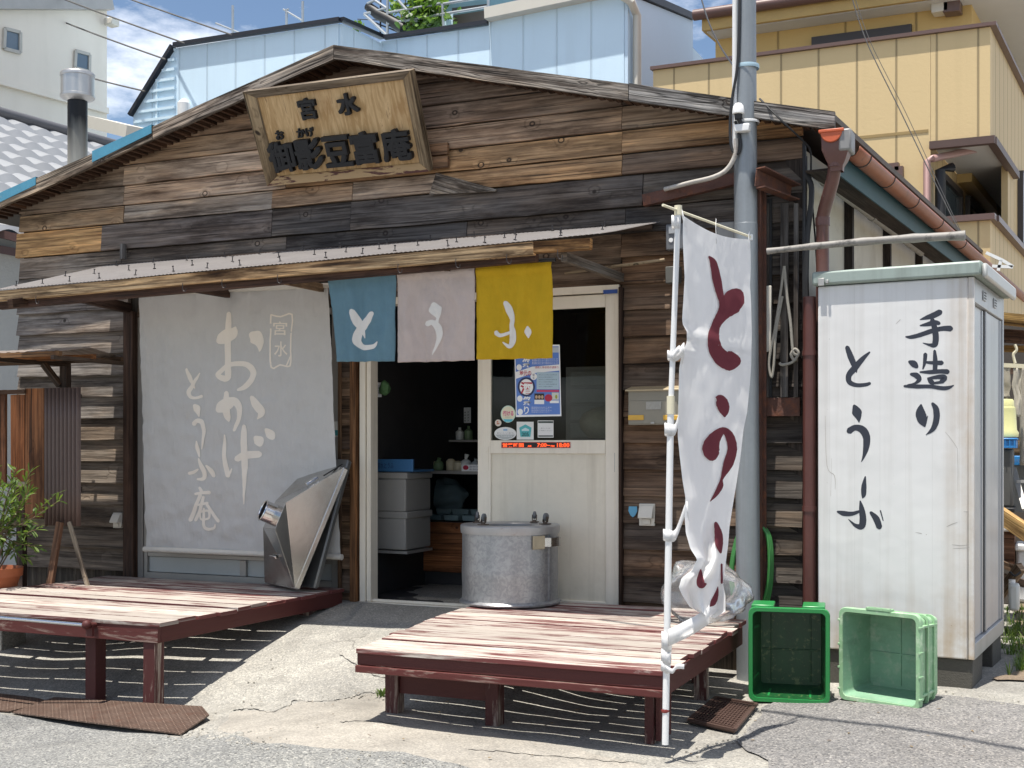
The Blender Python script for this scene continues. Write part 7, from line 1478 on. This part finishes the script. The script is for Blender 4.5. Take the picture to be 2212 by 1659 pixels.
# ================================================================ neighbours behind the shop
def seam_wall(name, color, pitch, axis='x', line=.78, rough=.55, off=0.0, var=.05, lw=.012, streak=.15):
    "painted cladding with vertical joints every pitch metres"
    t = NT(name); p = t.world(); sp = t.n('ShaderNodeSeparateXYZ'); t.l(p, sp.inputs[0]); u = sp.outputs[0] if axis == 'x' else sp.outputs[1]
    f = t.math('FRACT', t.math('MULTIPLY', t.math('ADD', u, off), 1 / pitch)); d = t.math('ABSOLUTE', t.math('SUBTRACT', f, .5)); ln = t.ramp(d, lw / pitch * 1.5, lw / pitch * .5)
    n = t.noise(p, 1.2, 5, .6); c = t.mix(1, (*color, 1), t.math('ADD', t.math('MULTIPLY', n, 2 * var), 1 - var), 'MULTIPLY')
    s_ = t.noise(t.mapv(p, (5, 5, .35)), 1.0, 5, .6); c = t.mix(t.math('MULTIPLY', t.ramp(s_, .5, .8), streak), c, t.mix(1, c, (.6, .6, .58, 1), 'MULTIPLY'))
    c = t.mix(t.math('MULTIPLY', ln, 1 - line), c, t.mix(1, c, (.25, .25, .25, 1), 'MULTIPLY'))
    t.bsdf(c, rough, 0, t.bump(t.math('ADD', t.math('MULTIPLY', ln, -1.0), t.math('MULTIPLY', t.noise(p, 30, 4, .6), .15)), .5, .02), .4); return t.m
# ---- pale blue building
YB = 15.0
M_blu = seam_wall('pale_blue_cladding', (.62, .78, .90), .52); M_bluY = seam_wall('pale_blue_cladding_side', (.60, .74, .84), .52, 'y'); M_dtrim = simple('dark_navy_trim', (.012, .014, .022), .5)
blu = thing('blue_building', 'pale blue clad building with a dark roof edge behind the shop', 'building', (-9, YB, -.4))
c0 = onY(731, 50, YB); xc = c0.x; y2 = onX(820, 90, xc).y
Lq = [onY(380, 104, YB), onY(731, 51, YB)]; Ls = onY(288, 250, YB)
lowz = 0.0
ol = [Ls, Lq[0], Lq[1], V3((xc, YB, lowz)), V3((Ls.x, YB, lowz))]
mb = MB(); mb.prism(ol, (0, 9, 0)); obj('wall', mb, [M_blu], blu, smooth=0)
y2 = onX(820, 90, xc).y
zr = onX(820, 89, xc).z
mb = MB(); mb.prism([V3((xc + .002, YB + .02, lowz)), V3((xc + .002, YB + .02, c0.z - .01)), V3((xc + .002, y2 + .5, zr - .02)), V3((xc + .002, y2 + .5, lowz))], (.05, 0, 0)); obj('return_wall', mb, [M_bluY], blu, smooth=0)
r0, r1, r2 = onY(820, 90, y2), onY(1056, 56, y2), onY(1348, 0, y2)
mb = MB(); mb.prism([r0, r1, onY(1056, 20, y2), onY(1348, -60, y2), V3((r2.x, y2, lowz)), V3((r0.x, y2, lowz))], (0, 8, 0)); obj('wall', mb, [M_blu], blu, smooth=0)
mb = MB(); sx_ = r2.x + .003; yb_ = onX(1490, 60, r2.x).y; zb_ = onX(1490, 46, r2.x).z; zt0 = onX(1376, 0, r2.x).z; yt0 = onX(1376, 0, r2.x).y
slope = (zb_ - zt0) / (yb_ - yt0)
mb.prism([V3((sx_, y2 + .01, lowz)), V3((sx_, y2 + .01, zt0 - slope * (yt0 - y2))), V3((sx_, yb_, zb_)), V3((sx_, yb_, lowz))], (.05, 0, 0)); obj('side_wall', mb, [simple('pale_blue_side', (.58, .72, .84), .6, var=.05, scale=1)], blu, smooth=0)
mb = MB(); mb.beam(V3((sx_ + .03, y2 - .05, zt0 - slope * (yt0 - y2) + .06)), V3((sx_ + .03, yb_, zb_ + .06)), .14, .10); obj('roof_edge', mb, M_dtrim, blu)
def trim(a, b, w_=.10, h_=.055, m=None, nm='roof_edge'): mb = MB(); mb.beam(a, b, w_, h_); return obj(nm, mb, m or M_dtrim, blu)
o_ = V3((0, -.03, .04)); trim(Lq[0] + o_, Lq[1] + o_ + V3((.05, 0, 0))); trim(Ls + V3((-.03, -.03, 0)), Lq[0] + V3((-.03, -.03, .03))); trim(c0 + V3((.06, -.03, .04)), V3((xc + .06, y2, zr + .05))); trim(r0 + o_ + V3((.1, 0, .0)), r1 + o_)
M_creamg = simple('cream_gutter', (.58, .55, .48), .5, var=.06)
trim(onY(1054, 34, y2 - .05), onY(1352, -28, y2 - .05), .26, .16, M_creamg, 'eave_gutter')
mb = MB(); pA, pB = onY(1357, -30, y2 + .15), onY(1364, 6, y2 + .3); xx = r2.x + .12
mb.tube([V3((xx - .1, y2 - .1, onY(1350, -2, y2).z)), V3((xx, y2 - .06, onY(1356, 8, y2).z)), V3((xx + .02, y2 + .15, onY(1360, 28, y2).z)), V3((xx + .02, y2 + .15, 1.0))], .06, 12); obj('downpipe', mb, M_creamg, blu)
M_bled = simple('pale_blue_ledge', (.64, .80, .90), .55)
for k in range(10):
    y_ = 112 + k * 20.5; f = (250 - y_) / (250 - 104); xs = Ls.x + (Lq[0].x - Ls.x) * max(0, f) + .04
    z_ = onY(360, y_, YB).z
    if z_ < Ls.z: xs = Ls.x + .04
    mb = MB(); mb.box((xs, YB - .045, z_ - .02), (Lq[0].x, YB - .002, z_ + .02)); obj('ledge', mb, M_bled, blu)
mb = MB(); mb.box((onY(339, 200, YB).x, YB - .035, 2.0), (onY(342.5, 200, YB).x, YB - .003, onY(341, 172, YB).z)); obj('ledge', mb, M_bled, blu)
v_ = onY(397, 232, YB - .1); mb = MB(); mb.tube([v_ + V3((0, 0, -.3)), v_ + V3((0, 0, .06)), v_ + V3((0, .02, .12))], [.09, .095, .04], 14); obj('vent_pipe', mb, M_white, blu)
# penthouse with a dark window on the flat roof
yp = y2 + .9
mb = MB(); a, b = onY(955, 60, yp), onY(1080, -70, yp); mb.box((a.x, yp, 2.5), (b.x + .5, yp + 3, b.z)); obj('penthouse', mb, simple('dark_teal_wall', (.07, .15, .19), .6, var=.15), blu, smooth=0)
mb = MB(); a, b = onY(979, 56, yp - .03), onY(1050, 22, yp - .03); mb.box((a.x, yp - .03, a.z), (b.x, yp - .005, b.z)); pw = obj('window', mb, simple('brown_blind', (.085, .065, .05), .5), blu)
mb = MB(); [mb.beam(onY(*p, yp - .05), onY(*q, yp - .05), .05, .05) for p, q in (((978, 22), (1052, 13)), ((978, 22), (978, 57)), ((1052, 10), (1052, 50)))]; obj('frame', mb, M_black, pw)
mb = MB(); a, b = onY(958, 58, yp - .02), onY(978, 26, yp - .02); mb.box((a.x, yp - .02, a.z), (b.x, yp - .002, b.z)); obj('wall_panel', mb, M_bled, blu)
# ---- drying frames, mast and plant on the blue building's roof
M_steelg = simple('grey_frame_steel', (.33, .35, .37), .4, .4)
rf = thing('roof_frame', 'grey metal drying frame standing on the roof of the blue building', 'frame', onY(838, 80, y2 + .3)); yr_ = y2 + .25
def Z8(x, y): return (772.4 + x * .14286, y * .14286)
def rb(a, b, y=yr_, r=.022, m=M_steelg): mb = MB(); mb.tube([onY(*Z8(*a), y), onY(*Z8(*b), y)], r, 8); obj('bar', mb, m, rf)
for a, b in (((455, -200), (450, 560)), ((100, 212), (440, 125)), ((470, 355), (1340, 205)), ((470, 192), (1250, 55)), ((1340, 205), (1960, 105)), ((1300, 60), (1900, -40)), ((1975, -150), (1975, 330)), ((100, 212), (455, 545)), ((560, -60), (900, 330)), ((150, 55), (260, 5)), ((260, 5), (440, 125)), ((1280, 60), (1300, 420))): rb(a, b)
rb((350, -150), (345, 590), yr_ + .1, .014, M_dtrim); rb((270, 345), (640, 495), yr_ + .1, .012, M_dtrim); rb((270, 550), (430, 540), yr_ + .1, .012, M_dtrim); rb((0, 290), (430, 310), yr_ + .1, .008, M_dtrim)
mb = MB(); mb.tube([onY(*Z8(155, 90), yr_ + .05), onY(*Z8(300, 210), yr_ + .05), onY(*Z8(480, 300), yr_ + .05), onY(*Z8(700, 440), yr_ + .05)], [.07, .085, .085, .09], 12); solo('dark_tube', mb, M_black, 'thick black tube leaning across the rooftop drying frame', 'tube')
rp2 = thing('roof_shrub', 'leafy green shrub growing on the roof of the blue building', 'shrub', onY(905, 70, y2 + .6)); lm2, sm2 = MB(), MB(); rnd = random.Random(12)
for i in range(9):
    a, b = onY(*Z8(700 + 60 * i, 470), y2 + .55), onY(*Z8(640 + 85 * i, rnd.uniform(-80, 60)), y2 + .55 + rnd.uniform(-.3, .3)); sm2.tube([a, a.lerp(b, .5) + V3((rnd.gauss(0, .05), 0, 0)), b], [.018, .012, .005], 6)
for i in range(1500):
    x, y = rnd.gauss(960, 170), rnd.gauss(210, 150)
    if noise.noise(V3((x * .008, y * .008, 4))) < -.12 or y > 470: continue
    p = onY(*Z8(x, y), y2 + .55 + rnd.gauss(0, .22)); d = V3((rnd.gauss(0, 1), rnd.gauss(0, 1), rnd.gauss(-.2, .8))); leaf(lm2, p, d, V3((rnd.gauss(0, .6), rnd.gauss(-.4, .6), 1)), rnd.uniform(.08, .15), rnd.uniform(.06, .10), rnd.random())
obj('stem', sm2, M_stem, rp2); obj('foliage', lm2, leafmat('broad_leaf', (.035, .085, .02), (.16, .25, .05)), rp2, smooth=0)
mb = MB(); 
for i in range(60): p = onY(rnd.gauss(774, 3), rnd.gauss(60, 4), YB + 1.0); leaf(mb, p, V3((rnd.gauss(0, 1), rnd.gauss(0, 1), rnd.gauss(.3, .6))), V3((0, 0, 1)), .10, .05, rnd.random())
solo('roof_weed', mb, bpy.data.materials['broad_leaf'], 'small green weed on the dark roof edge of the blue building', 'weed', smooth=0)
for i, (pts, lb) in enumerate(((((503, 12), (503, 74), (466, 50), (520, 72)), 'thin antenna mast, left one on the blue building roof'), (((654, 3), (654, 48), (612, 20), (654, 45)), 'thin antenna mast, right one on the blue building roof'), (((619, 20), (619, 55), (614, 22), (624, 20)), 'short antenna mast between the two tall ones'))):
    th = thing('antenna', lb, 'antenna', onY(*pts[1], YB + .8), 'antennas on the blue building'); mb = MB(); mb.tube([onY(*pts[0], YB + .8), onY(pts[1][0], pts[1][1] + 25, YB + .8)], .02, 8); obj('mast', mb, M_steelg, th); mb = MB(); mb.tube([onY(*pts[2], YB + .8), onY(*pts[3], YB + .8)], .014, 8); obj('arm', mb, M_steelg, th)
# ---- overhead wires
for i, (a, b, lb) in enumerate((((233, 28), (398, 93), 'overhead wire ending highest on the slanted edge of the blue roof'), ((302, 0), (500, 75), 'overhead wire reaching the left antenna mast'), ((233, 78), (357, 128), 'overhead wire meeting the middle of the slanted blue roof edge'), ((233, 172), (313, 197), 'lowest overhead wire between beige and blue buildings'))):
    A, B = atD(*a, 19), atD(*b, 17.5); A2 = A + (A - B) * 3.0; pts = []
    for k in range(13): t_ = k / 12; p = A2.lerp(B, t_); p.z -= .12 * math.sin(math.pi * t_) * .5; pts.append(p)
    mb = MB(); mb.tube(pts, .013, 6); solo('overhead_wire', mb, M_wire, lb, 'wire', 'overhead wires')
mb = MB(); mb.tube(catmull([tuple(atD(1510, -20, 9.5)), tuple(atD(1530, 45, 9.0)), tuple(atD(1556, 100, 8.4)), tuple(onY(1588, 147, pb.y - .06))], 5), .006, 6); solo('service_wire', mb, M_cable, 'thin black wire coming down to the top of the grey pole', 'wire')
mb = MB(); mb.tube(catmull([tuple(onY(1641, 213, pb.y)), tuple(onY(1690, 262, 7.3)), tuple(onY(1735, 305, 7.4)), tuple(onY(1751, 330, 7.45)), tuple(onY(1752, 400, 7.52)), tuple(onY(1762, 530, 7.56)), tuple(onY(1768, 640, 7.58))], 5), .006, 6); solo('service_wire', mb, M_cable, 'thin black wire running from the pole down the shop corner', 'wire')
# ---- beige building on the left
M_beige = simple('beige_render', (.80, .735, .64), .8, var=.04, scale=1.0, streak=.12, stscale=(2, 2, .2))
bE = atD(231, 300, 21.0); gE = dS.copy(); gN = V3((gE.y, -gE.x, 0))
bei = thing('beige_building', 'tall plain beige building with two small windows at the left', 'building', (bE.x, bE.y, -.4))
f0 = V3((bE.x, bE.y, -.5)); Hh = V3((0, 0, 13))
mb = MB(); q = [f0 - gE * 9, f0, f0 + Hh, f0 - gE * 9 + Hh]; mb.prism(q, -gN * 7); obj('wall', mb, M_beige, bei, smooth=0)
def bw(px, py, h_=0): return onP(px, py, f0 + gN * h_, gN)
for qd in (((10, 62), (43, 70), (43, 114), (8, 105)), ((163, 110), (193, 118), (192, 155), (161, 147))):
    P_ = [bw(*p, .02) for p in qd]; mb = MB(); cx = sum(P_, V3((0, 0, 0))) / 4
    for a, b in zip(P_, P_[1:] + P_[:1]): mb.beam(a, b, .05, .05, up=gN)
    wf = obj('window', mb, simple('pale_window_frame', (.46, .44, .40), .5) if 'pale_window_frame' not in bpy.data.materials else bpy.data.materials['pale_window_frame'], bei); mb = MB(); mb.prism(P_, gN * -.012); obj('pane', mb, simple('blue_grey_pane', (.10, .15, .20), .15, spec=.8) if 'blue_grey_pane' not in bpy.data.materials else bpy.data.materials['blue_grey_pane'], wf, smooth=0)
mb = MB(); mb.beam(bw(-40, 166, .03), bw(231, 240, .03), .10, .10, up=gN); obj('ledge', mb, M_beige, bei)
mb = MB(); mb.beam(bw(-40, -2, .05), bw(237, 2, .05), .3, .14, up=gN); obj('cornice', mb, M_alu, bei)
l_ = bw(234, 50, .1); mb = MB(); mb.box(l_ - V3((.02, .1, .06)), l_ + V3((.16, .1, .06))); obj('lamp', mb, M_creamg, bei, bevel=.02)
mb = MB(); mb.beam(atD(217, 268, 17), atD(310, 291, 16.2), .5, .16); ea = solo('pale_eave', mb, M_creamg, 'pale flat eave with a gutter between the beige building and the shop roof', 'eave')
# ---- tiled roof of the house next door
M_tile = simple('silver_grey_tile', (.27, .28, .295), .33, .0, var=.08, scale=4, spec=.7)
ridge0 = onX(0, 252, -11.3); hs_ = thing('tiled_house', 'neighbouring house with a silver grey wavy tiled roof at the left', 'house', (-10, 12, -.4))
rdir = dS; rperp = V3((rdir.y, -rdir.x, 0)); sl = math.tan(R(33))
def tile(u, v):
    s_ = -4 + 12 * u; d_ = 3.0 * v; p = ridge0 + rdir * s_ + rperp * d_ + V3((0, 0, -d_ * sl)); ph_ = s_ / .30
    row = d_ / .27; fr = row - math.floor(row); p += V3((0, 0, .05 * (abs(math.sin(math.pi * ph_)) ** 1.3) + .075 * (fr - .5))); return p
nv_ = int(3.0 / .27) * 6; obj('roof', MB().grid(tile, 400, nv_), M_tile, hs_, smooth=25)
mb = MB(); mb.tube([ridge0 + rdir * -4 + V3((0, 0, .05)), ridge0 + rdir * 8 + V3((0, 0, .05))], .065, 12); obj('ridge', mb, simple('dark_ridge', (.10, .10, .11), .5), hs_)
M_nplas = simple('grey_rough_plaster', (.40, .40, .385), .9, var=.08, scale=5, bump=.8, bscale=26)
ywn = 8.25; mb = MB(); mb.box((-16, ywn, -.6), (WL - .12, ywn + .2, onY(0, 505, ywn).z)); obj('wall', mb, M_nplas, hs_, smooth=0)
M_beav = simple('brown_eave', (.07, .03, .025), .5)
mb = MB(); mb.beam(onY(-140, 470, ywn - .25), onY(60, 520, ywn - .02), .2, .07); obj('eave', mb, M_beav, hs_); mb = MB(); mb.beam(onY(-140, 512, ywn - .1), onY(60, 550, ywn - .02), .12, .07); obj('eave', mb, M_beav, hs_)
mb = MB(); mb.box((-16, ywn + .2, -.6), (WL - .6, ywn + .4, onY(0, 440, ywn).z)); obj('gable_wall', mb, simple('dark_teal_sheet', (.025, .055, .07), .6), hs_, smooth=0)
mb = MB(); mb.beam(onY(-100, 470, 8.0), onY(46, 486, 8.0), .04, .03); obj('gutter_edge', mb, M_white, hs_)
# ---- chimney flue
t = NT('sooty_flue'); p = t.world(); sp = t.n('ShaderNodeSeparateXYZ'); t.l(p, sp.inputs[0]); yf_ = 10.0
zs = onY(167, 300, yf_).z; n1 = t.noise(t.mapv(p, (9, 9, 1.2)), 1.0, 5, .6)
f = t.ramp(t.math('ADD', t.math('SUBTRACT', zs, sp.outputs[2]), t.math('MULTIPLY', t.math('SUBTRACT', n1, .5), .5)), -.22, .32); c = t.mix(f, (.010, .010, .011, 1), (.36, .345, .30, 1)); t.bsdf(c, t.math('ADD', .4, 0), .45); M_flue = t.m
flu = thing('chimney_flue', 'tall round metal chimney flue, sooty black below a shiny cap', 'chimney', (onY(167, 300, yf_).x, yf_, -.4)); fcx = onY(167.5, 300, yf_)
zt1 = onY(167, 208, yf_).z; mb = MB(); mb.tube([V3((fcx.x, yf_, -.4)), V3((fcx.x, yf_, zt1))], .102, 28); obj('pipe', mb, M_flue, flu)
zc0, zc1 = onY(167, 213, yf_).z, onY(167, 158, yf_).z; r_ = .178; mb = MB(); mb.lathe([(.10, zc0 - .03), (r_ - .01, zc0), (r_, zc0 + .01), (r_, zc0 + .03), (r_ - .008, zc0 + .035), (r_ - .008, zc1 - .045), (r_, zc1 - .04), (r_, zc1 - .015), (r_ - .01, zc1), (.14, zc1 + .01), (.0001, zc1 + .012)], (fcx.x, yf_, 0), 40); obj('cap', mb, simple('grey_steel_cap', (.50, .49, .47), .33, .8, var=.1), flu)

# ---- yellow building on the right
YY = 13.0; SK = math.tan(R(5.2))
def onXs(px, py, x0):
    p = onP(px, py, V3((x0, YY, 0)), nS); p.x -= (p.y - YY) * SK; return p
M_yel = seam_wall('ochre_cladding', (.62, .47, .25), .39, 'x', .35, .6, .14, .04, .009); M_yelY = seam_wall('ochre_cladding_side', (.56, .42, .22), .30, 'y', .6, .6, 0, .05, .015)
M_cop = simple('brown_coping', (.125, .075, .062), .4, var=.08); M_soff = simple('white_soffit', (.55, .55, .54), .7, var=.05)
yel = thing('yellow_building', 'ochre yellow clad apartment house with brown copings and balconies at the right', 'building', (2, YY, -.4))
tl, tr_ = onY(1411, 156, YY), onY(2139, 54, YY); zt_ = (tl.z + tr_.z) / 2; xa = onY(2010, 300, YY).x; xb = tr_.x; zb = onY(2075, 304, YY).z
mb = MB(); mb.box((tl.x, YY, -.4), (xa, YY + .25, zt_)); obj('wall', mb, [M_yel], yel, smooth=0)
mb = MB(); z_ = onY(2000, 283, YY).z; mb.box((tl.x + 2.2, YY - .006, z_ - .015), (xa - .02, YY + .02, z_ + .015)); obj('joint', mb, simple('ochre_joint', (.30, .21, .085), .7), yel)
ybk = onXs(2190, 330, xb).y
mb = MB(); mb.box((xa + .003, YY, zb), (xb, YY + .15, zt_)); obj('balcony_front', mb, [M_yel], yel, smooth=0)
mb = MB(); mb.box((xb - .15, YY + .152, zb), (xb, YY + 9, zt_)); obj('balcony_side', mb, [M_yelY], yel, smooth=0)
mb = MB(); mb.box((xa, YY + .01, zb - .006), (xb - .004, YY + 9, zb + .06)); obj('balcony_soffit', mb, M_soff, yel, smooth=0)
for a, b in ((V3((xa, YY - .03, zb - .03)), V3((xb + .05, YY - .03, zb - .03))), (V3((xb + .02, YY, zb - .03)), V3((xb + .02, ybk, zb - .03)))): mb = MB(); mb.beam(a, b, .08, .075); obj('balcony_edge', mb, simple('dark_brown_edge', (.085, .05, .04), .5) if 'dark_brown_edge' not in bpy.data.materials else bpy.data.materials['dark_brown_edge'], yel)
for a, b in ((V3((tl.x - .02, YY + .06, zt_ + .02)), V3((xb + .06, YY + .06, zt_ + .02))), (V3((xb - .04, YY + .1, zt_ + .021)), V3((xb - .04, YY + 9, zt_ + .021)))): mb = MB(); mb.beam(a, b, .20, .036); obj('coping', mb, M_cop, yel)
# recessed side wall with its door and window, seen under the balcony
mb = MB(); mb.box((xa - .25, YY + .26, -.4), (xa, YY + 9, zb - .01)); obj('recess_wall', mb, [M_yelY], yel, smooth=0)
zl = onY(2075, 478, YY).z; mb = MB(); mb.box((xa - .8, YY, -.4), (xb, YY + .15, zl)); obj('lower_balcony_front', mb, [M_yel], yel, smooth=0); mb = MB(); mb.box((xb - .15, YY + .152, -.4), (xb, YY + 9, zl)); obj('lower_balcony_side', mb, [M_yelY], yel, smooth=0)
for a, b in ((V3((xa - .8, YY + .05, zl + .02)), V3((xb + .05, YY + .05, zl + .02))), (V3((xb - .04, YY + .1, zl + .021)), V3((xb - .04, YY + 9, zl + .021)))): mb = MB(); mb.beam(a, b, .22, .06); obj('coping', mb, M_cop, yel)
mb = MB(); yq = onXs(2178, 400, xb).y; mb.box((xb - .07, yq, zl - .4), (xb - .004, ybk, zb + .02)); obj('pillar', mb, [M_yelY], yel, smooth=0)
mb = MB(); mb.box((xb - .09, ybk + .002, -.4), (xb - .006, YY + 9, zb)); obj('wall', mb, [M_yelY], yel, smooth=0)
M_wfr = simple('bronze_window_frame', (.045, .035, .03), .4)
M_pan = simple('dim_pane', (.07, .085, .09), .12, spec=.9)
def xwin(q, nm='window', x=None):
    x = xa if x is None else x
    P_ = [onXs(a, b, x + .02) for a, b in q]; mb = MB(); [mb.beam(a, b, .07, .07, up=(1, 0, 0)) for a, b in zip(P_, P_[1:] + P_[:1])]; o = obj(nm, mb, M_wfr, yel); mb = MB(); mb.prism(P_, (-.012, 0, 0)); obj('pane', mb, M_pan, o, smooth=0)
xwin(((2034, 380), (2073, 420), (2073, 505), (2034, 505)), 'balcony_door'); xwin(((2090, 429), (2123, 463), (2123, 500), (2090, 488))); xwin(((2204, 375), (2240, 415), (2240, 560), (2204, 530)), x=xb)
mb = MB(); p0 = onXs(2031, 368, xa + .08); mb.tube([p0 + V3((0, 0, -1.6)), p0, p0 + V3((.1, .1, .04))], .05, 10); obj('pipe', mb, M_black, yel)
M_pinkp = simple('faded_pink_pipe', (.36, .22, .20), .45, var=.1)
d1, d2 = onY(2098, 318, YY + .6), onY(2004, 348, YY - .08); mb = MB(); mb.tube([onY(2100, 306, YY + .6), d1, onY(2096, 324, YY + .55), d2 + V3((.05, 0, .02)), d2, V3((d2.x, d2.y, -.3))], .036, 10); obj('downpipe', mb, M_pinkp, yel)
w0, w1 = onY(1896, 367, YY - .02), onY(1932, 330 + 32, YY - .02); mb = MB(); wq = [onY(*p, YY - .03) for p in ((1890, 366), (1943, 360), (1943, 440), (1890, 446))]; [mb.beam(a, b, .08, .06, up=(0, 1, 0)) for a, b in zip(wq, wq[1:] + wq[:1])]; o = obj('window', mb, M_cop, yel); mb = MB(); mb.prism([p + V3((0, .01, 0)) for p in wq], (0, .015, 0)); obj('pane', mb, simple('pale_pane', (.40, .44, .46), .2), o, smooth=0)
# upper storey and roof
YU = YY + 1.55; ul, ur = onY(1521, 100, YU), onY(2070, 40, YU); zsf = onY(1700, 45, YU).z
mb = MB(); mb.box((ul.x, YU, zt_ - 1.2), (ur.x, YU + 8, zsf)); obj('upper_wall', mb, [seam_wall('upper_ochre_cladding', (.60, .42, .165), .78, 'x', .4, .6, .3, .04, .012)], yel, smooth=0)  # upper storey cladding: a deeper ochre than the front, joints spaced wider
mb = MB(); q0, q1 = onY(1728, 94, YU - .03), onY(1942, 72, YU - .03); mb.box((q0.x, YU - .05, zt_ - .6), (q1.x, YU - .01, q0.z + .05)); obj('window', mb, M_wfr, yel)
for px in (2006, 2031): p = onY(px, 14, YU - .12); mb = MB(); mb.box(p - V3((.09, .08, .10)), p + V3((.09, .10, .10))); obj('outlet_box', mb, M_creamg if px < 2010 else M_cop, yel, bevel=.01)
ev = YY + 1.2; ze = onY(1508, 66, ev).z; xl2 = onY(1490, 50, ev).x; xr2 = ur.x + .8
mb = MB(); mb.box((xl2 + .08, ev + .05, ze - .02), (xr2 - .06, YU + 8, ze + .03)); obj('eave_soffit', mb, M_soff, yel, smooth=0)
for a, b in ((V3((xl2 + .04, ev + .02, ze + .09)), V3((xr2, ev + .02, ze + .09))), (V3((xr2 - .03, ev + .06, ze + .09)), V3((xr2 - .03, YU + 8, ze + .09))), (V3((xl2 + .06, ev + .06, ze + .09)), V3((xl2 + .06, YU + 8, ze + .09)))): mb = MB(); mb.beam(a, b, .05, .20); obj('fascia_board', mb, simple('ochre_fascia', (.48, .33, .12), .6) if 'ochre_fascia' not in bpy.data.materials else bpy.data.materials['ochre_fascia'], yel)
mb = MB(); mb.tube([V3((xl2 - .04, ev - .05, ze + .17)), V3((xr2 + .05, ev - .05, ze + .17))], .065, 12); obj('gutter', mb, simple('brown_gutter', (.12, .065, .055), .4), yel)
M_shin = simple('red_brown_shingle', (.26, .115, .075), .8, var=.25, scale=7, bump=.4, bscale=14)
zr_ = ze + .20; e = [V3((xl2, ev, zr_)), V3((xr2, ev, zr_)), V3((xr2, YU + 8.5, zr_)), V3((xl2, YU + 8.5, zr_))]; r0_, r1_ = V3((xl2 + 4, ev + 4.5, zr_ + 1.9)), V3((xr2 - 4, ev + 4.5, zr_ + 1.9))
mb = MB(); mb.add(e + [r0_, r1_], [(0, 1, 5, 4), (1, 2, 5), (2, 3, 4, 5), (3, 0, 4), (3, 2, 1, 0)]); obj('roof', mb, M_shin, yel, smooth=0)

for o in yel.children_recursive:                                       # the house stands askew like the shop's side wall
    for v_ in o.data.vertices: v_.co.x += v_.co.y * SK
# ---- a cable high over the street whose shadow crosses the asphalt
A, B = onG(1690, 1543), onG(2212, 1622); k = 6.2 / SUN_DIR.z; A, B = A + SUN_DIR * k, B + SUN_DIR * k; d = (B - A).normalized()
mb = MB(); mb.tube([A - d * 1.2, A, B, B + d * 9], .022, 8); o = obj('overhead_cable', mb, M_cable, None); o['kind'] = 'structure'
